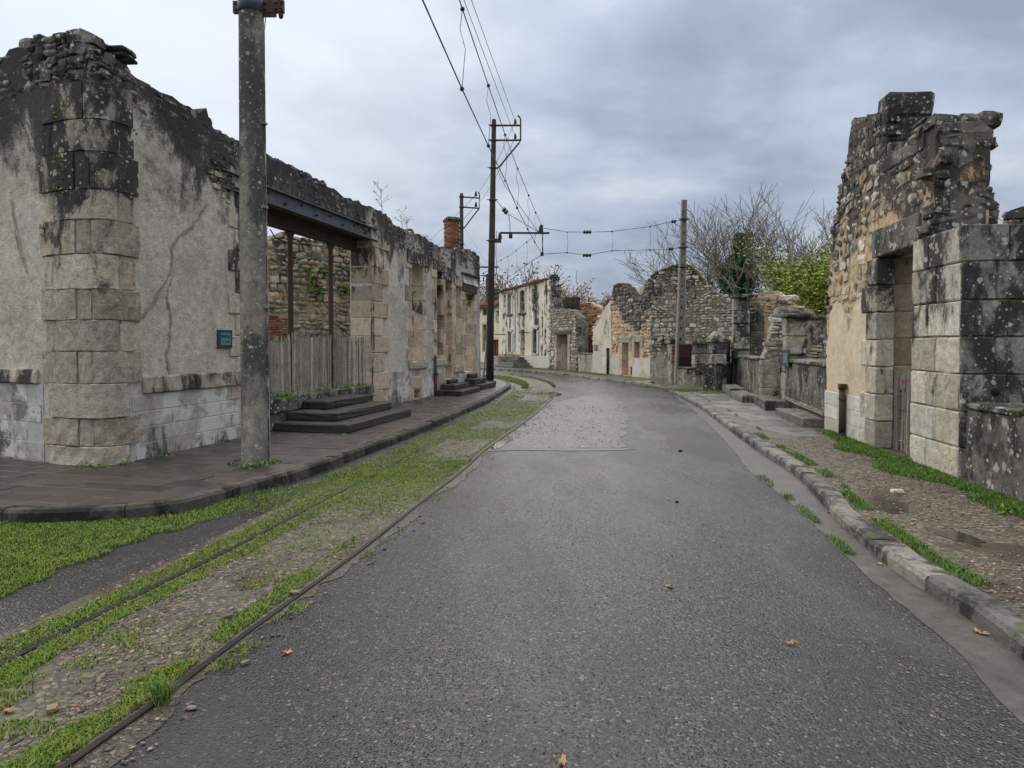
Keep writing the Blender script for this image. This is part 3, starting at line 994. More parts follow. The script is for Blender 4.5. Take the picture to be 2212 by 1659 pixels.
# brown grit washed over the asphalt edge right of the rail
eg, eo = [], []
r = random.Random(12)
for p, q in zip(R1s, offset(R1s, -1.0)):
    if 1.2 < p.y < 10.5:
        dirv = (q - p)
        w = .05 + .22 * max(0, float(vnoise(p.x, p.y, 1.1, 6)) - .25) + r.uniform(-.02, .03)
        eg.append((p.x + .02, p.y))
        e = p + dirv * w
        eo.append((e.x, e.y))
sheet('grit_edge', densify(eg, 9, closed=False) + list(reversed(densify(eo, .05, .022, 5, closed=False))), .0045, m_grit, 'brown grit along the road side of the near rail', 'grit')

# rails
def rail(off, y_max, label):
    p = [q for q in offset(R1s, off)]
    p = [q for q, r in zip(p, R1s) if r.y < y_max]
    V, Fc = [], []
    sec = [(-.019, -.03), (-.019, .014), (-.014, .018), (.010, .018), (.014, .014), (.014, .005), (.027, .004), (.027, -.03)]
    n = len(p)
    for i, q in enumerate(p):
        t = (p[min(i + 1, n - 1)] - p[max(i - 1, 0)]).normalized()
        nn = Vector((-t.y, t.x))
        for a, z in sec:
            V.append((q.x - nn.x * a * -1, q.y + nn.y * a, z))
    m = len(sec)
    for i in range(n - 1):
        for k in range(m - 1):
            Fc.append((i * m + k, i * m + k + 1, (i + 1) * m + k + 1, (i + 1) * m + k))
    return tag(mk('tram_rail', V, Fc, m_rail), label, 'rail', 'tram rails along the street')


rail(0, 36, 'worn dark tram rail between the asphalt and the grassy track bed')
rail(1.0, 11, 'tram rail sunk in the thick grass on the left')


# kerbs
def kerb(path, width, ztop, mat, name, label, piece=(.8, 1.25), seed=2, zfun=None, side=1):
    par = tag(bpy.data.objects.new(name, None), label, 'kerb', None, 'structure')
    col.objects.link(par)
    r = random.Random(seed)
    P = path
    acc = [0]
    for a, b in zip(P, P[1:]):
        acc.append(acc[-1] + (b - a).length)

    def pt(s):
        s = min(max(s, 0), acc[-1] - 1e-4)
        i = int(np.searchsorted(acc, s, side='right')) - 1
        t = (s - acc[i]) / (acc[i + 1] - acc[i])
        d = (P[i + 1] - P[i]).normalized()
        return P[i].lerp(P[i + 1], t), Vector((-d.y, d.x)) * side
    s = 0.0
    while s < acc[-1] - .3:
        L = min(r.uniform(*piece), acc[-1] - s)
        V, Fc = [], []
        k = 5
        dz, dw = r.uniform(-.008, .008), r.uniform(-.01, .01)
        for i in range(k):
            c, nn = pt(s + .005 + (L - .01) * i / (k - 1))
            zt = (zfun(c) if zfun else ztop) + dz + r.uniform(-.004, .004)
            e = .008 if i in (0, k - 1) else 0
            for a, z in ((0 + dw, -.08), (.004 + dw, zt - .03 - e), (.022 + dw, zt - e * .7), (width * .6, zt + .004 - e), (width, zt - .004 - e), (width, -.08)):
                V.append((c.x + nn.x * a, c.y + nn.y * a, z + r.uniform(-.003, .003)))
        m = 6
        for i in range(k - 1):
            for j in range(m - 1):
                Fc.append((i * m + j, i * m + j + 1, (i + 1) * m + j + 1, (i + 1) * m + j))
        Fc.append(tuple(range(m - 1, -1, -1)))
        Fc.append(tuple((k - 1) * m + j for j in range(m)))
        if side < 0:
            Fc = [tuple(reversed(f)) for f in Fc]
        mk('kerb_stone', V, Fc, mat, par)
        s += L
    return par


kerb(KLs, .17, .13, m_kerb, 'left_kerb', 'dark wet granite kerb curving round the left pavement', (.85, 1.2), 3)
kerb(KRs, .19, .10, m_kerb_r, 'right_kerb', 'uneven pale granite kerb stones along the right footpath', (.7, 1.1), 5,
     zfun=lambda c: .088 if 5.2 < c.y < 6.6 else (.15 if 24.3 < c.y < 26.2 else .105), side=-1)


# paved footways of individual slabs
def paving(name, label, poly, z, slab, mat, ang, origin, seed, gap=.005, brick=True, maxn=300, bed=None):
    par = sheet(name, poly, z - .007, bed or m_bed, label, 'pavement')
    r = random.Random(seed)
    sx, sy = slab
    ca, sa = math.cos(ang), math.sin(ang)
    mesh_c = {}
    done = []
    for j in range(-90, 90):
        for i in range(-60, 60):
            ox = (i + (.5 if brick and j % 2 else 0)) * sx
            oy = j * sy
            cs = [(ox + a * sx * .98, oy + b * sy * .98) for a, b in ((-.5, -.5), (.5, -.5), (.5, .5), (-.5, .5))]
            wc = [(origin[0] + x * ca - y * sa, origin[1] + x * sa + y * ca) for x, y in cs]
            if inside(poly, np.array(wc)).all():
                done.append((wc, ox, oy))
    done.sort(key=lambda q: min(c[1] for c in q[0]))
    for wc, ox, oy in done[:maxn]:
        v = r.randrange(4)
        if v not in mesh_c:
            bm = bmesh.new()
            bm_box(bm, -sx / 2 + gap / 2, sx / 2 - gap / 2, -sy / 2 + gap / 2, sy / 2 - gap / 2, -.03, 0, .006, .0015)
            me = bpy.data.meshes.new('slab')
            bmesh.ops.recalc_face_normals(bm, faces=bm.faces)
            bm.to_mesh(me)
            bm.free()
            me.materials.append(mat)
            mesh_c[v] = me
        cx, cy = sum(c[0] for c in wc) / 4, sum(c[1] for c in wc) / 4
        M = Matrix.Translation((cx, cy, z + r.uniform(-.004, .003))) @ Matrix.Rotation(ang, 4, 'Z') @ Matrix.Rotation(r.uniform(-.006, .006), 4, 'X') @ Matrix.Rotation(r.uniform(-.006, .006), 4, 'Y')
        link('slab', mesh_c[v], par, M)
    return par


LA, LB = Vector(G(268, 1002, .12)), Vector(G(846, 875, .12))
Ld = (LB - LA).normalized()
Lend = LA + Ld * 16.3
kin = offset(KLs, .165)
lp = [(p.x, p.y) for p in kin] + [(Lend.x - 1.5, Lend.y + 5), (Lend.x - .6, Lend.y + 1), (Lend.x - .3, Lend.y), (LA.x - .1, LA.y), (-5.64, LA.y + .05), (-9.5, LA.y + 1.9), (-14, 8)]
paving('left_pavement', 'dark wet tiled pavement along the left ruin', lp, .128, (.46, .30), m_slab, math.atan2(Ld.y, Ld.x) - math.pi / 2, (LA.x, LA.y), 4, bed=m_slab)

# right: earth path, then flagstones, then earth again
kinR = offset(KRs, -.185)
near = [(p.x, p.y) for p in kinR if p.y < 11.0]
midp = [(p.x, p.y) for p in kinR if 10.9 < p.y < 22.3]
farp = [(p.x, p.y) for p in kinR if p.y > 22.2]
sheet('earth_path', near + [(6.4, 11.0), (9, 11), (9, 0), (4, -1)], .098, m_dirt, 'muddy gravel footpath on the right before the doorway ruin', 'path')
paving('right_pavement', 'worn pale flagstones of the right footway', midp + [(7.6, 22.3), (6.5, 16.5), (5.75, 10.95)], .104, (.72, .5), m_slab_r, math.radians(-83), (5, 14), 6)
sheet('earth_verge', farp[:1] + farp + [(-3, 60), (24, 60), (24, 22.3)], .096, m_dirt, 'bare wet earth in front of the far ruins', 'verge')
sheet('plot_ground', [(5.0, 2), (5.6, 10.9), (6.4, 16.5), (7.6, 22.3), (24, 22.3), (24, 2)], .09, m_soil, 'overgrown ground inside the right ruins', 'ground')
sheet('shop_floor', [LA + Vector((-.2, .1)), Lend + Vector((-.2, 0)), Lend + Vector((-9, 3)), Vector((-12, 11))], .16, m_soil, 'weedy floor inside the left ruin', 'ground')

# puddles
def puddle(c, rx, ry, ang, z, seed, label):
    r = random.Random(seed)
    ph = [r.uniform(0, 6.28) for _ in range(4)]
    poly = []
    for i in range(40):
        t = 6.2832 * i / 40
        k = 1 + .22 * math.sin(2 * t + ph[0]) + .16 * math.sin(3 * t + ph[1]) + .10 * math.sin(5 * t + ph[2]) + .06 * math.sin(9 * t + ph[3])
        x, y = rx * k * math.cos(t), ry * k * math.sin(t)
        poly.append((c[0] + x * math.cos(ang) - y * math.sin(ang), c[1] + x * math.sin(ang) + y * math.cos(ang)))
    sheet('puddle', poly, z, m_water, label, 'puddle', 'structure')


puddle(G(1085, 958), .10, .55, -.25, .0120, 5, 'wet pool at the corner of the gravel patch')
puddle(G(1900, 1085, .1), .16, .55, .12, .1025, 3, 'muddy puddle in the earth path by the doorway')
puddle(G(2070, 1160, .1), .10, .25, .1, .1030, 7, 'brown puddle on the stony path at right')
puddle(G(1185, 852), .30, 1.6, .0, .0100, 4, 'long wet film beside the far rail')
puddle(G(1420, 826, .1), .9, 1.2, .3, .1000, 6, 'sheet of rainwater before the gabled ruin')
puddle(G(1108, 838), .16, 1.2, .12, .0100, 8, 'rain pool in the gutter at the pavement nose')

# loose stone
r1y = np.array([p.y for p in R1s[:i0 + 1]])
r1x = np.array([p.x for p in R1s[:i0 + 1]])
klx = np.array([p.x for p in KLs[12:52]])
kly = np.array([p.y for p in KLs[12:52]])
slope = np.gradient(r1x, r1y)


def rail_u(x, y):
    return (np.interp(y, r1y, r1x) - x) / np.sqrt(1 + np.interp(y, r1y, slope) ** 2)


def sample_y(n, y0, y1, p=1.7):
    """more samples close by: density ~ y**-p"""
    t = rng.random(n)
    e = 1 - p
    return (y0 ** e + t * (y1 ** e - y0 ** e)) ** (1 / e)


n = 26000
y = sample_y(n, 2.2, 24, 1.9)
u = rng.uniform(-.25, 1.35, n)
x = np.interp(y, r1y, r1x) - u
keep = (vnoise(x, y, 2.1, 3) > .42) & (np.abs(u) > .05)
keep &= (u > 0) | (rng.random(n) < .12)
x, y = x[keep], y[keep]
sz = .004 + .020 * rng.random(len(x)) ** 4 + .0006 * y
z = np.full(len(x), .007)
tag(scatter_stones('track_gravel', np.c_[x, y, z], sz, m_pebble, .4), 'loose pale gravel between the tram rails', 'gravel', None, 'stuff')
n = 7000
y = sample_y(n, 2.0, 16, 1.9)
x = rng.uniform(-1.6, 2.4, n)
uu = rail_u(x, y)
gx = np.array([p.x for p in GUs]); gy = np.array([p.y for p in GUs])
keep = (uu < -.08) & (x < np.interp(y, gy, gx)) & (vnoise(x, y, .9, 8) + .35 * rng.random(n) > .45)
x, y = x[keep], y[keep]
sz = .0025 + .005 * rng.random(len(x)) ** 2.5 + .0003 * y
tag(scatter_stones('road_chippings', np.c_[x, y, np.full(len(x), .002)], sz, m_chip, .35), 'fine stone chippings strewn over the asphalt', 'gravel', None, 'stuff')
n = 2600
P = np.array(gp)
x = rng.uniform(P[:, 0].min(), P[:, 0].max(), n)
y = rng.uniform(P[:, 1].min(), P[:, 1].max(), n)
k = inside(gp, np.c_[x, y]) & (vnoise(x, y, 1.2, 4) > .3)
x, y = x[k], y[k]
tag(scatter_stones('patch_gravel', np.c_[x, y, np.full(len(x), .008)], .008 + .016 * rng.random(len(x)) ** 2, m_pebble, .4), 'coarse gravel lying in the bare road patch', 'gravel', None, 'stuff')
n = 9000
y = sample_y(n, 3.2, 11, 1.6)
kx = np.array([p.x for p in kinR]); ky = np.array([p.y for p in kinR])
x = np.interp(y, ky, kx) + rng.uniform(.03, 2.2, n)
k = (x < 5.6 - (11 - y) * .14) & (vnoise(x, y, 1.3, 2) + .3 * rng.random(n) > .5)
x, y = x[k], y[k]
tag(scatter_stones('path_gravel', np.c_[x, y, np.full(len(x), .100)], .007 + .022 * rng.random(len(x)) ** 3, m_pebble, .45), 'pale stones in the muddy right path', 'gravel', None, 'stuff')
# ------------------------------------------------------------------ left: long corner ruin
Lf = Frame(LA, Lend, .12, name='corner_ruin', label='long roofless grey ruin on the left with rounded quoin corner and steel shop beam', cat='ruin')
WT = .52
top = Lf.pts([(275, 168), (300, 178), (330, 190), (372, 212), (400, 226), (412, 236), (440, 238), (450, 262), (490, 290), (520, 310), (575, 335), (640, 365), (700, 395), (752, 430),
              (800, 446), (838, 466), (850, 488), (880, 500), (905, 505), (935, 528), (958, 540)])
top = [(0.0, top[0][1] + .12)] + top + Lf.pts([(965, 541), (1000, 541), (1024, 545), (1036, 556)])
s_j0, s_j1 = Lf.s(521), Lf.s(803)
zt = .52
beam_b, beam_t = Lf.z(575, 439), Lf.z(575, 403)
op_shop = rect(s_j0, zt, s_j1, beam_t)
def opening(a, b, ytop, ybot, ref=None):
    m = ref or (a + b) / 2
    return rect(Lf.s(a), max(.12, Lf.z(m, ybot)), Lf.s(b), Lf.z(m, ytop))
op_a = opening(889, 914, 574, 780)
op_b = opening(943, 957, 585, 775)
op_c = opening(961, 976, 607, 833)
op_c[0] = (op_c[0][0], .42); op_c[1] = (op_c[1][0], .42)
op_d = opening(984, 994, 618, 790)
op_e = opening(1004, 1023, 632, 800)
op_e[0] = (op_e[0][0], .55); op_e[1] = (op_e[1][0], .55)
vent1 = rect(Lf.s(893), .03, Lf.s(906), .27)
vent2 = rect(Lf.s(949), .05, Lf.s(955), .27)
holes = [op_shop, op_a, op_b, op_c, op_d, op_e, vent1, vent2]
wall(Lf, 'wall', [p for p in top], m_roughcast, holes, WT, 0, -.2, .05, .24, .02, 2.0, 11)

# sooty rubble along the broken top
band = top[1:] + Lf.pts([(1036, 600), (1000, 578), (965, 566), (930, 560), (905, 548), (880, 545), (850, 530), (846, 520), (575, 402), (521, 372), (470, 334), (380, 270), (300, 244), (276, 246)])
rubble(Lf, band, m_rub_top, (.12, .30), (.08, .17), y=0, depth=.2, proud=.002, keep=90, seed=21, tilt=.3, gap=.002)
rubble(Lf, [(a, b + .045) for a, b in top[1:]] + [(a, b - .06) for a, b in reversed(top[1:])], m_rub_top, (.16, .34), (.10, .2), y=.16, depth=.36, proud=.02, keep=20, seed=22, tilt=.35)
rubble(Lf, Lf.pts([(452, 330), (480, 345), (500, 385), (505, 430), (490, 440), (470, 420), (455, 400)]), m_rub_och, (.12, .3), (.06, .12), y=0, depth=.12, proud=.02, keep=20, seed=23, grp='flat')
# interior face of the wall seen over the top is the same masonry

# rounded quoin corner -------------------------------------------------
cornerL = Vector((LA.x - .86, LA.y + .02))
dl = Vector((-.90, .43)).normalized()
def cpath(t):
    """plan curve round the corner: t<0 on the side wall, 0..1 the rounded corner, >1 along the street wall (t-1 metres)"""
    if t < 0:
        return cornerL + dl * (-t)
    if t > 1:
        return LA + Ld * (t - 1)
    p0, p3 = cornerL, LA
    p1, p2 = cornerL - dl * .34, LA - Ld * .34
    q = 1 - t
    return q ** 3 * p0 + 3 * q * q * t * p1 + 3 * q * t * t * p2 + t ** 3 * p3


Linv = Lf.own.inverted()


def corner_stone(t0, t1, z0, z1, proud, mat, name='quoin_stone', depth=.34):
    nseg = max(4, int((t1 - t0) * 9))
    V, Fc = [], []
    r = random.Random(int(t0 * 100 + z0 * 1000))
    rows = [(z0 + .004, -.008), (z0 + .011, 0), ((z0 + z1) / 2, .0), (z1 - .011, 0), (z1 - .004, -.008)]
    cols = []
    for i in range(nseg + 1):
        t = t0 + (t1 - t0) * i / nseg
        e = .01
        if i == 0:
            t += e
        if i == nseg:
            t -= e
        a, b = cpath(t - .01), cpath(t + .01)
        d = (b - a).normalized()
        cols.append((cpath(t), Vector((d.y, -d.x))))
    for i, (p, nn) in enumerate(cols):
        edge = -.012 if i in (0, nseg) else 0
        for z, o in rows:
            q = p + nn * (proud + o + edge + r.uniform(-.011, .009))
            w = Linv @ Vector((q.x, q.y, .12 + z + r.uniform(-.003, .003)))
            V.append(w)
    m = len(rows)
    for p, nn in cols:
        for z in (z0 + .006, z1 - .006):
            q = p - nn * depth
            V.append(Linv @ Vector((q.x, q.y, .12 + z)))
    B = (nseg + 1) * m
    for i in range(nseg):
        for k in range(m - 1):
            Fc.append((i * m + k, (i + 1) * m + k, (i + 1) * m + k + 1, i * m + k + 1))
        Fc.append((B + i * 2, B + i * 2 + 1, B + i * 2 + 3, B + i * 2 + 2))
        Fc.append((i * m + m - 1, (i + 1) * m + m - 1, B + (i + 1) * 2 + 1, B + i * 2 + 1))
        Fc.append((i * m, B + i * 2, B + (i + 1) * 2, (i + 1) * m))
    Fc.append(tuple(range(m - 1, -1, -1)) + (B, B + 1))
    j = nseg * m
    Fc.append(tuple(j + k for k in range(m)) + (B + nseg * 2 + 1, B + nseg * 2))
    return mk(name, V, Fc, mat, Lf.obj)


zq = [0, .24, .58, 1.0, 1.39, 1.77, 2.14, 2.56, 2.97, 3.33, 3.78, 4.16, 4.60]
for i, (a, b) in enumerate(zip(zq, zq[1:])):
    if i in (0, 2):
        corner_stone(-.06, 1.06, a, b, .05, m_granite)
    elif i == 11:
        corner_stone(-.12, .52, a, b, .03, m_granite)
        corner_stone(.52, 1.22, a, b, .03, m_granite)
    elif i % 2:
        corner_stone(-.20, .40, a, b, .035, m_granite)
        corner_stone(.40, .60, a, b, .02, m_granite)
        corner_stone(.60, 1.30, a, b, .035, m_granite)
    else:
        corner_stone(-.16, .06, a, b, .015, m_granite)
        corner_stone(.06, .96, a, b, .03, m_granite)
        corner_stone(.96, 1.24, a, b, .012, m_granite)
# core and rubble cap above the quoins
capV, capF = [], []
ts = [-.5 + .1 * i for i in range(22)]
for t in ts:
    a, b = cpath(t - .01), cpath(t + .01)
    d = (b - a).normalized()
    nn = Vector((d.y, -d.x))
    for zz, o in ((-.2, -.005), (2.2, -.005), (4.55, -.005), (5.0 if t < 1.0 else 4.85, -.05), (5.0 if t < 1.0 else 4.85, -.5), (-.2, -.5)):
        q = cpath(t) + nn * o
        capV.append(Linv @ Vector((q.x, q.y, .12 + zz)))
for i in range(len(ts) - 1):
    for k in range(5):
        capF.append((i * 6 + k, (i + 1) * 6 + k, (i + 1) * 6 + k + 1, i * 6 + k + 1))
mk('corner_core', capV, capF, m_roughcast, Lf.obj, None, True)


def strip_frames(t0, t1, n):
    fr = []
    for i in range(n):
        a, b = cpath(t0 + (t1 - t0) * i / n), cpath(t0 + (t1 - t0) * (i + 1) / n)
        fr.append(Frame(a, b, .12, owner=Lf))
    return fr


for i, fr in enumerate(strip_frames(-.45, 1.0, 5) + strip_frames(1.0, 1.6, 2)):
    hi = [5.16, 5.26, 5.25, 5.18, 5.06, 4.86, 4.66][i]
    rubble(fr, rect(-.06, 4.62, fr.L + .06, hi), m_rub_top, (.14, .30), (.09, .18), y=0, depth=.24, proud=.003, keep=12, seed=40 + i, tilt=.3, gap=.002)
    rubble(fr, rect(-.06, 4.9, fr.L + .06, hi - .02), m_rub_top, (.2, .34), (.09, .17), y=.22, depth=.34, proud=.0, keep=0, seed=50 + i)

# side wall towards the left edge
SWa, SWb = cornerL + dl * 4.2, cornerL + dl * .12
Sf = Frame(SWa, SWb, .12, owner=Lf)
wall(Sf, 'side_wall', [(0, 5.0), (1.2, 4.9), (2.4, 5.15), (3.0, 5.1), (3.5, 5.2), (Sf.L, 5.22)], m_roughcast, [], WT, .03, -.2, .06, .24, .02, 2, 12)
rubble(Sf, [(1.2, 4.6), (1.2, 4.95), (2.4, 5.2), (3.0, 5.15), (3.5, 5.25), (Sf.L, 5.3), (Sf.L, 4.7), (2.8, 4.5)], m_rub_top, (.14, .3), (.09, .18), y=.03, depth=.2, proud=.008, keep=20, seed=31)
for i in range(5):
    fbox(Sf, 'coping_stone', Sf.L - .18 - .82 * (i + 1) + .008, Sf.L - .18 - .82 * i, -.045, .1, .98, 1.16, m_coping, .015, .004, 1)
for j in range(4):
    for i in range(7):
        s1 = Sf.L - .12 - i * .6 - (.3 if j % 2 else 0)
        fbox(Sf, 'plinth_block', max(0, s1 - .592), s1, -.012, .06, .015 + j * .24, .015 + j * .24 + .232, m_plinth, .006, .002)

# street front: coping band and limewashed plinth blocks
s_c = [.30, 1.30, 1.98, s_j0 - .02]
for a, b in zip(s_c, s_c[1:]):
    fbox(Lf, 'coping_stone', a + .006, b - .006, -.05, .1, .84, 1.06, m_coping, .016, .005, 1)
for j in range(4):
    s = .18 - (.3 if j % 2 else 0)
    while s < s_j0 - .1:
        e = min(s + random.uniform(.62, .78), s_j0 - .02)
        fbox(Lf, 'plinth_block', max(.12, s) + .007, e - .007, -.014, .08, .01 + j * .205, .01 + j * .205 + .197, m_plinth, .006, .002)
        s = e
fbox(Lf, 'joint_mortar', .1, s_j0 - .02, -.008, .05, -.1, .838, m_joint, 0)
for a, b in ((s_j1 + .95, vent1[0][0] - .14), (vent1[1][0] + .14, vent2[0][0] - .14)):
    fbox(Lf, 'joint_mortar', a, b, -.006, .02, -.1, .81, m_joint, 0)
fbox(Sf, 'joint_mortar', 0.0, Sf.L - .1, -.006, .05, -.1, .975, m_joint, 0)
# jamb stones left of the shop opening
for k in range(10):
    z0 = .62 + k * .33
    lg = .30 if k % 2 == 0 else .14
    fbox(Lf, 'jamb_stone', s_j0 - lg, s_j0 + .004, -.022, .34, z0 + .006, z0 + .324, m_granite, .012, .004)

# sill wall of the shop front
for a, b in ((0, .25), (.25, .5), (.5, .75), (.75, 1)):
    fbox(Lf, 'sill_stone', s_j0 + (s_j1 - s_j0) * a + .006, s_j0 + (s_j1 - s_j0) * b - .006, -.07, .5, .30, .56, m_dark_render, .02, .006, 1)
    fbox(Lf, 'sill_stone', s_j0 + (s_j1 - s_j0) * a + .02, s_j0 + (s_j1 - s_j0) * b - .006, -.035, .5, 0, .295, m_dark_render, .02, .006, 1)

# right pier of the shop front and stone dressings round the openings
def jamb(F, s, side, z0, z1, mat, hh=(.34, .46), lg=(.34, .46), sh=(.16, .24), y0=-.018, y1=.36, seed=0, name='jamb_stone'):
    r = random.Random(seed)
    z = z0
    k = r.randrange(2)
    while z < z1 - .1:
        h = min(r.uniform(*hh), z1 - z)
        if z1 - z - h < .12:
            h = z1 - z
        w = r.uniform(*(lg if k % 2 else sh))
        a, b = (s, s + w) if side > 0 else (s - w, s)
        fbox(F, name, a + (-.004 if side > 0 else .0), b + (.004 if side < 0 else 0), y0 - r.uniform(0, .008), y1, z + .005, z + h - .005, mat, .012, .005)
        z += h
        k += 1


jamb(Lf, s_j1, 1, .0, beam_b, m_granite_jamb, (.36, .46), (.85, .95), (.55, .66), -.03, .5, 3)
for i, (op, lint) in enumerate(((op_a, .36), (op_b, .3), (op_c, .42), (op_d, .32), (op_e, 0))):
    z0, z1 = op[0][1], op[2][1]
    jamb(Lf, op[0][0], -1, z0, z1, m_granite_jamb, seed=60 + i)
    jamb(Lf, op[1][0], 1, z0, z1, m_granite_jamb, seed=70 + i)
    if lint:
        fbox(Lf, 'lintel', op[0][0] - .3, op[1][0] + .3, -.03, .4, z1 + .004, z1 + lint, m_granite if i != 2 else m_grey_render, .015, .005, 1)
for i, op in enumerate((op_a, op_b, op_d)):
    fbox(Lf, 'window_sill', op[0][0] - .25, op[1][0] + .25, -.06, .4, op[0][1] - .2, op[0][1] - .004, m_granite, .016, .005, 1)
# plinth blocks right of the shop
for j in range(4):
    s = s_j1 + .95
    while s < 15.6:
        e = s + random.uniform(.42, .6)
        a, b = s + .004, e - .004
        bad = any(b > h[0][0] - .3 and a < h[1][0] + .3 for h in (op_c, op_e)) or any(b > v[0][0] - .12 and a < v[1][0] + .12 and j < 2 for v in (vent1, vent2))
        if not bad:
            fbox(Lf, 'plinth_block', a, b, -.012, .06, .01 + j * .2, .2 + j * .2, m_plinth, .006, .002)
        s = e
for v in (vent1, vent2):
    fbox(Lf, 'vent_stone', v[0][0] - .14, v[0][0], -.02, .3, 0, .30, m_granite_jamb, .01, .003)
    fbox(Lf, 'vent_stone', v[1][0], v[1][0] + .14, -.02, .3, 0, .30, m_granite_jamb, .01, .003)
    fbox(Lf, 'vent_stone', v[0][0] - .14, v[1][0] + .14, -.024, .3, .305, .62, m_granite_jamb, .01, .003)
    fbox(Lf, 'vent_shade_panel', v[0][0] - .03, v[1][0] + .03, .31, .36, 0, .3, m_dark, 0)  # dark panel painting the shade inside the vent

# end block over the last shop: fascia and steel lintel
e0, e1, ez = op_e[0][0], op_e[1][0], op_e[2][1]
fbox(Lf, 'steel_lintel', e0 - .35, e1 + .3, -.06, .3, ez + .005, ez + .24, m_rust, .006)
for k in range(7):
    a = e0 - .3 + k * (e1 - e0 + .62) / 7
    w = (e1 - e0 + .62) / 7
    V = [(a + .01, -.08, ez + .26), (a + w - .01, -.10, ez + .25), (a + w - .02, -.02, ez + .52), (a + .02, -.005, ez + .53),
         (a + .01, -.05, ez + .26), (a + w - .01, -.07, ez + .25), (a + w - .02, .01, ez + .52), (a + .02, .02, ez + .53)]
    mk('fascia_board', V, [(0, 1, 2, 3), (7, 6, 5, 4), (0, 4, 5, 1), (1, 5, 6, 2), (2, 6, 7, 3), (3, 7, 4, 0)], m_white, Lf.obj)
fbox(Lf, 'fascia_cap', e0 - .4, e1 + .4, -.14, .05, ez + .545, ez + .60, m_dark_render, .01, .008, 1)
# wall-fixed iron arm
tube('iron_arm', [(Lf.L - .05, -.02, 4.0 - .12), (Lf.L - .05, -.62, 4.0 - .12)], .018, m_rust, Lf.obj)

# steel beam, inner girder, columns
def ibeam(F, name, s0, s1, yc, z0, z1, fw, mat, web=.018, fl=.02):
    bm = bmesh.new()
    bm_box(bm, s0, s1, yc - fw / 2, yc + fw / 2, z0, z0 + fl, 0)
    o1 = bm
    b2 = [(s0, s1, yc - fw / 2, yc + fw / 2, z1 - fl, z1), (s0 + .001, s1 - .001, yc - web / 2, yc + web / 2, z0 + fl - .001, z1 - fl + .001)]
    for q in b2:
        bm_box(bm, *q, 0)
    return bm_obj(name, bm, mat, F.obj, F.M)


ibeam(Lf, 'steel_beam', s_j0 - .5, s_j1 + .30, .02, beam_b, beam_t, .16, m_steel)
ibeam(Lf, 'inner_girder', s_j0 - .3, s_j1 + .2, .36, beam_b - .24, beam_b + .1, .18, m_rust)
fbox(Lf, 'soffit_plate', s_j0, s_j1 + .1, .145, .27, beam_b + .01, beam_b + .03, m_rust, 0)
for k in range(9):
    s = s_j0 + .25 + k * (s_j1 - s_j0) / 9
    lathe('bolt', [(.022, 0), (.022, .03), (.012, .04)], m_rust, Lf.obj, Lf.M @ Matrix.Translation((s, .01, (beam_b + beam_t) / 2 + (.05 if k % 2 else -.03))) @ Matrix.Rotation(math.pi / 2, 4, 'X'), 8)
for vx in (627, 714):
    s = Lf.s(vx, 600, .36)
    o = lathe('column', [(.085, 0), (.085, .04), (.062, .07), (.055, .12), (.05, beam_b - .62 - .26), (.058, beam_b - .60 - .24), (.10, beam_b - .55 - .22), (.10, beam_b - .76)], m_rust, Lf.obj, Lf.M @ Matrix.Translation((s, .36, .5)), 12)
fbox(Lf, 'rear_girder', s_j0 - 1.0, s_j0 + 1.6, 1.9, 2.02, 3.75, 4.0, m_redrust, .006)
tube('slack_cable', [(Lf.s(640), .5, 3.55), (Lf.s(655), .55, 3.44), (Lf.s(680), .55, 3.40), (Lf.s(705), .5, 3.5)], .012, m_rust, Lf.obj, Lf.M)

# rear rubble wall seen through the shop opening
Ia, Ib = Vector(at(560, 743, 17.2)[:2]), Vector(at(900, 743, 20.8)[:2])
If = Frame(Ia, Ib, .12, owner=Lf)
itop = If.pts([(560, 522), (577, 527), (590, 512), (621, 501), (632, 512), (665, 516), (700, 521), (745, 534), (800, 551), (850, 560), (900, 566)])
wall(If, 'rear_wall', itop, m_mort_grey, [], .5, .0, -.2, .07, .3, .03, 2, 14)
brick_poly = If.pts([(560, 680), (612, 684), (628, 700), (622, 728), (606, 738), (560, 738)])
rubble(If, itop + If.pts([(900, 720), (560, 720)]), m_rub_mix, (.13, .36), (.09, .22), [brick_poly], 0, .16, .035, 100, 33, tilt=.4, gap=.015)
rubble(If, brick_poly, m_brick, (.2, .23), (.062, .066), (), 0, .10, .02, 40, 34, 'flat', 'brick', .012, .02)
# return wall joining the pier
Rf0 = Frame(Vector(Lf.w(s_j1 + .45, .5)), Vector(Ib), .12, owner=Lf)

# plaque
pl0, pl1 = Lf.sz(467, 712), Lf.sz(498, 752)
plate = fbox(Lf, 'plaque', pl0[0], pl1[0], -.035, -.012, pl1[1], pl0[1], m_plate, .004)
pw, ph = pl1[0] - pl0[0], pl0[1] - pl1[1]
fbox(Lf, 'plaque_field', pl0[0] + pw * .17, pl1[0] - pw * .13, -.039, -.034, pl1[1] + ph * .17, pl0[1] - ph * .17, m_plate_in, .001, parent=plate, M2=Matrix.Identity(4))


def lettering(txt, size, M, mat, parent, name='lettering'):
    cu = bpy.data.curves.new('txt', 'FONT')
    cu.body = txt
    cu.size = size
    cu.align_x = 'CENTER'
    cu.align_y = 'CENTER'
    cu.extrude = .0008
    o = bpy.data.objects.new('txt', cu)
    col.objects.link(o)
    dg = bpy.context.evaluated_depsgraph_get()
    me = bpy.data.meshes.new_from_object(o.evaluated_get(dg))
    bpy.data.objects.remove(o)
    me.materials.clear()
    me.materials.append(mat)
    return link(name, me, parent, M)


Rx = Matrix.Rotation(math.pi / 2, 4, 'X')
fm = (pl0[0] + pl1[0]) / 2 + pw * .02
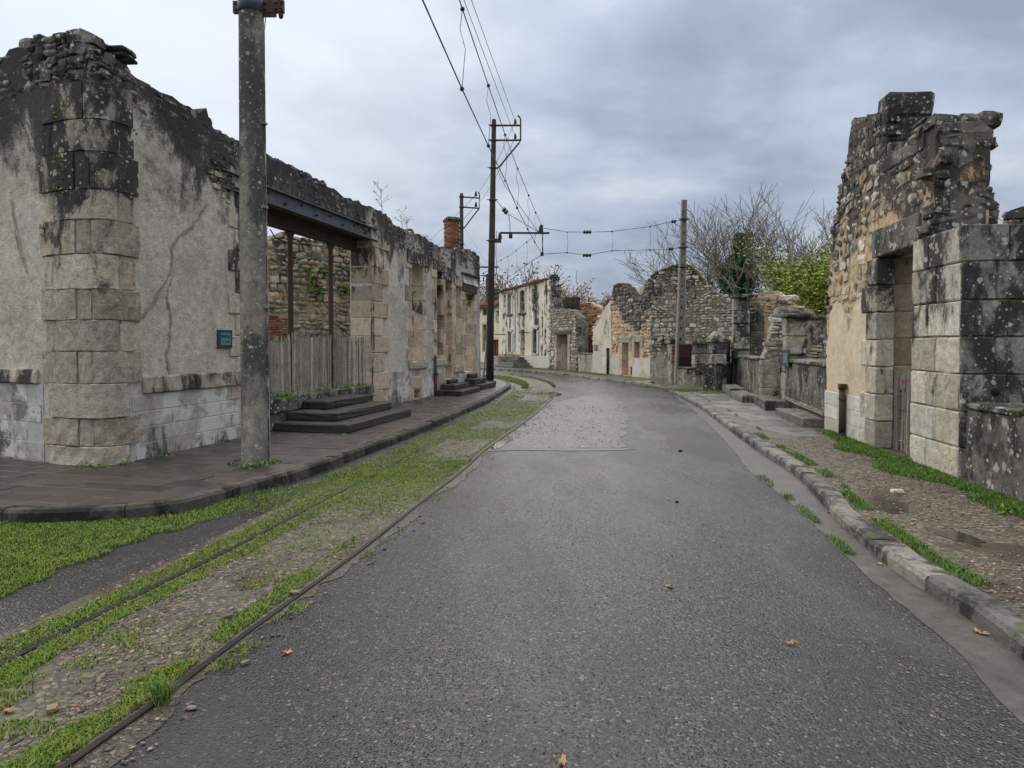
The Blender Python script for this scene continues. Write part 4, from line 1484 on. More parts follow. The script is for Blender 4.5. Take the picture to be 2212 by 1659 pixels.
# the plaque is stretched along the wall by its true size, so the letters are sized to its width
lettering('PHARMACIE', pw * .125, Matrix.Translation((fm, -.0405, pl1[1] + ph * .64)) @ Matrix.Diagonal((1, 1, 1.6, 1)) @ Rx, m_plate_tx, plate)
lettering('M. Pascaud', pw * .105, Matrix.Translation((fm, -.0405, pl1[1] + ph * .36)) @ Matrix.Diagonal((1, 1, 1.5, 1)) @ Rx, m_plate_tx, plate)
# the plaque mesh sits in frame coordinates already

# old crack repairs in the roughcast
def ribbon(F, name, vpts, w, mat, y=-.006):
    P = densify(F.pts(vpts), .045, .016, 3, closed=False)
    V, Fc = [], []
    r = random.Random(len(P))
    for i, (a, b) in enumerate(P):
        t = (Vector(P[min(i + 1, len(P) - 1)]) - Vector(P[max(i - 1, 0)])).normalized()
        k = w * r.uniform(.3, 1.7)
        V += [(a - t.y * k, y + .004, b + t.x * k), (a, y, b), (a + t.y * k, y + .004, b - t.x * k)]
    for i in range(len(P) - 1):
        for j in (0, 1):
            Fc.append((i * 3 + j, i * 3 + j + 1, i * 3 + j + 4, i * 3 + j + 3))
    return mk(name, V, Fc, mat, F.obj, F.M, True)


cv = lambda x, y: (x * .3581, 486 + y * .3581)
ribbon(Lf, 'crack_repair', [(448, 440)] + [cv(*q) for q in ((1165, 0), (1060, 90), (1030, 140), (1040, 200), (1020, 290), (950, 420), (900, 500), (830, 580))], .017, m_crack, -.016)
ribbon(Lf, 'crack_repair', [cv(*q) for q in ((1040, 300), (1000, 430), (1030, 560), (1020, 700), (1000, 800), (1020, 900))], .015, m_crack, -.016)
ribbon(Sf, 'crack_repair', [(22, 430)] + [cv(*q) for q in ((90, 60), (120, 200), (190, 350), (250, 500), (275, 660), (290, 740))], .014, m_crack, .004)

# downpipe by the second window
sp = Lf.s(937)
pipe = tube('downpipe', [(sp, -.06, -.02), (sp, -.06, .62)], .05, m_redrust, Lf.obj, Lf.M, 10)
tube('upper_pipe', [(sp, -.055, .62), (sp, -.055, 1.12), (sp - .03, -.03, 1.16)], .032, m_lead, pipe, None, 8)
tube('pipe_collar', [(sp, -.06, .60), (sp, -.06, .66)], .062, m_redrust, pipe, None, 10)

# brick chimney standing on the end block
ch_c = at(976, 560, 24.6)
chz0, chz1 = at(976, 549, 24.6).z - .12, at(976, 470, 24.6).z
cw = .235
chM = Lf.own.inverted() @ Matrix.Translation((ch_c.x, ch_c.y, 0)) @ Matrix.Rotation(.35, 4, 'Z')
core = box('chimney', -cw + .02, cw - .02, -cw + .02, cw - .02, chz0 - .6, chz1 - .03, m_mort_brown, Lf.obj, chM, 0)
bme = bpy.data.meshes.new('brick')
bmx = bmesh.new()
bm_box(bmx, -.105, .105, -.05, .05, -.028, .028, .004, .002)
bmesh.ops.recalc_face_normals(bmx, faces=bmx.faces)
bmx.to_mesh(bme); bmx.free()
bme.materials.append(m_brick)
z, j = chz0, 0
while z < chz1 - .16:
    for f in range(4):
        for k in (-1, 0, 1):
            off = k * .225 + (.11 if (j + f) % 2 else 0)
            if abs(off) > .16:
                continue
            Mb = Matrix.Rotation(f * math.pi / 2, 4, 'Z') @ Matrix.Translation((off, -cw + .045, z + .03)) @ Matrix.Rotation(random.uniform(-.02, .02), 4, 'Z')
            link('brick', bme, core, Mb)
    z += .072
    j += 1
box('chimney_cap', -cw - .03, cw + .03, -cw - .03, cw + .03, chz1 - .16, chz1 - .06, m_rub_top, core, None, .02, .012, 1)
box('chimney_crown', -cw + .02, cw - .02, -cw + .02, cw - .02, chz1 - .058, chz1, m_rub_top, core, None, .03, .015, 1)
# broken cornice lump under the chimney
rubble(Lf, Lf.pts([(962, 552), (966, 535), (1000, 534), (1028, 540), (1034, 560)]), m_rub_top, (.2, .5), (.1, .2), y=.25, depth=.6, proud=.0, keep=10, seed=36)


def steps(F, name, label, lst, mat):
    """lst of (s0,s1,n_out,z0,z1): stone steps against the wall"""
    p = F.own @ Vector(((lst[0][0] + lst[0][1]) / 2, 0, 0))
    ang = math.atan2(F.d.y, F.d.x)
    root = thing(name, label, 'steps', (p.x, p.y, .12), ang)
    c = (lst[0][0] + lst[0][1]) / 2
    for s0, s1, n, z0, z1 in lst:
        box('step', s0 - c, s1 - c, -n, -.075, z0, z1, mat, root, None, .018, .006, 2)
    return root


steps(Lf, 'stone_steps', 'broad flight of three black stone steps before the picket fenced shop front', [(3.2, 6.1, 1.4, 0, .15), (3.6, 6.0, 1.02, .152, .30), (4.1, 5.9, .58, .302, .45)], m_step)
sb = Lf.s(968)
steps(Lf, 'stone_steps', 'pair of small mossy door steps beyond the rusty downpipe', [(sb - 1.35, sb + .7, .82, 0, .15), (sb - .9, sb + .55, .5, .152, .30), (sb - .45, sb + .4, .2, .302, .41)], m_step)
se = Lf.s(1014)
steps(Lf, 'stone_steps', 'stone door steps under the white fascia beside the tall tarred pole', [(se - 1.0, se + .75, .72, 0, .17), (se - .85, se + .5, .45, .172, .34), (se - .55, se + .35, .2, .342, .5)], m_step)


# ------------------------------------------------------------------ paling fences
PALES = []
for i in range(7):
    r = random.Random(100 + i)
    path = [(r.uniform(-.002, .002) * k, r.uniform(-.004, .004), k / 6) for k in range(7)]
    V, Fc = tube_arr(path, [.017 + r.uniform(-.004, .004) for _ in range(6)] + [.011], 5)
    me = bpy.data.meshes.new('pale')
    me.from_pydata([tuple(v) for v in V], [], Fc)
    me.materials.append(m_wood)
    PALES.append(me)


def paling(name, label, F, s0, s1, y, z0, hgt, n, seed, wires=3, root=None, zslope=0):
    r = random.Random(seed)
    if root is None:
        p = F.own @ Vector((s0, y, z0))
        root = thing(name, label, 'fence', p, math.atan2(F.d.y, F.d.x), 'chestnut paling fences')
    L = s1 - s0
    for i in range(n):
        x = L * (i + .5) / n + r.uniform(-.3, .3) * L / n
        M = Matrix.Translation((x, r.uniform(-.015, .015), zslope * x - .02)) @ Matrix.Rotation(r.uniform(0, 6.28), 4, 'Z') @ Matrix.Rotation(r.uniform(-.025, .025), 4, 'X') @ Matrix.Diagonal((r.uniform(.8, 1.25), r.uniform(.8, 1.25), hgt * r.uniform(.95, 1.03), 1))
        link('pale', r.choice(PALES), root, M)
    for k in range(wires):
        zz = hgt * (.12 + .74 * k / max(1, wires - 1))
        pts = [(L * q / 30, (-.022 if q % 2 else .022), zz + zslope * L * q / 30 + r.uniform(-.006, .006)) for q in range(31)]
        tube('tie_wire', pts, .004, m_wire, root, None, 4)
    return root


paling('paling_fence', 'long silver grey chestnut paling fence across the old shop front', Lf, s_j0 + .1, s_j1 - .05, .12, .56, 1.12, 54, 5)
# ------------------------------------------------------------------ right: doorway ruin
RA, RB = Vector(G(1785, 927, .1)), Vector(G(2079, 1038, .1))
Rf = Frame(RA, RB, .1, name='doorway_ruin', label='tall broken stone ruin on the right with a granite doorway and pale block plinth', cat='ruin')
RW = .6
L = Rf.L
d0, d1 = Rf.s(1896, 968), Rf.s(1973, 998)
dz = Rf.z(1975, 533)
z42 = Rf.z(1915, 343)
s_p = Rf.s(1914, 240)
s_e = Rf.s(2021, 350)
prof = [(0.02, 2.2)] + Rf.pts([(1790, 620), (1800, 500), (1812, 430), (1830, 340), (1840, 276), (1875, 252), (1905, 236)]) + [(s_p - .06, Rf.z(1912, 206)), (s_p, Rf.z(1914, 206)), (s_p, z42)] + \
    [(s_e - .35, z42 + .06), (s_e - .02, z42 + .12), (s_e, z42), (s_e, 2.78), (L - .02, 2.76)]
prof[0] = (0.0, prof[1][1])
door = rect(d0 - .22, -.12, d1 + .22, dz + .1)
wall(Rf, 'wall', prof, m_mort_och, [door], RW, 0, -.15, .02, .2, .025, 2.5, 15)
upper = [p for p in prof[1:12]] + [(s_e - .02, z42), (s_e - .02, dz + .4), (d0 - .35, dz + .4), (d0 - .5, 2.0), (.9, 1.9), (.0, 2.0)]
rubble(Rf, upper, m_rub_och, (.15, .40), (.12, .28), [rect(d0 - .2, 0, d1 + .5, dz + .4)], 0, .18, .018, 110, 41, tilt=.35, gap=.045)
darktop = Rf.pts([(1800, 500), (1830, 335), (1842, 270), (1905, 232)]) + [(s_p, Rf.z(1914, 205)), (s_p, z42), (s_e, z42 + .1), (s_e, 3.2), (d0 - .2, 3.5), (1.2, 3.9), (.6, 3.3)]
rubble(Rf, darktop, m_rub_top, (.16, .38), (.11, .25), (), 0, .18, .014, 50, 42, tilt=.3, gap=.012)
rubble(Rf, [(.0, 1.2), (-.02, prof[1][1]), prof[2], prof[3], prof[4], (prof[4][0] + .16, prof[4][1]), (prof[2][0] + .14, prof[2][1]), (.12, prof[1][1]), (.12, 1.2)], m_rub_top, (.12, .24), (.1, .2), (), 0, .3, .04, 20, 43)
# cream render that still clings between the door and the far corner
wall(Rf, 'render_patch', [(.08, .6), (.06, 1.5), (.2, 2.0), (.55, 2.25), (.95, 2.0), (1.1, 1.7), (1.3, 2.1), (d0 - .42, 2.3), (d0 - .38, .4)], m_render_r, [], .05, -.028, .3, .05, .12, .012, 4, 16)
# plinth blocks
for j in range(3):
    s = .02
    while s < d0 - .38:
        e = min(s + random.uniform(.6, .85), d0 - .36)
        fbox(Rf, 'plinth_block', s + .004, e - .004, -.045, .06, .0 + j * .23, .226 + j * .23, m_plinth_r, .008, .002)
        s = e
# door jambs: big granite blocks, through stones
for k in range(7):
    z0, z1 = k * dz / 7, (k + 1) * dz / 7
    lg = .58 if k % 2 else .38
    fbox(Rf, 'jamb_stone', d0 - lg, d0 + .004, -.05, .20, z0 + .006, z1 - .006, m_granite_r, .014, .006, 1)
    fbox(Rf, 'inner_jamb_stone', d0 - .34, d0 - .20, .22, RW + .02, z0 + .02, z1 + .01, m_granite_jamb, .014, .006, 1)
zc = [0, .36, .76, 1.17, 1.58, 1.98, 2.40, 2.80]
for k, (z0, z1) in enumerate(zip(zc, zc[1:])):
    m = d1 + (.62 if k % 2 else .42)
    fbox(Rf, 'pier_stone', d1 - .004, m - .005, -.05, .34, z0 + .006, z1 - .006, m_granite_r, .016, .006, 1)
    fbox(Rf, 'pier_stone', m + .005, L - .02, -.045, .36, z0 + .006, z1 - .006, m_granite_r, .016, .006, 1)
    w = .30 if k % 2 else .42
    fbox(Rf, 'end_stone', L - .015, L + .03, -.047, w - .004, z0 + .005, z1 - .005, m_granite_dark, .012, .005, 1)
    fbox(Rf, 'end_stone', L - .3, L + .026, w + .004, RW + .03, z0 + .005, z1 - .005, m_granite_dark, .014, .006, 1)
fbox(Rf, 'lintel', d0 - .22, d1 + .12, -.05, .30, dz + .004, dz + .40, m_dark_render, .018, .006, 1)
fbox(Rf, 'lintel', d0 - .1, d1 + .12, .31, RW - .01, dz + .006, dz + .25, m_granite_jamb, .018, .006, 1)
fbox(Rf, 'sill_course', s_p - .02, s_e - .25, -.03, .4, z42 - .19, z42 + .005, m_dark_render, .015, .006, 1)
# broken ends of the wall, facing the viewer
E1 = Frame(Vector(Rf.w(s_p, 0)), Vector(Rf.w(s_p, RW)), .1, owner=Rf)
for k in range(3):
    zz = z42 - .1 + k * (prof[8][1] - z42 + .12) / 3
    fbox(E1, 'pillar_stone', .02 - (.02 if k == 2 else 0), RW + (.02 if k == 2 else -.10), -.03, .3, zz + .004, zz + (prof[8][1] - z42 + .12) / 3 - .004, m_granite_dark, .03, .015, 1)
if 0: rubble(E1, [(.0, z42 - .1), (.0, prof[8][1] + .02), (RW, prof[8][1]), (RW, prof[8][1] - .55), (RW - .14, prof[8][1] - .62), (RW - .12, z42 - .1)], m_granite_dark, (.3, .62), (.28, .5), (), -.0, .3, .04, 20, 44, 'flat', gap=.006, tilt=.02)
E2 = Frame(Vector(Rf.w(s_e, 0)), Vector(Rf.w(s_e, RW + .12)), .1, owner=Rf)
fbox(E2, 'wall_core', .0, RW - .02, -.004, .06, 2.8, z42 + .06, m_rub_top, .02, .01, 2)
rubble(E2, [(.0, 2.7), (.0, z42 + .12), (.2, z42 + .2), (.5, z42 + .22), (.62, z42 + .1), (RW + .02, z42 - .3), (RW - .02, z42 - .6), (RW + .1, z42 - .9), (RW + .12, 2.7)], m_rub_top, (.16, .34), (.09, .2), (), .0, .3, .008, 40, 45, tilt=.25, gap=-.012)
rubble(E2, [(.05, z42 - .1), (.1, z42 + .2), (.55, z42 + .24), (.6, z42 - .1)], m_rub_top, (.2, .4), (.1, .16), (), .3, .4, .0, 6, 46)
# rough stuff seen through the doorway
D2 = Frame(Vector(Rf.w(d0 - 3.4, 1.6)), Vector(Rf.w(d1 + .6, 1.6)), .1, owner=Rf)
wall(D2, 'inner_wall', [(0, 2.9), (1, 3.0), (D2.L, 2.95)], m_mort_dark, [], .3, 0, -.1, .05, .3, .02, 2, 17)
rubble(D2, rect(0, 0, D2.L, 2.95), m_rub_mix, (.2, .5), (.15, .34), (), 0, .15, .03, 30, 47, tilt=.2)
# drain pipe stub
sp = Rf.s(1833, 900)
pp = tube('drain_pipe', [(sp, -.10, -.02), (sp, -.10, .80)], .052, m_pole, Rf.obj, Rf.M, 10)
tube('pipe_collar', [(sp, -.10, .77), (sp, -.10, .86)], .066, m_pole, pp, None, 10)
tube('pipe_collar', [(sp, -.10, .60), (sp, -.10, .63)], .060, m_pole, pp, None, 10)
tube('pipe_foot', [(sp, -.10, -.02), (sp, -.10, .07)], .068, m_pole, pp, None, 10)
# flat dark disc painting the shade of a hole in the wall end
lathe('drain_shade_disc', [(.045, -.05), (.047, .003), (.0, .002)], m_dark, Rf.obj, Rf.M @ Matrix.Translation((L + .028, .30, .98)) @ Matrix.Rotation(math.pi / 2, 4, 'Y'), 12)

pf = paling('paling_fence', 'short upright bundle of grey pales closing the granite doorway at right', Rf, d0 - .16, d1 - .06, .25, .0, 1.16, 13, 8)
Lp = d1 - .06 - d0 + .16
tagp = box('notice', Lp * .30, Lp * .30 + .17, -.05, -.044, .88, 1.06, m_metalgrey, pf, None, .002)
mk('red_arrow', [(Lp * .30 + x, -.052, .97 + z) for x, z in ((.03, -.03), (.14, -.03), (.14, .01), (.10, .045), (.05, .02))], [(0, 1, 2, 3, 4)], m_red, tagp)

# low wall running towards the viewer
LWf = Frame(Vector(Rf.w(L + .03, .02)), Vector(Rf.w(L + 4.2, .02)), .1, name='low_wall', label='low black lichened garden wall with mossy coping at the right edge', cat='wall')
wall(LWf, 'wall', [(0, .78), (.8, .80), (2, .84), (4.1, .86)], m_dark_render, [], .5, 0, -.15, .015, .18, .03, 3, 18)
for i in range(4):
    fbox(LWf, 'coping_stone', .02 + i * 1.0, 1.0 + i * 1.0, -.03, .54, .80 + i * .02, .87 + i * .02, m_granite_dark, .02, .01, 2)
# mossy rubble wall behind it
BK = Frame(at(2120, 743, 13.5).xy, at(2500, 743, 12.5).xy, .1, name='garden_wall', label='moss topped rubble wall rising behind the low wall at far right', cat='wall')
kt = BK.pts([(2150, 560), (2178, 500), (2188, 452), (2212, 446), (2300, 440), (2480, 450)])
wall(BK, 'wall', kt, m_mort_och, [], .45, 0, -.1, .05, .3, .03, 2, 19)
rubble(BK, kt + [(kt[-1][0], 0), (kt[0][0], 0)], m_rub_och, (.2, .45), (.12, .25), (), 0, .2, .04, 30, 48)

# ------------------------------------------------------------------ right: window-sill ruin next to it
PA, PB = Vector(G(1690, 879, .1)), Vector(RA) + Vector((.03, .08))
Pf = Frame(PA, PB, .1, name='sill_ruin', label='low blackened ruin with a stone pier beside the doorway ruin', cat='ruin')
ptop = Pf.z(1704, 686)
for k in range(5):
    fbox(Pf, 'pier_stone', -.02, .52 if k % 2 else .46, -.03, .46, k * ptop / 5 + .005, (k + 1) * ptop / 5 - .005, m_grey_render, .02, .012, 1)
fbox(Pf, 'pier_cap', -.06, .60, -.07, .56, ptop + .002, ptop + .09, m_granite_dark, .02, .012, 2)
zl = Pf.z(1750, 788)
wall(Pf, 'sill_wall', [(.47, zl), (2.0, zl + .02), (Pf.L, zl - .02)], m_dark_render, [], .45, 0, -.15, .01, .2, .025, 2.5, 20)
for i in range(3):
    a = .48 + i * (Pf.L - .5) / 3
    fbox(Pf, 'sill_stone', a + .006, a + (Pf.L - .5) / 3, -.05, .5, zl + .004, zl + .075, m_granite_dark, .015, .006, 1)
fbox(Pf, 'plinth_course', .5, Pf.L - .02, -.07, .0, .22, .30, m_grey_render, .02, .008, 1)
# inner partition of the same ruin, facing the street viewer
Q0 = at(1716, 743, 16.9).xy
Qf = Frame(Q0, at(1815, 743, 16.4).xy, .1, owner=Pf)
qt = Qf.pts([(1716, 690), (1760, 688), (1785, 690), (1795, 700)])
wall(Qf, 'partition', qt + [(Qf.L, qt[-1][1] - .1)], m_grey_render, [], .4, 0, -.1, .02, .2, .03, 2.4, 21)
rubble(Qf, Qf.pts([(1745, 745), (1790, 740), (1795, 785), (1750, 790)]), m_rub_grey, (.14, .3), (.08, .16), (), 0, .12, .03, 20, 49)
fbox(Qf, 'coping_stone', -.02, Qf.L + .03, -.06, .45, qt[0][1], qt[0][1] + .07, m_granite_dark, .02, .012, 2)
# leaning fragment
S0 = Vector(G(1646, 868, .1))
Sf2 = Frame(S0, S0 + Vector((2.0, -.25)), .1, name='wall_fragment', label='buttress shaped stub of blackened wall sloping up left of the stone pier', cat='ruin')
fp = Sf2.pts([(1648, 800), (1662, 740), (1674, 690), (1684, 664), (1700, 660), (1722, 668), (1737, 676)])
wall(Sf2, 'wall', fp, m_grey_render, [], .5, 0, -.15, .03, .2, .05, 2.5, 22)
rubble(Sf2, fp + [(fp[-1][0], 1.2), (.5, 1.0), (fp[0][0], .9)], m_rub_grey, (.14, .36), (.09, .18), (), 0, .16, .035, 60, 50)
for k in range(3):
    fbox(Sf2, 'base_stone', -.02, .42 - .05 * k, -.06, .3, k * .36 + .005, (k + 1) * .36 - .005, m_grey_render, .02, .012, 1)


def wall_plate(F, vx0, vy0, vx1, vy1, mat=m_plate, y=-.06, name='plaque'):
    a, b = F.sz(vx0, vy0, y), F.sz(vx1, vy1, y)
    s0, s1 = min(a[0], b[0]), max(a[0], b[0])
    z0, z1 = min(a[1], b[1]), max(a[1], b[1])
    p = fbox(F, name, s0, s1, y, y + .03, z0, z1, mat, .003)
    w, h = s1 - s0, z1 - z0
    fbox(F, 'plaque_field', s0 + w * .2, s1 - w * .2, y - .004, y + .001, z0 + h * .2, z1 - h * .2, m_plate_in, .001, parent=p, M2=Matrix.Identity(4))
    return p


wall_plate(Pf, 1690, 755, 1703, 793, m_plate, -.07)

# ------------------------------------------------------------------ ruin with tall pillar and ochre inner wall
BA, BB = Vector(G(1581, 836, .1)), Vector(G(1650, 868, .1))
Bf = Frame(BA, BB, .1, name='pillar_ruin', label='ruin with a tall pale pillar and ochre rubble wall behind low black wall', cat='ruin')
bt = Bf.z(1592, 641)
nb = 7
for k in range(nb):
    fbox(Bf, 'pillar_stone', -.03, .58 if k % 2 else .5, -.03, .5, k * bt / nb + .005, (k + 1) * bt / nb - .005, m_grey_render, .02, .012, 1)
fbox(Bf, 'pillar_cap', -.08, .7, -.08, .6, bt + .003, bt + .1, m_granite_dark, .03, .02, 2)
zl = Bf.z(1625, 776)
wall(Bf, 'sill_wall', [(.5, zl), (3, zl), (Bf.L - .1, zl - .03)], m_dark_render, [], .45, 0, -.15, .012, .22, .025, 2.5, 23)
for i in range(5):
    a = .56 + i * (Bf.L - .66) / 5
    fbox(Bf, 'sill_stone', a + .006, a + (Bf.L - .66) / 5, -.05, .5, zl + .004, zl + .07, m_granite_dark, .015, .008, 1)
Cf = Frame(at(1594, 743, 24.4).xy, at(1760, 743, 22.6).xy, .1, owner=Bf)
ct = Cf.pts([(1596, 640), (1628, 642), (1633, 632), (1650, 628), (1676, 632), (1700, 650), (1730, 668), (1752, 676)])
wall(Cf, 'inner_wall', ct, m_mort_och, [], .5, 0, -.1, .06, .3, .04, 2, 24)
rubble(Cf, ct + [(ct[-1][0], .3), (ct[0][0], .3)], m_rub_mix, (.2, .55), (.09, .22), [rect(-.1, 0, 1.0, 2.4)], 0, .2, .04, 150, 51, tilt=.08)
for k in range(5):
    fbox(Cf, 'inner_stone', 0.02, .95, -.04, .3, .6 + k * .45, 1.04 + k * .45, m_dark_render, .02, .012, 1)
box('white_cap_stone', -.25, .25, -.2, .2, 0, .22, m_white, Bf.obj, Cf.M @ Matrix.Translation((Cf.s(1700), .2, Cf.z(1700, 652))), .05, .03, 2)
wall_plate(Bf, 1581, 758, 1592, 778, m_plate, -.06)

# low doorstep slabs on the right footway
def slab_step(name, label, c, near_r, far_l, h, mat):
    """near corner, near right end, far left end on the ground"""
    c, nr, fl = Vector(c), Vector(near_r), Vector(far_l)
    d = (fl - c)
    ang = math.atan2(d.y, d.x)
    w = abs((nr - c).cross(d.normalized()))
    root = thing(name, label, 'steps', (c.x, c.y, .1), ang)
    box('step', 0, d.length, -w, 0, -.02, h, mat, root, None, .02, .01, 2)
    return root


slab_step('door_step', 'long low door slab at the foot of the doorway ruin corner', G(1734, 924, .1), G(1784, 922, .1), G(1675, 898, .1), .17, m_step_r)
slab_step('door_step', 'small mossy block step before the leaning wall fragment', G(1653, 887, .1), G(1689, 884.5, .1), G(1629, 873, .1), .22, m_step_r)
ds = slab_step('door_step', 'two level mossy slab before the pillar ruin', G(1604, 870.5, .1), G(1637, 869, .1), G(1578, 858, .1), .19, m_step_r)
slab_step('door_step', 'flat grey slab step furthest along the right footway', G(1577, 857, .1), G(1606, 855, .1), G(1559, 846, .1), .24, m_step_r)

# ------------------------------------------------------------------ gate posts and iron gate leaves
def gate_post(label, vx0, vx1, vyb, vyt, seed):
    a, b = Vector(G(vx0, vyb, .1)), Vector(G(vx1, vyb, .1))
    w = (b - a).length
    c = (a + b) / 2
    h = at(vx0, vyt, a.y).z - .1
    root = thing('gate_post', label, 'gate post', (c.x, c.y + w / 2, .1), .12, 'stone gate posts')
    n = 4
    for k in range(n):
        box('post_stone', -w / 2, w / 2, -w / 2, w / 2, k * h / n - (.1 if k == 0 else 0), (k + 1) * h / n - .008, m_dark_render if k % 2 else m_grey_render, root, None, .02, .012, 1)
    e = w / 2 + .06
    hc = .34
    mk('post_cap', [(-e, -e, h), (e, -e, h), (e, e, h), (-e, e, h), (-e, -e, h + .08), (e, -e, h + .08), (e, e, h + .08), (-e, e, h + .08), (-.1, -.1, h + hc), (.1, -.1, h + hc), (.1, .1, h + hc), (-.1, .1, h + hc)],
       [(3, 2, 1, 0), (0, 1, 5, 4), (1, 2, 6, 5), (2, 3, 7, 6), (3, 0, 4, 7), (4, 5, 9, 8), (5, 6, 10, 9), (6, 7, 11, 10), (7, 4, 8, 11), (8, 9, 10, 11)], m_granite_dark, root)
    r = np.random.default_rng(seed)
    th = r.uniform(0, 6.28, 260)
    rr = np.sqrt(r.random(260)) * e
    pts = np.stack([rr * np.cos(th), rr * np.sin(th), h + .08 + (hc - .08) * np.clip(1 - np.maximum(abs(rr * np.cos(th)), abs(rr * np.sin(th))) / e, 0, .8)], 1)
    o = scatter_stones('moss', pts, r.uniform(.02, .05, 260), m_moss, .7, root, seed)
    o['kind'] = 'stuff'
    return root


gate_post('taller stone gate post with a mossy pyramid cap nearer the pillar ruin', 1537, 1568, 842, 738, 1)
gate_post('further gate post with moss heaped cap next to the concrete pole', 1501, 1528, 832, 742, 2)


def iron_gate(label, A, B, z0, z1, n=9):
    A, B = Vector(A), Vector(B)
    ang = math.atan2((B - A).y, (B - A).x)
    root = thing('iron_gate', label, 'gate', (A.x, A.y, z0), ang)
    Lg = (B - A).length
    h = z1 - z0
    box('panel', 0, Lg, -.01, .01, .04, h - .03, m_iron, root, None, 0)
    for k in range(n):
        tube('bar', [(Lg * (k + .5) / n, -.025, 0), (Lg * (k + .5) / n, -.025, h)], .012, m_iron, root, None, 5)
    for zz in (.08, h * .5, h - .06):
        box('cross_bar', 0, Lg, -.045, -.03, zz - .02, zz + .02, m_iron, root, None, 0)
    return root


iron_gate('rusted maroon sheet iron gate leaf left of the gate posts', G(1466, 829, .1), G(1500, 830, .1), .62, 1.62)
iron_gate('maroon iron gate leaf hinged between the near post and the pillar ruin', (Vector(G(1568, 842, .1)) + Vector((.05, .25))), Vector(BA) + Vector((-.05, .15)), .55, 1.75)
iron_gate('low scrap of iron gate between the two gate posts', (Vector(G(1529, 833, .1))), (Vector(G(1540, 838, .1)) + Vector((.1, .3))), .1, 1.7, 5)


def low_block(label, va, vb, vy0, vy1, top, mat=m_grey_render):
    A, B = Vector(G(va, vy0, .1)), Vector(G(vb, vy1, .1))
    f = Frame(A, B, .1, name='low_wall', label=label, cat='wall')
    wall(f, 'wall', [(0, top), (f.L * .5, top + .02), (f.L, top)], mat, [], .4, 0, -.12, .012, .2, .03, 3, int(va))
    nn = max(1, round(f.L / .6))
    for i in range(nn):
        fbox(f, 'coping_stone', f.L * i / nn + .006, f.L * (i + 1) / nn - .006, -.04, .44, top + .015, top + .075, m_granite_dark, .015, .01, 1)
    return f


low_block('short lichened wall under the left gate leaf', 1462, 1502, 831, 832, .58)
low_block('short mossy wall between the near gate post and the pillar ruin', 1546, 1582, 845, 838, .82, m_dark_render)

# ------------------------------------------------------------------ gabled rubble ruin
CL, D0 = Vector(G(1407, 816.5, .1)), Vector(G(1282, 806, .1))
Gf = Frame(CL, at(1600, 743, 28.6).xy, .1, name='gabled_ruin', label='large gabled grey rubble ruin with moss along its crest at the bend', cat='ruin')
gt = Gf.pts([(1406, 598), (1418, 590), (1436, 582), (1455, 575), (1472, 572), (1488, 576), (1500, 586), (1510, 600), (1522, 612), (1540, 626), (1556, 636), (1584, 646), (1598, 650)])
wall(Gf, 'gable_wall', gt, m_mort_mid, [], .55, 0, -.15, .07, .32, .04, 1.5, 25)
rubble(Gf, gt + [(gt[-1][0], .95), (.0, .95)], m_rub_grey, (.12, .36), (.09, .22), (), 0, .2, .03, 170, 52, tilt=.4, gap=.02)
wall(Gf, 'base_render', [(-.02, 1.0), (1.2, .98), (2.5, 1.0)], m_grey_render, [], .06, -.055, -.12, .02, .3, .02, 2, 26)
# moss along the crest
r = np.random.default_rng(4)
mp = []
for i in range(900):
    t = r.random() * 7.9
    k = int(t)
    a, b = gt[k], gt[k + 1]
    q = t - k
    mp.append((a[0] + (b[0] - a[0]) * q, r.uniform(-.03, .5), a[1] + (b[1] - a[1]) * q + r.uniform(-.03, .07)))
mp = np.array(mp)
o = scatter_stones('moss', mp, r.uniform(.04, .09, len(mp)), m_moss, .55, Gf.obj, 3)
o['kind'] = 'stuff'
SFf = Frame(D0, CL, .1, owner=Gf)
st = SFf.pts([(1283, 706), (1297, 680), (1308, 652), (1322, 635), (1326, 613), (1338, 610.5), (1353, 621.5), (1362, 632), (1374, 660), (1378, 674), (1386, 642), (1397, 606), (1405, 598)])
st = [(.0, st[0][1])] + st[1:] + [(SFf.L, st[-1][1])]
dr = [SFf.sz(1346, 741), SFf.sz(1360, 741)]
wd = [SFf.sz(1372, 739), SFf.sz(1384, 788)]
sdoor = rect(dr[0][0], .02, dr[1][0], dr[0][1])
swin = rect(wd[0][0], wd[1][1], wd[1][0], wd[0][1])
slot = rect(SFf.s(1331), SFf.z(1332, 762), SFf.s(1334), SFf.z(1332, 748))
wall(SFf, 'front_wall', st, m_mort_och, [sdoor, swin, slot], .5, .0, -.15, .06, .3, .03, 1.5, 27)
rubble(SFf, st + [(SFf.L, .8), (0, .8)], m_rub_och, (.2, .5), (.12, .26), [sdoor, swin, slot], 0, .18, .035, 90, 53, tilt=.35, gap=.05)
rub_poly = SFf.pts([(1326, 613), (1353, 621), (1374, 660), (1386, 642), (1404, 598), (1404, 680), (1375, 715), (1345, 690)])
rubble(SFf, rub_poly, m_rub_top, (.2, .5), (.12, .26), [swin, sdoor], 0, .18, .06, 40, 54, tilt=.16)
cr = SFf.pts([(1285, 712), (1298, 690), (1310, 664), (1321, 648), (1322, 700), (1323, 785)])
wall(SFf, 'render_patch', [(.04, cr[0][1])] + cr[1:4] + [cr[4], cr[5]], m_house2, [], .05, -.05, .2, .03, .25, .015, 2, 28)
wall(SFf, 'plinth', [(-.02, 1.0), (dr[0][0] - .2, .98)], m_plinth_r, [], .06, -.055, -.12, .01, .3, .01, 2, 29)
wall(SFf, 'plinth', [(dr[1][0] + .25, .85), (SFf.L - .02, .88)], m_plinth_r, [], .06, -.055, -.12, .01, .3, .01, 2, 30)
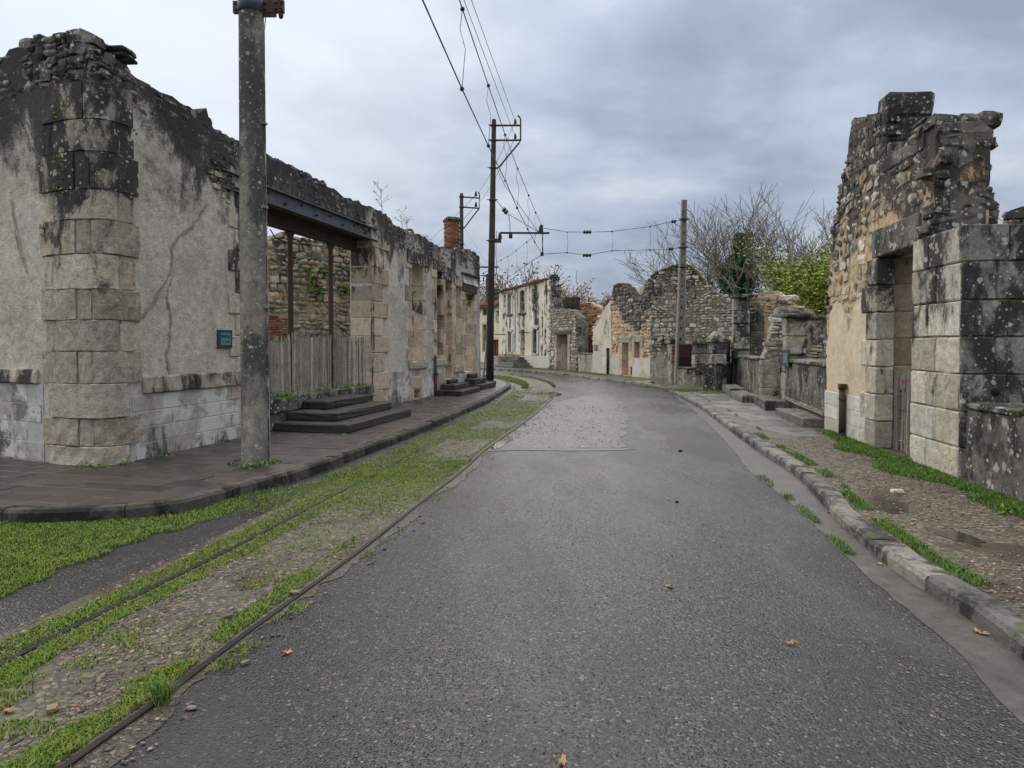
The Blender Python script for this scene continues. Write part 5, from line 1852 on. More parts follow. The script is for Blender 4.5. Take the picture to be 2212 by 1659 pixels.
for i, op in enumerate((sdoor, swin)):
    jamb(SFf, op[0][0], -1, op[0][1], op[2][1], m_granite_jamb, (.3, .45), (.3, .4), (.2, .28), -.06, .4, 80 + i)
    jamb(SFf, op[1][0], 1, op[0][1], op[2][1], m_granite_jamb, (.3, .45), (.3, .4), (.2, .28), -.06, .4, 90 + i)
    fbox(SFf, 'lintel', op[0][0] - .3, op[1][0] + .3, -.06, .4, op[2][1] + .003, op[2][1] + .26, m_grey_render, .015, .008, 1)
fbox(SFf, 'cellar_vent_shade', SFf.s(1364), SFf.s(1368), -.065, -.01, .08, .42, m_dark, 0)  # solid dark block, the vent's shade put into its colour
pip = tube('drain_pipe', [(SFf.s(1317, 790), -.12, 0), (SFf.s(1317, 790), -.12, 1.25)], .06, m_pole, Gf.obj, SFf.M, 8)
tube('pipe_collar', [(SFf.s(1317, 790), -.12, 1.2), (SFf.s(1317, 790), -.12, 1.3)], .075, m_pole, pip, None, 8)
wall_plate(SFf, 1283, 745, 1289, 757, m_plate, -.09)
wall_plate(Gf, 1408, 745, 1412, 753, m_plate_b, -.07)
# taller cream wall of the house behind, and its back rooms
HBf = Frame(at(1345, 743, 39).xy, at(1410, 743, 36).xy, .1, owner=Gf)
ht = HBf.pts([(1350, 630), (1372, 620), (1400, 616), (1410, 625)])
wall(HBf, 'rear_wall', ht, m_house2, [], .5, 0, -.1, .04, .4, .03, 1.5, 31)
# brick pier stub by the pole
bs = thing('brick_pier', 'crumbling red brick pier stub left of the concrete pole', 'pier', (*G(1457, 826, .1), .1), .2)
box('pier_core', -.2, .2, -.16, .2, -.05, 1.5, m_grey_render, bs, None, .02, .015, 1)
box('pier_cap', -.26, .26, -.24, .26, 1.502, 1.75, m_granite_dark, bs, None, .04, .02, 1)
for k in range(9):
    for i in range(2):
        link('brick', bme, bs, Matrix.Translation((-.11 + i * .22 + (.05 if k % 2 else 0) + random.uniform(-.03, .03), -.17 + random.uniform(-.03, .03), .82 + k * .072)) @ Matrix.Rotation(random.uniform(-.08, .08), 4, 'Z'))
# bent iron bar fixed on the gable
tube('iron_bracket', [(Gf.s(1428, 744), -.06, Gf.z(1428, 744)), (Gf.s(1465, 742), -.10, Gf.z(1465, 742))], .03, m_iron, Gf.obj, Gf.M)
tube('iron_bracket', [(Gf.s(1434, 744), -.08, Gf.z(1434, 743)), (Gf.s(1434, 727), -.10, Gf.z(1434, 727)), (Gf.s(1431, 724), -.10, Gf.z(1431, 724))], .03, m_iron, Gf.obj, Gf.M)

# ------------------------------------------------------------------ stone wall with gate, and brown gable beyond
WA, WB = Vector(G(1192, 797, .1)), Vector(G(1245, 802, .1))
Tf = Frame(WA, WB, .1, name='gateway_ruin', label='rubble wall with a square gateway closed by grey pales beside the white house', cat='ruin')
tt = Tf.pts([(1192, 668), (1213, 668), (1231, 671), (1236, 679), (1245, 686)])
td = [Tf.sz(1204, 723), Tf.sz(1228, 723)]
tdoor = rect(td[0][0], .02, td[1][0], (td[0][1] + td[1][1]) / 2)
wall(Tf, 'wall', tt, m_mort_mid, [tdoor], .6, 0, -.15, .05, .35, .03, 1.5, 32)
rubble(Tf, tt + [(Tf.L, .2), (0, .2)], m_rub_grey, (.14, .4), (.1, .25), [rect(td[0][0] - .25, 0, td[1][0] + .25, tdoor[2][1] + .2)], 0, .2, .04, 90, 55, tilt=.35, gap=.05)
jamb(Tf, tdoor[0][0], -1, .0, tdoor[2][1], m_granite_jamb, (.35, .5), (.35, .4), (.25, .3), -.06, .45, 95)
jamb(Tf, tdoor[1][0], 1, .0, tdoor[2][1], m_granite_jamb, (.35, .5), (.35, .4), (.25, .3), -.06, .45, 96)
fbox(Tf, 'timber_lintel', td[0][0] - .35, td[1][0] + .35, -.07, .5, tdoor[2][1] + .003, tdoor[2][1] + .17, m_rust, .01)
paling('paling_gate', 'grey paling gate in the square gateway next to the white house', Tf, td[0][0] + .1, td[1][0] - .05, .2, .1, 1.45, 22, 12, 2)
fbox(Tf, 'notice_board', Tf.s(1194, 765), Tf.s(1200, 765), -.12, -.09, Tf.z(1197, 770), Tf.z(1197, 758), m_white, .003)
TEf = Frame(Vector(Tf.w(Tf.L, 0)), Vector(Tf.w(Tf.L, .62)), .1, owner=Tf)
TE2 = Frame(WB, Vector(G(1264, 803, .1)) + Vector((.1, .3)), .1, owner=Tf)
e2 = TE2.pts([(1245, 686), (1255, 690), (1262, 700)])
wall(TE2, 'dark_return', [(0, e2[0][1])] + e2[1:], m_dark_render, [], .5, .0, -.1, .04, .3, .04, 2, 33)
bwA, bwB = at(1228, 743, 45).xy, at(1310, 743, 42).xy
Brf = Frame(bwA, bwB, .1, name='brown_gable', label='warm brown rubble gable wall standing behind the gateway', cat='ruin')
brt = Brf.pts([(1230, 656), (1238, 653), (1257, 652), (1274, 655), (1288, 660), (1301, 668), (1309, 676)])
wall(Brf, 'wall', brt, m_mort_brown, [], .5, 0, -.1, .04, .4, .03, 1.5, 34)
rubble(Brf, brt + [(brt[-1][0], 0), (brt[0][0], 0)], m_rub_brown, (.2, .5), (.13, .26), (), 0, .18, .03, 120, 56, tilt=.25, gap=.04)
lb = low_block('low whitened wall between the gateway and the gabled ruin', 1249, 1281, 803, 806, .95, m_grey_render)
gb = thing('sheet_gate', 'dark red planked gate standing behind the low whitened wall', 'gate', (*at(1262, 790, 39.5).xy, .1), -.1)
for k in range(7):
    box('plank', k * .18, k * .18 + .17, 0, .04, .4, 2.0, m_redwood, gb, None, .005)
box('cross_bar', 0, 1.25, -.04, -.005, 1.0, 1.1, m_iron, gb, None, .004)

# ------------------------------------------------------------------ white two-storey house
HL, HR = Vector(G(1078, 791, .05)), Vector(G(1189, 797, .09))
Hf = Frame(HL, HR, .05, name='white_house', label='roofless white two storey house with arched windows at the bend of the street', cat='house')
hz = Hf.z(1078, 632)
hz1 = Hf.z(1189, 604)
htop = [(0, hz), (Hf.L * .5, (hz + hz1) / 2 + .02), (Hf.L, hz1)]
def hop(x0, x1, y0, y1, rise=.12):
    m = (x0 + x1) / 2
    a = arch(Hf.s(x0), Hf.z(m, y1), Hf.s(x1), Hf.z(m, y0), rise)
    return a
ow = [hop(1097, 1105, 634, 679), hop(1123.5, 1134, 626, 676), hop(1098, 1105, 715, 761), hop(1151.5, 1160, 709, 763)]
od = rect(Hf.s(1124.5), .75, Hf.s(1133), Hf.z(1129, 712))
orag = [(Hf.s(1150), Hf.z(1154, 672)), (Hf.s(1159), Hf.z(1154, 672)), (Hf.s(1159), hz1 - .25), (Hf.s(1150.5), hz1 - .3)]
wall(Hf, 'front_wall', htop, m_house, ow + [od], .5, 0, -.1, .01, .4, .02, 1.2, 35)
rubble(Hf, orag, m_rub_top, (.14, .3), (.1, .2), (), 0, .1, .03, 12, 57)
rubble(Hf, [(Hf.L - .35, 1.0), (Hf.L - .1, hz1), (Hf.L + .05, hz1), (Hf.L + .05, .3)], m_rub_grey, (.2, .4), (.14, .3), (), 0, .2, .03, 24, 58)
for i, op in enumerate(ow):
    s0, s1 = op[0][0], op[1][0]
    z0 = op[0][1]
    zt_ = max(p[1] for p in op)
    fbox(Hf, 'window_sill', s0 - .15, s1 + .15, -.08, .3, z0 - .14, z0 - .004, m_granite_r, .01)
    for side, s in ((-1, s0), (1, s1)):
        a, b = (s - .2, s) if side < 0 else (s, s + .2)
        fbox(Hf, 'window_frame', a, b, -.04, .2, z0, zt_ - .14, m_plinth_r, .01)
    V, Fc = [], []
    n = 8
    for k in range(n + 1):
        t = k / n
        x = s0 + (s1 - s0) * t
        x2 = s0 - .2 + (s1 - s0 + .4) * t
        zz = zt_ - .12 + .12 * math.sin(math.pi * t)
        V += [(x, -.05, zz), (x2, -.05, zz + .2), (x, .1, zz), (x2, .1, zz + .2)]
    for k in range(n):
        a, b = k * 4, (k + 1) * 4
        Fc += [(a, b, b + 1, a + 1), (a + 1, b + 1, b + 3, a + 3), (a + 2, b + 2, b, a)]
    mk('arch_surround', V, Fc, m_plinth_r, Hf.obj, Hf.M)
wall(Hf, 'plinth', [(-.03, .85), (od[0][0] - .05, .85)], m_grey_render, [], .06, -.05, -.1, .01, .3, .02, 2, 36)
wall(Hf, 'plinth', [(od[1][0] + .05, .85), (Hf.L, .8)], m_plinth_r, [], .06, -.05, -.1, .01, .3, .02, 2, 37)
# tiled eave
for k in range(22):
    s = Hf.L * (k + .2) / 22
    if s > Hf.L - .8:
        break
    z = hz + (hz1 - hz) * s / Hf.L
    V, Fc = tube_arr([(s, -.22, z + .02), (s, .5, z + .12)], [.10, .09], 6)
    mk('roof_tile', V, Fc, m_slate, Hf.obj, Hf.M)
rubble(Hf, [(Hf.L * .68, hz1 - .1), (Hf.L * .7, hz1 + .22), (Hf.L, hz1 + .28), (Hf.L + .1, hz1 - .1)], m_rub_top, (.2, .5), (.1, .16), (), .1, .5, .0, 10, 59)
for s, z in ((Hf.s(1094, 722), Hf.z(1094, 722)), (Hf.s(1107, 633), Hf.z(1107, 633)), (Hf.s(1146, 718), Hf.z(1146, 718))):
    tube('iron_stay', [(s - .1, -.02, z), (s + .1, -.9, z - .02)], .03, m_rust, Hf.obj, Hf.M, 5)
# broken flank wall towards the viewer
HE = Frame(Vector(Hf.w(Hf.L, 0)), Vector(Hf.w(Hf.L, 0)) + Vector((.95, .12)), .05, owner=Hf)
et = HE.pts([(1189, 603), (1198, 600), (1200, 615), (1212, 617), (1214, 640), (1214, 668)])
wall(HE, 'flank_wall', [(0, hz1)] + et[1:], m_mort_grey, [], .4, 0, -.1, .05, .3, .03, 2, 38)
rubble(HE, [(0, 0), (0, hz1)] + et[1:] + [(HE.L, 0)], m_rub_grey, (.2, .45), (.14, .3), (), 0, .2, .05, 40, 60)
rubble(HE, HE.pts([(1199, 617), (1213, 618), (1213, 668), (1201, 668)]), m_rub_top, (.3, .5), (.2, .36), (), 0, .2, .10, 14, 61, 'flat')
# interior back wall so that the windows look into a shell
HI = Frame(Vector(Hf.w(-.2, 1.5)), Vector(Hf.w(Hf.L + .3, 1.5)), .05, owner=Hf)
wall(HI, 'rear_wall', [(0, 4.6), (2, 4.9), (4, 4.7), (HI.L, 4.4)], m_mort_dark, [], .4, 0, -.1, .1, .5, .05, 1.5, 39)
hs = thing('stone_steps', 'worn stone steps climbing to the white house door', 'steps', (*Hf.w((od[0][0] + od[1][0]) / 2, 0), .05), math.atan2(Hf.d.y, Hf.d.x))
for k in range(4):
    box('step', -1.0 - .05 * k, 1.5 - .38 * k, -1.5 + .32 * k, -.07, k * .18, k * .18 + .175, m_step_r, hs, None, .015, .008, 1)
box('step_wall', -2.3, -1.03 - .2, -1.15, -.07, 0, .74, m_grey_render, hs, None, .02, .012, 1)

# far house beyond the tarred pole
FHa, FHb = at(1015, 743, 60).xy, at(1082, 743, 54).xy
Ff = Frame(FHa, FHb, .0, name='far_house', label='distant beige stone house with a tiled verge beyond the tall tarred pole', cat='house')
fz = Ff.z(1050, 664)
red = rect(Ff.s(1066, 760), .0, Ff.s(1077, 760), Ff.z(1071, 734))
fwin = rect(Ff.s(1045.5, 676), Ff.z(1048, 681), Ff.s(1052, 676), Ff.z(1048, 669))
fdoor = rect(Ff.s(1044, 740), Ff.z(1048, 760), Ff.s(1051, 740), Ff.z(1048, 701))
wall(Ff, 'wall', [(0, fz), (Ff.L, fz + .05)], m_house2, [red, fwin, fdoor], .5, 0, -.1, .02, .5, .03, 1.2, 61)
for k in range(16):
    s = Ff.L * (k + .5) / 16
    V, Fc = tube_arr([(s, -.25, fz + .05), (s, 2.2, fz + .9)], [.2, .18], 6)
    mk('roof_tile', V, Fc, m_slate, Ff.obj, Ff.M)
nbd = 4
for k in range(nbd):
    a = red[0][0] + (red[1][0] - red[0][0]) * k / nbd
    fbox(Ff, 'door_board', a + .01, a + (red[1][0] - red[0][0]) / nbd - .01, .12, .17, .02, red[2][1] - .05, m_redwood, .005)
for op in (red, fwin, fdoor):
    fbox(Ff, 'lintel', op[0][0] - .2, op[1][0] + .2, -.04, .3, op[2][1] + .003, op[2][1] + .22, m_granite_jamb, .01)
    for s, sg in ((op[0][0], -1), (op[1][0], 1)):
        fbox(Ff, 'jamb_stone', min(s, s + sg * .22), max(s, s + sg * .22), -.03, .3, max(.0, op[0][1]), op[2][1], m_granite_jamb, .01)
box('interior', red[0][0] - 1.5, red[1][0] + .6, .9, 1.0, 0, fz - .2, m_dark, Ff.obj, Ff.M, 0)  # black board painting the shade of the room behind the doors
fbox(Ff, 'chimney', Ff.s(1038), Ff.s(1044), .8, 1.5, fz + .2, fz + 1.6, m_rub_top, .03, .02, 1)
for vy in (656, 673):
    tube('iron_stay', [at(1072, vy, 49), at(1080, vy, 49)], .04, m_rust, Ff.obj, Ff.own.inverted(), 5)
# ------------------------------------------------------------------ poles
def insulator(parent, p, h=.22, r=.075, rot=None, mat=None):
    M = Matrix.Translation(p) @ (rot or Matrix.Identity(4))
    k = h / .22
    prof = [(.015, -.06 * k), (.015, 0), (r * .6, .005 * k), (r, .02 * k), (r * .55, .06 * k), (r * .9, .075 * k), (r * .5, .115 * k), (r * .75, .13 * k), (r * .45, .165 * k), (r * .5, .20 * k), (r * .2, .22 * k)]
    return lathe('insulator', prof, mat or m_glass, parent, M, 10)


# near concrete pole
pc = Vector(G(553, 1003, .13))
np_ = thing('concrete_pole', 'stout lichen spotted round concrete pole on the left pavement edge', 'pole', (pc.x, pc.y, .125))
lathe('shaft', [(.172, -.1), (.171, .0), (.168, .6), (.163, 1.8), (.157, 3.2), (.150, 4.6), (.143, 5.7), (.130, 8.2), (.12, 9.6), (.05, 9.66)], m_conc_pole, np_, None, 24)
zc = at(540, 14, pc.y).z - .125
lathe('collar', [(.152, -.085), (.158, -.083), (.158, .10), (.152, .102)], m_steel, np_, Matrix.Translation((0, 0, zc)), 24)
box('bracket_plate', .12, .385, -.02, .02, zc - .08, zc + .075, m_rust, np_, None, .004)
box('bracket_plate', .34, .392, -.035, .035, zc - .075, zc + .078, m_rust, np_, None, .004)
box('clamp_lug', -.215, -.14, -.025, .025, zc - .085, zc + .06, m_steel, np_, None, .004)
box('gusset', .13, .30, -.012, .012, zc - .125, zc - .08, m_rust, np_, None, .0)
lathe('pivot_pin', [(.02, -.14), (.03, -.11), (.03, .30), (.02, .32)], m_rust, np_, Matrix.Translation((.355, 0, zc)), 10)
for x, z in ((.17, .035), (.17, -.04), (.30, .035), (.30, -.04), (.375, .035), (.375, -.04), (-.18, .025), (-.18, -.045)):
    lathe('bolt', [(.016, 0), (.016, .014), (.006, .02)], m_rust, np_, Matrix.Translation((x, -.02 if x < .33 else -.035, zc + z)) @ Matrix.Rotation(math.pi / 2, 4, 'X'), 8)
tube('earth_wire', [(.155, -.03, zc - .12), (.18, -.02, zc - .14), (.165, -.03, zc - .3), (.168, -.04, 3), (.176, -.05, 1), (.178, -.05, 0)], .006, m_wire, np_, None, 5)
for zz in (1.9, 3.1, 4.1):
    box('wire_clip', .14, .19, -.08, -.02, zz, zz + .03, m_metalgrey, np_, None, .004)
for zz in (8.9, 9.4):
    tube('cross_arm', [(-.15, 0, zz), (1.1, 0, zz)], .03, m_rust, np_)

# tall tarred pole with its bracket, at the pavement nose
tp0 = Vector(G(1058, 829, .13))
YP = tp0.y
tp = thing('tarred_pole', 'tall black tarred tram pole with bracket arms at the end of the left pavement', 'pole', (tp0.x, tp0.y, .125))
def TP(vx, vy, y=0.0):
    return at(vx, vy, YP + y) - Vector((tp0.x, tp0.y, .125))
ptop = TP(1067, 260)
tube('shaft', [(0, 0, -.1), TP(1059, 700), TP(1063, 500), ptop, ptop + Vector((0, 0, .04))], [.150, .135, .112, .082, .06], m_pole, tp, None, 12)
lathe('footing', [(.24, -.1), (.24, .1), (.20, .12), (.14, .13)], m_kerb, tp, None, 12)
for vy in (271, 303):
    tube('cross_arm', [TP(1057, vy), TP(1124, vy)], .035, m_rust, tp)
arm = [TP(1118, 250), TP(1122, 252), TP(1124.5, 258), TP(1124.5, 304), TP(1121, 309), TP(1078, 361), TP(1072, 364)]
tube('hoop', arm, .032, m_rust, tp)
for vy, r_ in ((271, .10), (303, .10), (363, .11), (432, .118), (520, .13)):
    c = TP(1066.5 if vy < 310 else (1065 if vy < 400 else (1064 if vy < 500 else 1062)), vy)
    lathe('band', [(r_, -.04), (r_ + .012, -.03), (r_ + .012, .03), (r_, .04)], m_rust, tp, Matrix.Translation(c), 12)
    tube('band_bolt', [c + Vector((-.2, -.05, 0)), c + Vector((.2, -.05, 0))], .018, m_rust, tp, None, 5)
for vx, vy in ((1113, 268), (1113, 300)):
    insulator(tp, TP(vx, vy), .2, .07)
b0 = TP(1062, 520)
box('bracket_plate', b0.x - .1, TP(1083, 520).x, -.06, .06, b0.z - .07, b0.z + .07, m_rust, tp, None, .004)
insulator(tp, TP(1080, 516), .24, .10)
tube('boom', [TP(1080, 503), TP(1187, 503.5)], .040, m_iron, tp)
insulator(tp, TP(1168, 501), .28, .11)
tube('hanger_rod', [TP(1172, 486), TP(1172, 551)], .024, m_wire, tp)
box('hanger_clamp', TP(1168, 0).x, TP(1175, 0).x, -.05, .05, TP(1170, 553).z, TP(1170, 545).z, m_clamp, tp, None, .01)
lathe('weight', [(.02, -.17), (.07, -.16), (.07, -.01), (.04, .0), (.04, .06)], m_iron, tp, Matrix.Translation(TP(1103, 505)), 10)
stay = [TP(1072, 433), TP(1090, 454), TP(1097, 462), TP(1163, 501)]
tube('stay_wire', stay, .012, m_wire, tp, None, 5)
for v in ((1089, 453), (1093, 458)):
    lathe('strain_insulator', [(.03, -.09), (.085, -.05), (.05, 0), (.085, .05), (.03, .09)], m_glass, tp, Matrix.Translation(TP(*v)) @ Matrix.Rotation(math.radians(40), 4, 'Y'), 8)
tube('boom_drop', [TP(1099, 464), TP(1101, 480), TP(1102, 502)], .014, m_wire, tp, None, 5)
tube('stay_wire', [TP(1073, 363), TP(1090, 400), TP(1162, 500)], .010, m_wire, tp, None, 5)
tube('earth_wire', [TP(1073, 500) + Vector((0, -.1, 0)), TP(1071, 550), TP(1074, 575), TP(1070, 600)], .01, m_wire, tp, None, 5)
tube('guy_rod', [TP(1032, 577, .3), TP(1078, 577, .3)], .03, m_rust, tp, None, 5)

# second bracket pole behind the long ruin
YQ = 46
q0 = at(997, 743, YQ)
qp = thing('bracket_pole', 'slim tram pole with a hooped bracket rising behind the brick chimney', 'pole', (q0.x, q0.y, 0))
def QP(vx, vy):
    return at(vx, vy, YQ) - Vector((q0.x, q0.y, 0))
tube('shaft', [(0, 0, -.05), QP(997, 600), QP(997, 418)], [.17, .15, .12], m_pole, qp, None, 10)
for vy, v2 in ((425, 428), (447, 450)):
    tube('cross_arm', [QP(992, vy), QP(1035, v2)], .05, m_rust, qp)
tube('hoop', [QP(1033, 415), QP(1035.5, 418), QP(1036, 424), QP(1035, 450), QP(1003, 492), QP(997, 492)], .045, m_rust, qp)
for v in ((1028, 424), (1028, 447)):
    insulator(qp, QP(*v), .34, .12)
for vy in (425, 447, 492, 527):
    lathe('band', [(.16, -.06), (.16, .06)], m_rust, qp, Matrix.Translation(QP(997, vy)), 10)
# right concrete pole with slotted face
rp0 = Vector(G(1467, 828, .1))
YR = rp0.y
rp = thing('slotted_pole', 'tall pale slotted concrete pole on the right before the gabled ruin', 'pole', (rp0.x, rp0.y, .1))
def RP(vx, vy):
    return at(vx, vy, YR) - Vector((rp0.x, rp0.y, .1))
tv = RP(1478, 432)
def taper(name, x0, x1, y0, y1, mat):
    h = tv.z
    k = .52
    V = []
    for z, sc, dx in ((-.1, 1, 0), (h, k, tv.x)):
        V += [(x0 * sc + dx, y0 * sc, z), (x1 * sc + dx, y0 * sc, z), (x1 * sc + dx, y1 * sc, z), (x0 * sc + dx, y1 * sc, z)]
    return mk(name, V, [(3, 2, 1, 0), (4, 5, 6, 7), (0, 1, 5, 4), (1, 2, 6, 5), (2, 3, 7, 6), (3, 0, 4, 7)], mat, rp)
taper('flange', -.18, -.12, -.14, .14, m_conc_r)
taper('flange', .12, .18, -.14, .14, m_conc_r)
taper('web', -.125, .125, -.06, .06, m_conc_r)
for k in range(16):
    z = .5 + k * .40
    t = z / tv.z
    sc = 1 - .48 * t
    lathe('slot', [(.042 * sc, 0), (.042 * sc, .01), (.0, .011)], m_slot, rp, Matrix.Translation((tv.x * t, -.062 * sc, z)) @ Matrix.Rotation(math.pi / 2, 4, 'X') @ Matrix.Diagonal((1, 1.9, 1, 1)), 8)  # raised ovals, slot shade put into the darker concrete colour
for vy in (474, 535, 577):
    c = RP(1478 if vy < 500 else 1475, vy)
    box('band', c.x - .13, c.x + .13, c.y - .11, c.y + .11, c.z - .025, c.z + .025, m_rust, rp, None, .004)
    tube('band_bolt', [c + Vector((-.22, -.1, 0)), c + Vector((.2, -.1, 0))], .016, m_rust, rp, None, 5)
# far lamp bracket post left of the tarred pole
sp3 = at(1052, 743, 58)
s3 = thing('signal_post', 'thin distant post with small insulator hooks left of the tarred pole', 'pole', (sp3.x, sp3.y, 0))
tube('shaft', [(0, 0, -.05), (0, 0, at(1052, 592, 58).z)], .10, m_iron, s3, None, 8)
for vy, sd in ((596, -1), (602, 1), (606, -1), (611, -1)):
    c = at(1052, vy, 58) - Vector((sp3.x, sp3.y, 0))
    tube('hook', [c, c + Vector((sd * .25, 0, -.05)), c + Vector((sd * .3, 0, .12))], .03, m_iron, s3, None, 5)
    insulator(s3, c + Vector((sd * .3, 0, .14)), .2, .09)
# grey tubular posts at the end of the left ruin
for k, (vx, vy0, vy1, tilt_) in enumerate(((1036, 815, 722, 0), (1044, 817, 735, .14))):
    b = Vector(G(vx, vy0 + 3, .13))
    h = at(vx, vy1, b.y).z - .13
    t = thing('grey_post', ['upright thin grey metal tube at the end corner of the left ruin', 'leaning thin grey metal tube just left of the tarred pole'][k], 'post', (b.x, b.y, .125))
    tube('tube', [(0, 0, -.02), (tilt_, 0, h)], .032, m_metalgrey, t, None, 8)
    lathe('foot_plate', [(.08, -.02), (.08, .012), (.04, .016)], m_metalgrey, t, None, 10)
    lathe('end_cap', [(.036, -.02), (.036, .02), (.01, .03)], m_metalgrey, t, Matrix.Translation((tilt_, 0, h)), 8)

# ------------------------------------------------------------------ overhead wires
def sagline(a, b, sag, n=14):
    a, b = Vector(a), Vector(b)
    return [a.lerp(b, i / n) - Vector((0, 0, sag * 4 * (i / n) * (1 - i / n))) for i in range(n + 1)]


def clamp_at(parent, p, s=.035):
    lathe('clamp', [(s * .4, -s), (s, -s * .4), (s, s * .4), (s * .4, s)], m_clamp, parent, Matrix.Translation(p), 6)


ZC = at(1171, 549, YP).z
def wire_y(vy, z):
    return (z - EYE) / ray(CX, vy)[1]
cz = [(998, 192), (1055, 315), (1091.5, 390), (1117, 449), (1140, 495), (1155, 523)]
mz = [(999, 19.5), (1055, 185), (1091, 291), (1118, 364), (1142, 422), (1157, 459)]
con = []
for (vx, vy) in cz:
    Y = wire_y(vy, ZC)
    con.append(at(vx, vy, Y))
mes = [at(b[0], b[1], c.y) for b, c in zip(mz, con)]
c_end, m_end = at(1171, 550, YP), at(1171.5, 489, YP)
c_start = at(913, 0, wire_y(0, ZC))
ext = con[0] + (c_start - con[0]) * 2.6
mext = mes[0] + (mes[0] - mes[1]) * 2.5
mext.z = mes[0].z + .05
ov = thing('overhead_wire', 'tram contact wire with hanging droppers running down the street from above', 'wire', (0, 0, 0), 0, 'tram overhead wires')
tube('contact_wire', [ext, c_start] + con + [c_end], .009, m_wire, ov, None, 5)
tube('messenger_wire', [mext] + mes + [m_end], .008, m_wire, ov, None, 5)
for a, b in zip(mes, con):
    mid = a.lerp(b, .5) + Vector((.04, 0, 0))
    tube('dropper', [a, a.lerp(b, .25) - Vector((.03, 0, 0)), mid, b], .0045, m_wire, ov, None, 4)
    clamp_at(ov, a, .03)
    clamp_at(ov, b, .03)
# continuing round the bend
c2 = [(1137, 572), (1115, 587.5), (1097, 601), (1086, 609)]
m2 = [(1138, 523), (1115, 541), (1097, 554), (1082, 562)]
con2 = [at(vx, vy, wire_y(vy, ZC)) for vx, vy in c2]
mes2 = [at(b[0], b[1], c.y) for b, c in zip(m2, con2)]
ov2 = thing('overhead_wire', 'tram contact wire and droppers curving left beyond the tarred pole', 'wire', (0, 0, 0), 0, 'tram overhead wires')
tube('contact_wire', [c_end] + con2 + [con2[-1] + (con2[-1] - con2[-2]) * 4], .012, m_wire, ov2, None, 5)
tube('messenger_wire', [at(1163, 502, YP)] + mes2 + [mes2[-1] + (mes2[-1] - mes2[-2]) * 4], .010, m_wire, ov2, None, 5)
for a, b in zip(mes2, con2):
    tube('dropper', [a, a.lerp(b, .5) + Vector((.04, 0, 0)), b], .006, m_wire, ov2, None, 4)
    clamp_at(ov2, a, .035)
    clamp_at(ov2, b, .035)
# span wires to the right pole
sw = thing('span_wire', 'pair of cross span wires with green insulators between the tarred and slotted poles', 'wire', (0, 0, 0))
def spY(vx):
    return YP + (YR - YP) * (vx - 1174) / (1478 - 1174)
up = [(1174, 493), (1225, 501), (1270, 501.5), (1322, 500), (1404, 489.5), (1450, 479), (1477, 474)]
lo = [(1175, 549), (1225, 545.5), (1268, 551.5), (1322, 541.5), (1404, 540), (1442, 538), (1474, 535)]
U, Lw = [at(a, b, spY(a)) for a, b in up], [at(a, b, spY(a)) for a, b in lo]
tube('upper_span', U, .011, m_wire, sw, None, 5)
tube('lower_span', Lw, .011, m_wire, sw, None, 5)
for i in (1, 3, 4):
    tube('dropper', [U[i], U[i].lerp(Lw[i], .5) + Vector((.03, 0, 0)), Lw[i]], .006, m_wire, sw, None, 4)
    clamp_at(sw, U[i], .035)
    clamp_at(sw, Lw[i], .035)
for vx, vy in ((1265, 501), (1272, 501), (1264, 551), (1272, 551), (1455, 478), (1449, 537)):
    lathe('strain_insulator', [(.03, -.10), (.085, -.06), (.05, 0), (.085, .06), (.03, .10)], m_glass, sw, Matrix.Translation(at(vx, vy, spY(vx))) @ Matrix.Rotation(math.pi / 2, 4, 'Y'), 8)
# feeder wires
ins = [at(1113, 262, YP), at(1113, 296, YP)]
qi = [at(1029, 420, YQ), at(1029, 443, YQ)]
for k, (v0, lab) in enumerate((((1020, 0), 'upper feeder wire strung over the street to the tarred pole top'), ((1004, 0), 'lower feeder wire strung over the street to the tarred pole arm'))):
    z = ins[k].z
    a = at(v0[0], v0[1], wire_y(0, z))
    f0 = ins[k] + (a - ins[k]) * 2.3
    o = tag(tube('feeder_wire', sagline(f0, ins[k], .05), .008, m_wire, None, None, 5), lab, 'wire', 'feeder wires')
    o = tag(tube('feeder_wire', sagline(ins[k], qi[k], .3), .010, m_wire, None, None, 5), ['upper', 'lower'][k] + ' feeder wire from the tarred pole to the slim bracket pole', 'wire', 'feeder wires')
    e = at(880 + 25 * k, 556 + 4 * k, 74)
    o = tag(tube('feeder_wire', sagline(qi[k], e, .3), .014, m_wire, None, None, 5), ['upper', 'lower'][k] + ' feeder wire slanting down left behind the brick chimney', 'wire', 'feeder wires')
tag(tube('guy_wire', sagline(at(1003, 492, YQ), at(1062, 583, YP + 8), .05), .012, m_wire, None, None, 5), 'thin guy wire from the slim bracket pole down to the right', 'wire', 'guy wires')
tag(tube('guy_wire', sagline(at(1003, 527, YQ), at(1062, 594, YP + 8), .05), .012, m_wire, None, None, 5), 'second guy wire lower down behind the tarred pole', 'wire', 'guy wires')

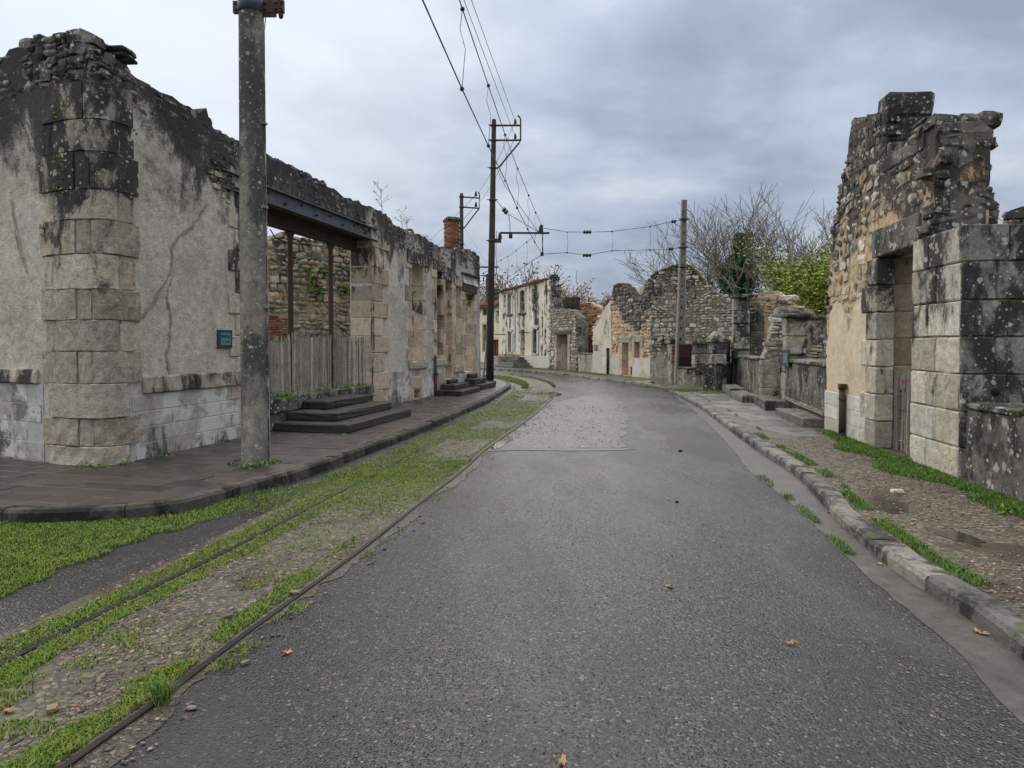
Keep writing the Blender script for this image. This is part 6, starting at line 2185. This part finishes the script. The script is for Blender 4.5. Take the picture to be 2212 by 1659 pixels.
# ------------------------------------------------------------------ trees
def branches(seed, base, height, spread, levels=5, trunk_r=.22, lean=(0, 0), up=.25, n0=5, split=(2, 4)):
    """list of (p, q, r0, r1) limbs"""
    r = random.Random(seed)
    segs, tips = [], []

    def grow(p, d, length, rad, lev):
        n = 4
        q = p
        for i in range(n):
            d2 = (d + Vector((r.gauss(0, .16), r.gauss(0, .16), r.gauss(0, .10) + up * .18))).normalized()
            e = q + d2 * length / n
            r0, r1 = rad * (1 - .5 * i / n), rad * (1 - .5 * (i + 1) / n)
            segs.append((q, e, r0, r1))
            if lev < levels and i >= 1:
                for _ in range(r.randint(*split) - 1):
                    a = r.uniform(0, 6.283)
                    side = Vector((math.cos(a), math.sin(a), r.uniform(-.1, .6))).normalized()
                    nd = (d2 * .75 + side * r.uniform(.5, .9)).normalized()
                    grow(e, nd, length * r.uniform(.5, .72), r1 * .6, lev + 1)
            q, d = e, d2
        tips.append((q, d))
    p = Vector(base)
    d = Vector((lean[0], lean[1], 1)).normalized()
    trunk_h = height * .22
    segs.append((p, p + d * trunk_h, trunk_r, trunk_r * .85))
    for i in range(n0):
        a = 6.283 * i / n0 + r.uniform(-.4, .4)
        nd = Vector((math.cos(a) * spread, math.sin(a) * spread, 1)).normalized()
        grow(p + d * trunk_h * r.uniform(.6, 1.0), nd, height * r.uniform(.42, .55), trunk_r * .55, 2)
    return segs, tips


def limbs_mesh(name, segs, mat, parent, minr=.008):
    V, Fc = [], []
    n = len(segs)
    A = np.array([s[0][:] for s in segs])
    B = np.array([s[1][:] for s in segs])
    r0 = np.maximum(np.array([s[2] for s in segs]), minr)
    r1 = np.maximum(np.array([s[3] for s in segs]), minr)
    t = B - A
    t /= np.linalg.norm(t, axis=1)[:, None] + 1e-9
    ref = np.where(np.abs(t[:, 2:3]) < .9, np.array([[0, 0, 1.0]]), np.array([[1.0, 0, 0]]))
    a = np.cross(t, ref)
    a /= np.linalg.norm(a, axis=1)[:, None]
    b = np.cross(t, a)
    k = 4
    ang = np.arange(k) * 2 * np.pi / k
    ring = a[:, None] * np.cos(ang)[None, :, None] + b[:, None] * np.sin(ang)[None, :, None]
    V = np.concatenate([A[:, None] + ring * r0[:, None, None], B[:, None] + ring * r1[:, None, None]], 1).reshape(-1, 3)
    base = (np.arange(n) * 2 * k)[:, None]
    Fl = []
    for j in range(k):
        j2 = (j + 1) % k
        Fl.append(base + np.array([[j, j2, k + j2, k + j]]))
    return mk_np(name, V, np.concatenate(Fl, 0), mat, parent)


def leaf_quads(name, C, size, mat, parent, seed=1, droop=.3):
    r = np.random.default_rng(seed)
    n = len(C)
    a = r.normal(size=(n, 3))
    a[:, 2] *= .5
    a /= np.linalg.norm(a, axis=1)[:, None]
    b = r.normal(size=(n, 3))
    b -= a * (a * b).sum(1)[:, None]
    b /= np.linalg.norm(b, axis=1)[:, None]
    s = (np.asarray(size) * r.uniform(.6, 1.25, n))[:, None]
    V = np.stack([C - a * s, C + b * s * .55, C + a * s, C - b * s * .55], 1).reshape(-1, 3)
    F = (np.arange(n) * 4)[:, None] + np.array([[0, 1, 2, 3]])
    return mk_np(name, V, F, mat, parent)


def tree(name, label, base, height, spread, seed, trunk_r, mat, leaves=None, levels=5, group=None, minr=.01, n0=5, up=.25, split=(2, 4)):
    root = thing(name, label, 'tree', base, 0, group)
    segs, tips = branches(seed, (0, 0, -.1), height, spread, levels, trunk_r, (0, 0), up, n0, split)
    limbs_mesh('trunk', segs[:1], m_bark, root, minr)
    limbs_mesh('crown', segs[1:], mat, root, minr)
    if leaves:
        lm, per, size, jit, frac = leaves
        rr = np.random.default_rng(seed)
        src = [t[0] for t in tips] + [s[1] for s in segs if s[2] < trunk_r * .25]
        P = np.array([p[:] for p in src])
        P = P[rr.random(len(P)) < frac]
        P = np.repeat(P, per, 0) + rr.normal(scale=jit, size=(len(P) * per, 3))
        leaf_quads('foliage', P, size, lm, root, seed)
    return root, segs


# bare tree cloaked in ivy behind the gabled ruin
tb_ = at(1598, 743, 46)
tr, segs = tree('bare_tree', 'big leafless tree with an ivy covered trunk behind the right ruins', (tb_.x, tb_.y, 0), 11.0, .75, 12, .3, m_twig, None, 5, None, .013, 6, .25)
r = np.random.default_rng(8)
iv = []
for i in range(11000):
    t = r.random() ** 1.2
    z = 2.0 + t * 6.9
    rad = (1.75 - 1.25 * t) * (.35 + .65 * r.random()) * (1 + .35 * math.sin(z * 2.1 + i % 3))
    a = r.uniform(0, 6.283)
    iv.append((rad * math.cos(a) + .25 * math.sin(z * .8), rad * math.sin(a), z))
lim = [s for s in segs[1:] if s[2] > .07]
for s in lim[:90]:
    for k in range(16):
        p = s[0].lerp(s[1], r.random())
        iv.append((p.x + r.normal(0, .22), p.y + r.normal(0, .22), p.z + r.normal(0, .22)))
leaf_quads('ivy', np.array(iv), .13, m_ivy, tr, 3)
for k, (vx, Y, h, lab) in enumerate(((1515, 52, 8.0, 'slender leafless tree left of the ivy clad tree'), (1672, 50, 10.0, 'leafless tree to the right of the ivy clad tree'), (1745, 44, 8.4, 'leafless thicket tree behind the yellowing bush'), (1775, 40, 7.6, 'bare tree touching the tall doorway ruin outline'))):
    b = at(vx, 743, Y)
    tree('bare_tree', lab, (b.x, b.y, 0), h, .7, 30 + k, .14, m_twig, None, 5, 'leafless trees behind the right ruins', .011, 5, .3, (2, 3))
# yellowing tree
yb = at(1772, 743, 33)
yt, ysegs = tree('yellowing_tree', 'leafy green and yellow tree growing behind the sill ruin', (yb.x, yb.y, 0), 5.9, .45, 52, .13, m_bark, (m_leaf_y, 16, .085, .28, .8), 4, None, .012, 6, .1)
for k, (vx, Y, h, sd) in enumerate(((1752, 31, 3.2, 61), (1800, 27, 4.7, 62))):
    b = at(vx, 743, Y)
    tree('yellowing_tree', ['lower yellow green bush left of the leafy yellowing tree', 'green bush pressed against the doorway ruin corner'][k], (b.x, b.y, 0), h, .55, sd, .08, m_bark, (m_leaf_y, 16, .075, .28, .8), 4, 'yellowing bushes', .01, 5, .05)
# autumn trees beyond the white house
for k, (vx, Y, h, lab) in enumerate(((1100, 66, 8.3, 'brown leaved tree over the left end of the white house'), (1143, 62, 8.4, 'brown leaved tree over the middle of the white house'), (1050, 74, 8.6, 'golden tree between the left ruin and the tarred pole'), (1226, 56, 6.0, 'half bare autumn tree right of the white house'), (1250, 60, 4.8, 'low twiggy autumn tree above the brown gable'))):
    b = at(vx, 743, Y)
    tree('autumn_tree', lab, (b.x, b.y, 0), h, .8, 70 + k, .18, m_twig, (m_leaf_au, 3, .13, .3, .35), 4, 'autumn trees beyond the bend', .025, 5, .2)
# twiggy shrub over the right edge
b = at(2160, 743, 17)
tree('bare_shrub', 'little leafless shrub with a few leaves behind the right low wall', (b.x, b.y, 0), 4.3, .5, 90, .05, m_twig, (m_leaf_au, 1, .03, .04, .3), 4, None, .006, 5, .3)
# far hedge closing the view
hp = []
r = np.random.default_rng(2)
for i in range(14000):
    x = r.uniform(-60, 60)
    hp.append((x, 95 + r.uniform(0, 3) + 4 * math.sin(x * .1), 5.2 * r.random() ** .7 * (.75 + .25 * math.sin(x * .7) + .2 * math.sin(x * 1.9))))
tag(leaf_quads('far_wood', np.array(hp), .55, m_ivy, None, 5), 'dark far wood along the horizon behind the village', 'wood', None, 'stuff')

# plants on the long ruin's crest
def umbel(label, vx, vy0, vy1, seed, heads=9):
    r = random.Random(seed)
    s, z = Lf.sz(vx, vy0, .25)
    P = Lf.own @ Vector((s, .25, z))
    h = at(vx, vy1, P.y).z - P.z
    root = thing('dry_plant', label, 'plant', P - Vector((0, 0, .05)), 0, 'dry plants on the left crest')
    stem = [Vector((.02 * math.sin(k), .01 * k, h * .92 * k / 6)) for k in range(7)]
    tube('stem', stem, [.008, .008, .007, .006, .005, .004, .003], m_dryplant, root, None, 5)
    pts = []
    for k in range(heads):
        b = stem[2 + k % 4].lerp(stem[3 + k % 4], r.random())
        a = r.uniform(0, 6.28)
        e = b + Vector((math.cos(a) * .16 * r.uniform(.6, 1.2), math.sin(a) * .16, h * r.uniform(.12, .3)))
        tube('branch', [b, b.lerp(e, .5) + Vector((0, 0, -.01)), e], .004, m_dryplant, root, None, 4)
        for q in range(10):
            pts.append((e.x + r.gauss(0, .035), e.y + r.gauss(0, .035), e.z + r.gauss(0, .02)))
    leaf_quads('seed_heads', np.array(pts), .016, m_dryplant, root, seed)
    return root


umbel('tall dry umbel plant standing on the crest of the long left ruin', 824, 470, 394, 3, 12)
umbel('pale seed spike on the crest right of the tall umbel', 867, 498, 448, 4, 9)
umbel('shorter seed spike beside the pale one on the crest', 879, 502, 466, 5, 7)
umbel('faint dry stalk near the brick chimney on the crest', 925, 530, 503, 6, 4)

# ferns in the rear wall, ivy sprays on the corner
def tuft(o_parent, M, pts, size, mat, name='fern'):
    return leaf_quads(name, np.array(pts), size, mat, o_parent, 7)


r = random.Random(5)
for vx, vy in ((672, 586), (705, 583), (675, 610), (688, 626), (762, 588), (768, 562), (745, 622), (790, 540)):
    s, z = If.sz(vx, vy, -.05)
    pts = [((If.M @ Vector((s + r.gauss(0, .12), -.08 + r.gauss(0, .05), z + r.gauss(0, .09))))) for _ in range(60)]
    leaf_quads('fern', np.array([p[:] for p in pts]), .05, m_grass_d, Lf.obj, 8)['kind'] = 'stuff'
for vx, vy, n_, sp_ in ((152, 345, 90, .10), (146, 375, 60, .07), (142, 405, 60, .08), (128, 250, 40, .08), (165, 195, 25, .05), (20, 220, 25, .08), (272, 295, 15, .05), (160, 340, 50, .12), (148, 258, 30, .1)):
    P = at(vx, vy, LA.y - .10)
    pts = [Linv @ (P + Vector((r.gauss(0, sp_), r.uniform(-.05, .04), r.gauss(0, sp_)))) for _ in range(n_)]
    leaf_quads('ivy_spray', np.array([p[:] for p in pts]), .022, m_weed, Lf.obj, 9)['kind'] = 'stuff'

# ------------------------------------------------------------------ grass
n = 1000000
y = sample_y(n, 1.9, 25.5, 1.75)
kx_ = np.interp(y, kly, klx)
xr = np.interp(y, r1y, r1x)
left_lim = np.where(y < 7.2, -6.2, kx_)
x = left_lim + (xr + .16 - left_lim) * rng.random(n)
# keep area density even across widths
keep = rng.random(n) < (xr + .16 - left_lim) / (xr + .16 - left_lim).max()
x, y = x[keep], y[keep]
u = rail_u(x, y)
kd = np.full(len(x), 9.0)
for a in KLs[8:60]:
    kd = np.minimum(kd, np.hypot(x - a.x, y - a.y))
n1, n2, n3 = vnoise(x, y, 1.5, 1), vnoise(x, y, 5.5, 2), vnoise(x, y, .7, 5)
p = np.zeros(len(x))
nearz = np.clip((8.0 - y) / 1.8, 0, 1)
wob = .10 * (n1 - .5) + .06 * (n2 - .5)
band2 = (np.abs(u - 1.0 + wob) < .20) & (np.abs(u - 1.0) > .035)
p = np.where(band2, .35 + .6 * (n1 + .5 * n2 > .55), p)
btw = (u > .14) & (u < .85)
p = np.where(btw & ~band2, .015 + .04 * np.clip(y - 4.5, 0, 3) + .22 * (n2 > .74) + .30 * ((n1 > .62) & (u > .6)), p)
by = (u > .03) & (u < .15 + .1 * n2)
p = np.where(by, np.where(n1 > .52, .7, .10), p)
p = np.where((u < -.03) & (u > -.16), .25 * (n2 > .66), p)
bw = .60 * np.clip(1.25 - (y / 8.3) ** 3, 0, 1)
outer = u > 1.24 + bw + 2.2 * wob
p = np.where(outer, .93 * (n1 + .35 * n2 > .32), p)
gapk = (x < -3.1) & (u > 2.75 + .5 * n1) & (kd > .42)
p = np.where(gapk, .03, p)
pf_ = np.where(u > .03, .90 + .1 * (n1 + .6 * n2 > .5), .15 * (n2 > .6))
grav = (u < .85) & (n3 + .25 * n2 > np.where(y < 12.5, .86, .90 - .36 * np.clip((y - 13) / 5, 0, 1)))
pf_ = np.where(grav & (u > .10), .10, pf_)
pf_ = np.where(kd < .20 + .10 * n2, .0, pf_)
p = p * nearz + pf_ * (1 - nearz)
p = np.where(np.abs(u) < .045, 0, p)
inpav = inside([(q.x, q.y) for q in KLs] + [(Lend.x - 5, Lend.y + 5), (-20, 12), (-20, 6.2)], np.c_[x, y])
p[inpav] = 0
p = np.where(y > 23.6, np.where(kd > .5, p, 0), p)
k = rng.random(len(x)) < p
x, y, n1 = x[k], y[k], n1[k]
hg = (.008 + .026 * rng.random(len(x)) * (.2 + 1.2 * n1 * vnoise(x, y, 9, 12))) * (1 + .02 * y)
tag(blades('track_grass', np.c_[x, y, np.full(len(x), .006)], hg, m_grass, .006, 1.7), 'bright green grass growing along the tram track', 'grass', None, 'stuff').data.name = 'track_grass'


def band_pts(path, width, n, seed, thr=.3, nsc=1.5, bias=0.0):
    """random points within width to the right (+) of a world path, patchy"""
    r = np.random.default_rng(seed)
    P = np.array([q[:] for q in path])
    d = np.diff(P, axis=0)
    Ls = np.hypot(d[:, 0], d[:, 1])
    i = r.choice(len(Ls), n, p=Ls / P[:-1, 1] / (Ls / P[:-1, 1]).sum())
    t = r.random(n)
    q = P[i] + d[i] * t[:, None]
    nn = np.stack([d[i, 1], -d[i, 0]], 1) / Ls[i][:, None]
    o = r.uniform(0, 1, n) * width
    q = q + nn * o[:, None]
    k = vnoise(q[:, 0], q[:, 1], nsc, seed) > thr
    return q[k]


Rw = [Vector(Rf.w(L + 3.8, -.02)), Vector(Rf.w(L, -.02)), Vector(Rf.w(L * .5, -.02)), Vector(Rf.w(.35, -.02))]
g1 = band_pts([Vector(q) for q in reversed(Rw)], .95, 120000, 21, .15)
gd = np.abs((g1 - np.array(RB)) @ np.array(Rf.inw[:]))
lim_ = .25 + .6 * vnoise(g1[:, 0], g1[:, 1], 1.1, 3) * np.clip((12.5 - g1[:, 1]) / 4, .3, 1)
g1 = g1[rng.random(len(g1)) < np.clip((lim_ - gd) / .22 + .1 * (vnoise(g1[:, 0], g1[:, 1], 7, 4) > .6), 0, 1)]
KRn = [q for q in KRs if q.y < 12.2]
g2 = band_pts(offset(KRn, -.20), .13, 9000, 22, .40, 2.6)
g3 = band_pts([q for q in GUs if q.y < 9], .09, 3000, 23, .66, 3.2)
g4 = band_pts(list(reversed([Vector(G(a, b, .1)) for a, b in ((1085, 795), (1190, 799), (1245, 805), (1300, 811))])), 1.1, 9000, 24, .25, .6)
g5 = band_pts([Vector(G(a, b, .1)) for a, b in ((1405, 834), (1470, 836), (1540, 846), (1582, 848))], 1.0, 9000, 25, .25, .8)
g6 = band_pts([q for q in offset(KRs, -.40) if 11 < q.y < 22], .03, 1200, 26, .5, 2.2)
allp = []
for g, z in ((g1, .1), (g2, .1), (g3, .006), (g4, .1), (g5, .1), (g6, .1)):
    allp.append(np.c_[g, np.full(len(g), z)])
allp = np.vstack(allp)
tag(blades('verge_grass', allp, (.014 + .035 * rng.random(len(allp)) ** 1.5) * (1 + .02 * allp[:, 1]), m_grass_d, .006, 1.8, None, 31), 'short grass along the right wall foot and kerb', 'grass', None, 'stuff')
# far track grass beyond the nose
q = offset(R1s, 1.0)[i0 - 2:]
g7 = band_pts(q[:14], -.9, 9000, 27, .2, .5)
g7 = g7[~inside([(q.x, q.y) for q in offset(KLs, -.4)] + [(Lend.x - 5, Lend.y + 5), (-20, 12), (-20, 6.2)], g7)]
g7b = band_pts(R1s[i0 - 2:i0 + 14], -.14, 2500, 28, .35, .6)
allp = np.vstack([np.c_[g, np.full(len(g), .01)] for g in (g7, g7b)])
tag(blades('far_track_grass', allp, .05 + .05 * rng.random(len(allp)), m_grass, .02, .9, None, 32), 'grass on the track where it bends left', 'grass', None, 'stuff')

# weeds at wall feet
wp = []
r = random.Random(77)
for vx, vy, z, sc in ((190, 1008, .13, .7), (215, 1010, .13, .6), (262, 1003, .13, .8), (350, 985, .13, .7), (505, 1004, .13, .6), (540, 1010, .13, 1.3), (590, 1000, .13, .6), (65, 972, .13, 1.3), (30, 968, .13, 1),
                      (560, 1006, .13, .9), (630, 905, .13, 1.2), (640, 915, .13, .8), (905, 868, .13, .8), (948, 853, .13, 1.2), (955, 850, .13, 1), (925, 862, .13, .7), (745, 940, .13, .4),
                      (1040, 812, .13, 1), (1662, 868, .1, 1.2), (1640, 862, .1, 1), (1745, 910, .1, .6), (1830, 940, .1, 1), (2000, 1020, .1, 1), (1960, 1000, .1, 1.2), (2120, 1080, .1, 1.3), (2180, 1110, .1, 1.4)):
    c = Vector(G(vx, vy, z))
    for _ in range(int(45 * sc)):
        wp.append((c.x + r.gauss(0, .07 * sc), c.y + r.gauss(0, .04), z + abs(r.gauss(0, .035 * sc))))
for k in range(26):
    s = s_j0 + .1 + r.random() * (s_j1 - s_j0 - .2)
    for _ in range(30):
        q = Lf.own @ Vector((s + r.gauss(0, .09), r.uniform(-.05, .12), .44 + .12 + abs(r.gauss(0, .035))))
        wp.append((q.x, q.y, q.z))
tag(leaf_quads('weeds', np.array(wp), .022, m_weed, None, 12), 'small green weeds rooted along wall feet and paving joints', 'weeds', None, 'stuff')
# grass tuft across the near rail
c = G(352, 1520)
bp = np.c_[rng.normal(c[0], .02, 90), rng.normal(c[1], .02, 90), np.full(90, .01)]
tag(blades('grass_tuft', bp, .06 + .07 * rng.random(90), m_grass_d, .005, 1.6, None, 33), 'spiky grass tuft lying across the near rail', 'grass tuft')

# fallen leaves and loose stones one can count
def leaf_mesh(seed, s):
    r = random.Random(seed)
    n = 11
    V = [(0, 0, .004)]
    for i in range(n):
        a = 6.283 * i / n
        q = s * (1 if i % 2 == 0 else .55) * r.uniform(.8, 1.15)
        V.append((q * math.cos(a) * 1.2, q * math.sin(a) * .8, r.uniform(0, .014)))
    return V, [(0, 1 + i, 1 + (i + 1) % n) for i in range(n)]


for k, (vx, vy, z, lab) in enumerate(((1446, 1268, .0, 'orange leaf lying alone on the middle of the road'), (2110, 1366, .006, 'tan leaf in the right gutter near the frame edge'), (2125, 1371, .006, 'small brown leaf beside the tan gutter leaf'),
                                     (1790, 1107, .006, 'brown leaf in the gutter beside the sunken kerb stones'), (1900, 1220, .006, 'dark curled leaf in the middle of the gutter'), (1710, 1392, .0, 'ochre leaf on the right side of the road'),
                                     (1215, 1650, .0, 'pale leaf at the bottom edge of the road'), (20, 1538, .01, 'orange leaf on the track bed at the left edge'), (620, 1412, .0, 'pale leaf scrap right of the near rail'))):
    p = G(vx, vy, z)
    V, Fc = leaf_mesh(k, .030 if vy > 1000 else .05)
    o = mk('fallen_leaf', V, Fc, m_leaf_dead, None, Matrix.Translation((p[0], p[1], z + .005)) @ Matrix.Rotation(k * 1.3, 4, 'Z'))
    tag(o, lab, 'leaf', 'fallen leaves')
for k, (vx, vy, z, s, mat, lab) in enumerate(((1938, 1066, .1, .06, m_granite_r, 'pale flat stone lying on the muddy right path'), (530, 1434, .0, .022, m_pebble, 'pale pebble on the asphalt by the near rail'), (113, 1535, .01, .03, m_pebble, 'pale stone on the gravel left of the near rail'),
                                              (637, 1283, .01, .03, m_pebble, 'flat grey stone in the track grass'), (490, 1335, .01, .03, m_pebble, 'brown flat stone between the rails'), (1462, 1085, 0, .02, m_dark, 'small black stone on the road middle'), (1470, 975, 0, .03, m_dark, 'small dark stone near the cement strip'))):
    p = G(vx, vy, z)
    o = link('loose_stone', stone_mesh('lump', k % 10, mat), None, Matrix.Translation((p[0], p[1], z + s * .3)) @ Matrix.Rotation(k, 4, 'Z') @ Matrix.Diagonal((s * 2, s * 1.4, s * .8, 1)))
    tag(o, lab, 'stone', 'loose stones')
# drain mouth in the raised kerb
b = Vector(G(1409, 834, .03))
dm = thing('drain_mouth', 'small dark storm drain mouth in the raised right kerb', 'drain', (b.x - .08, b.y, 0), .9)
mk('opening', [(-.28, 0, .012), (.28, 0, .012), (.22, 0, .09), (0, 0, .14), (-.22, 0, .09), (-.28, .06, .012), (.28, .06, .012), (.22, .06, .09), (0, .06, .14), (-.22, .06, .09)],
   [(0, 1, 2, 3, 4), (9, 8, 7, 6, 5), (0, 5, 6, 1), (1, 6, 7, 2), (2, 7, 8, 3), (3, 8, 9, 4), (4, 9, 5, 0)], m_dark, dm)  # solid dark plug, the drain mouth's shade painted in its colour
tube('stone_arch', [(-.34, -.02, .0), (-.27, -.02, .12), (0, -.02, .185), (.27, -.02, .12), (.34, -.02, .0)], .045, m_kerb_r, dm, None, 6)
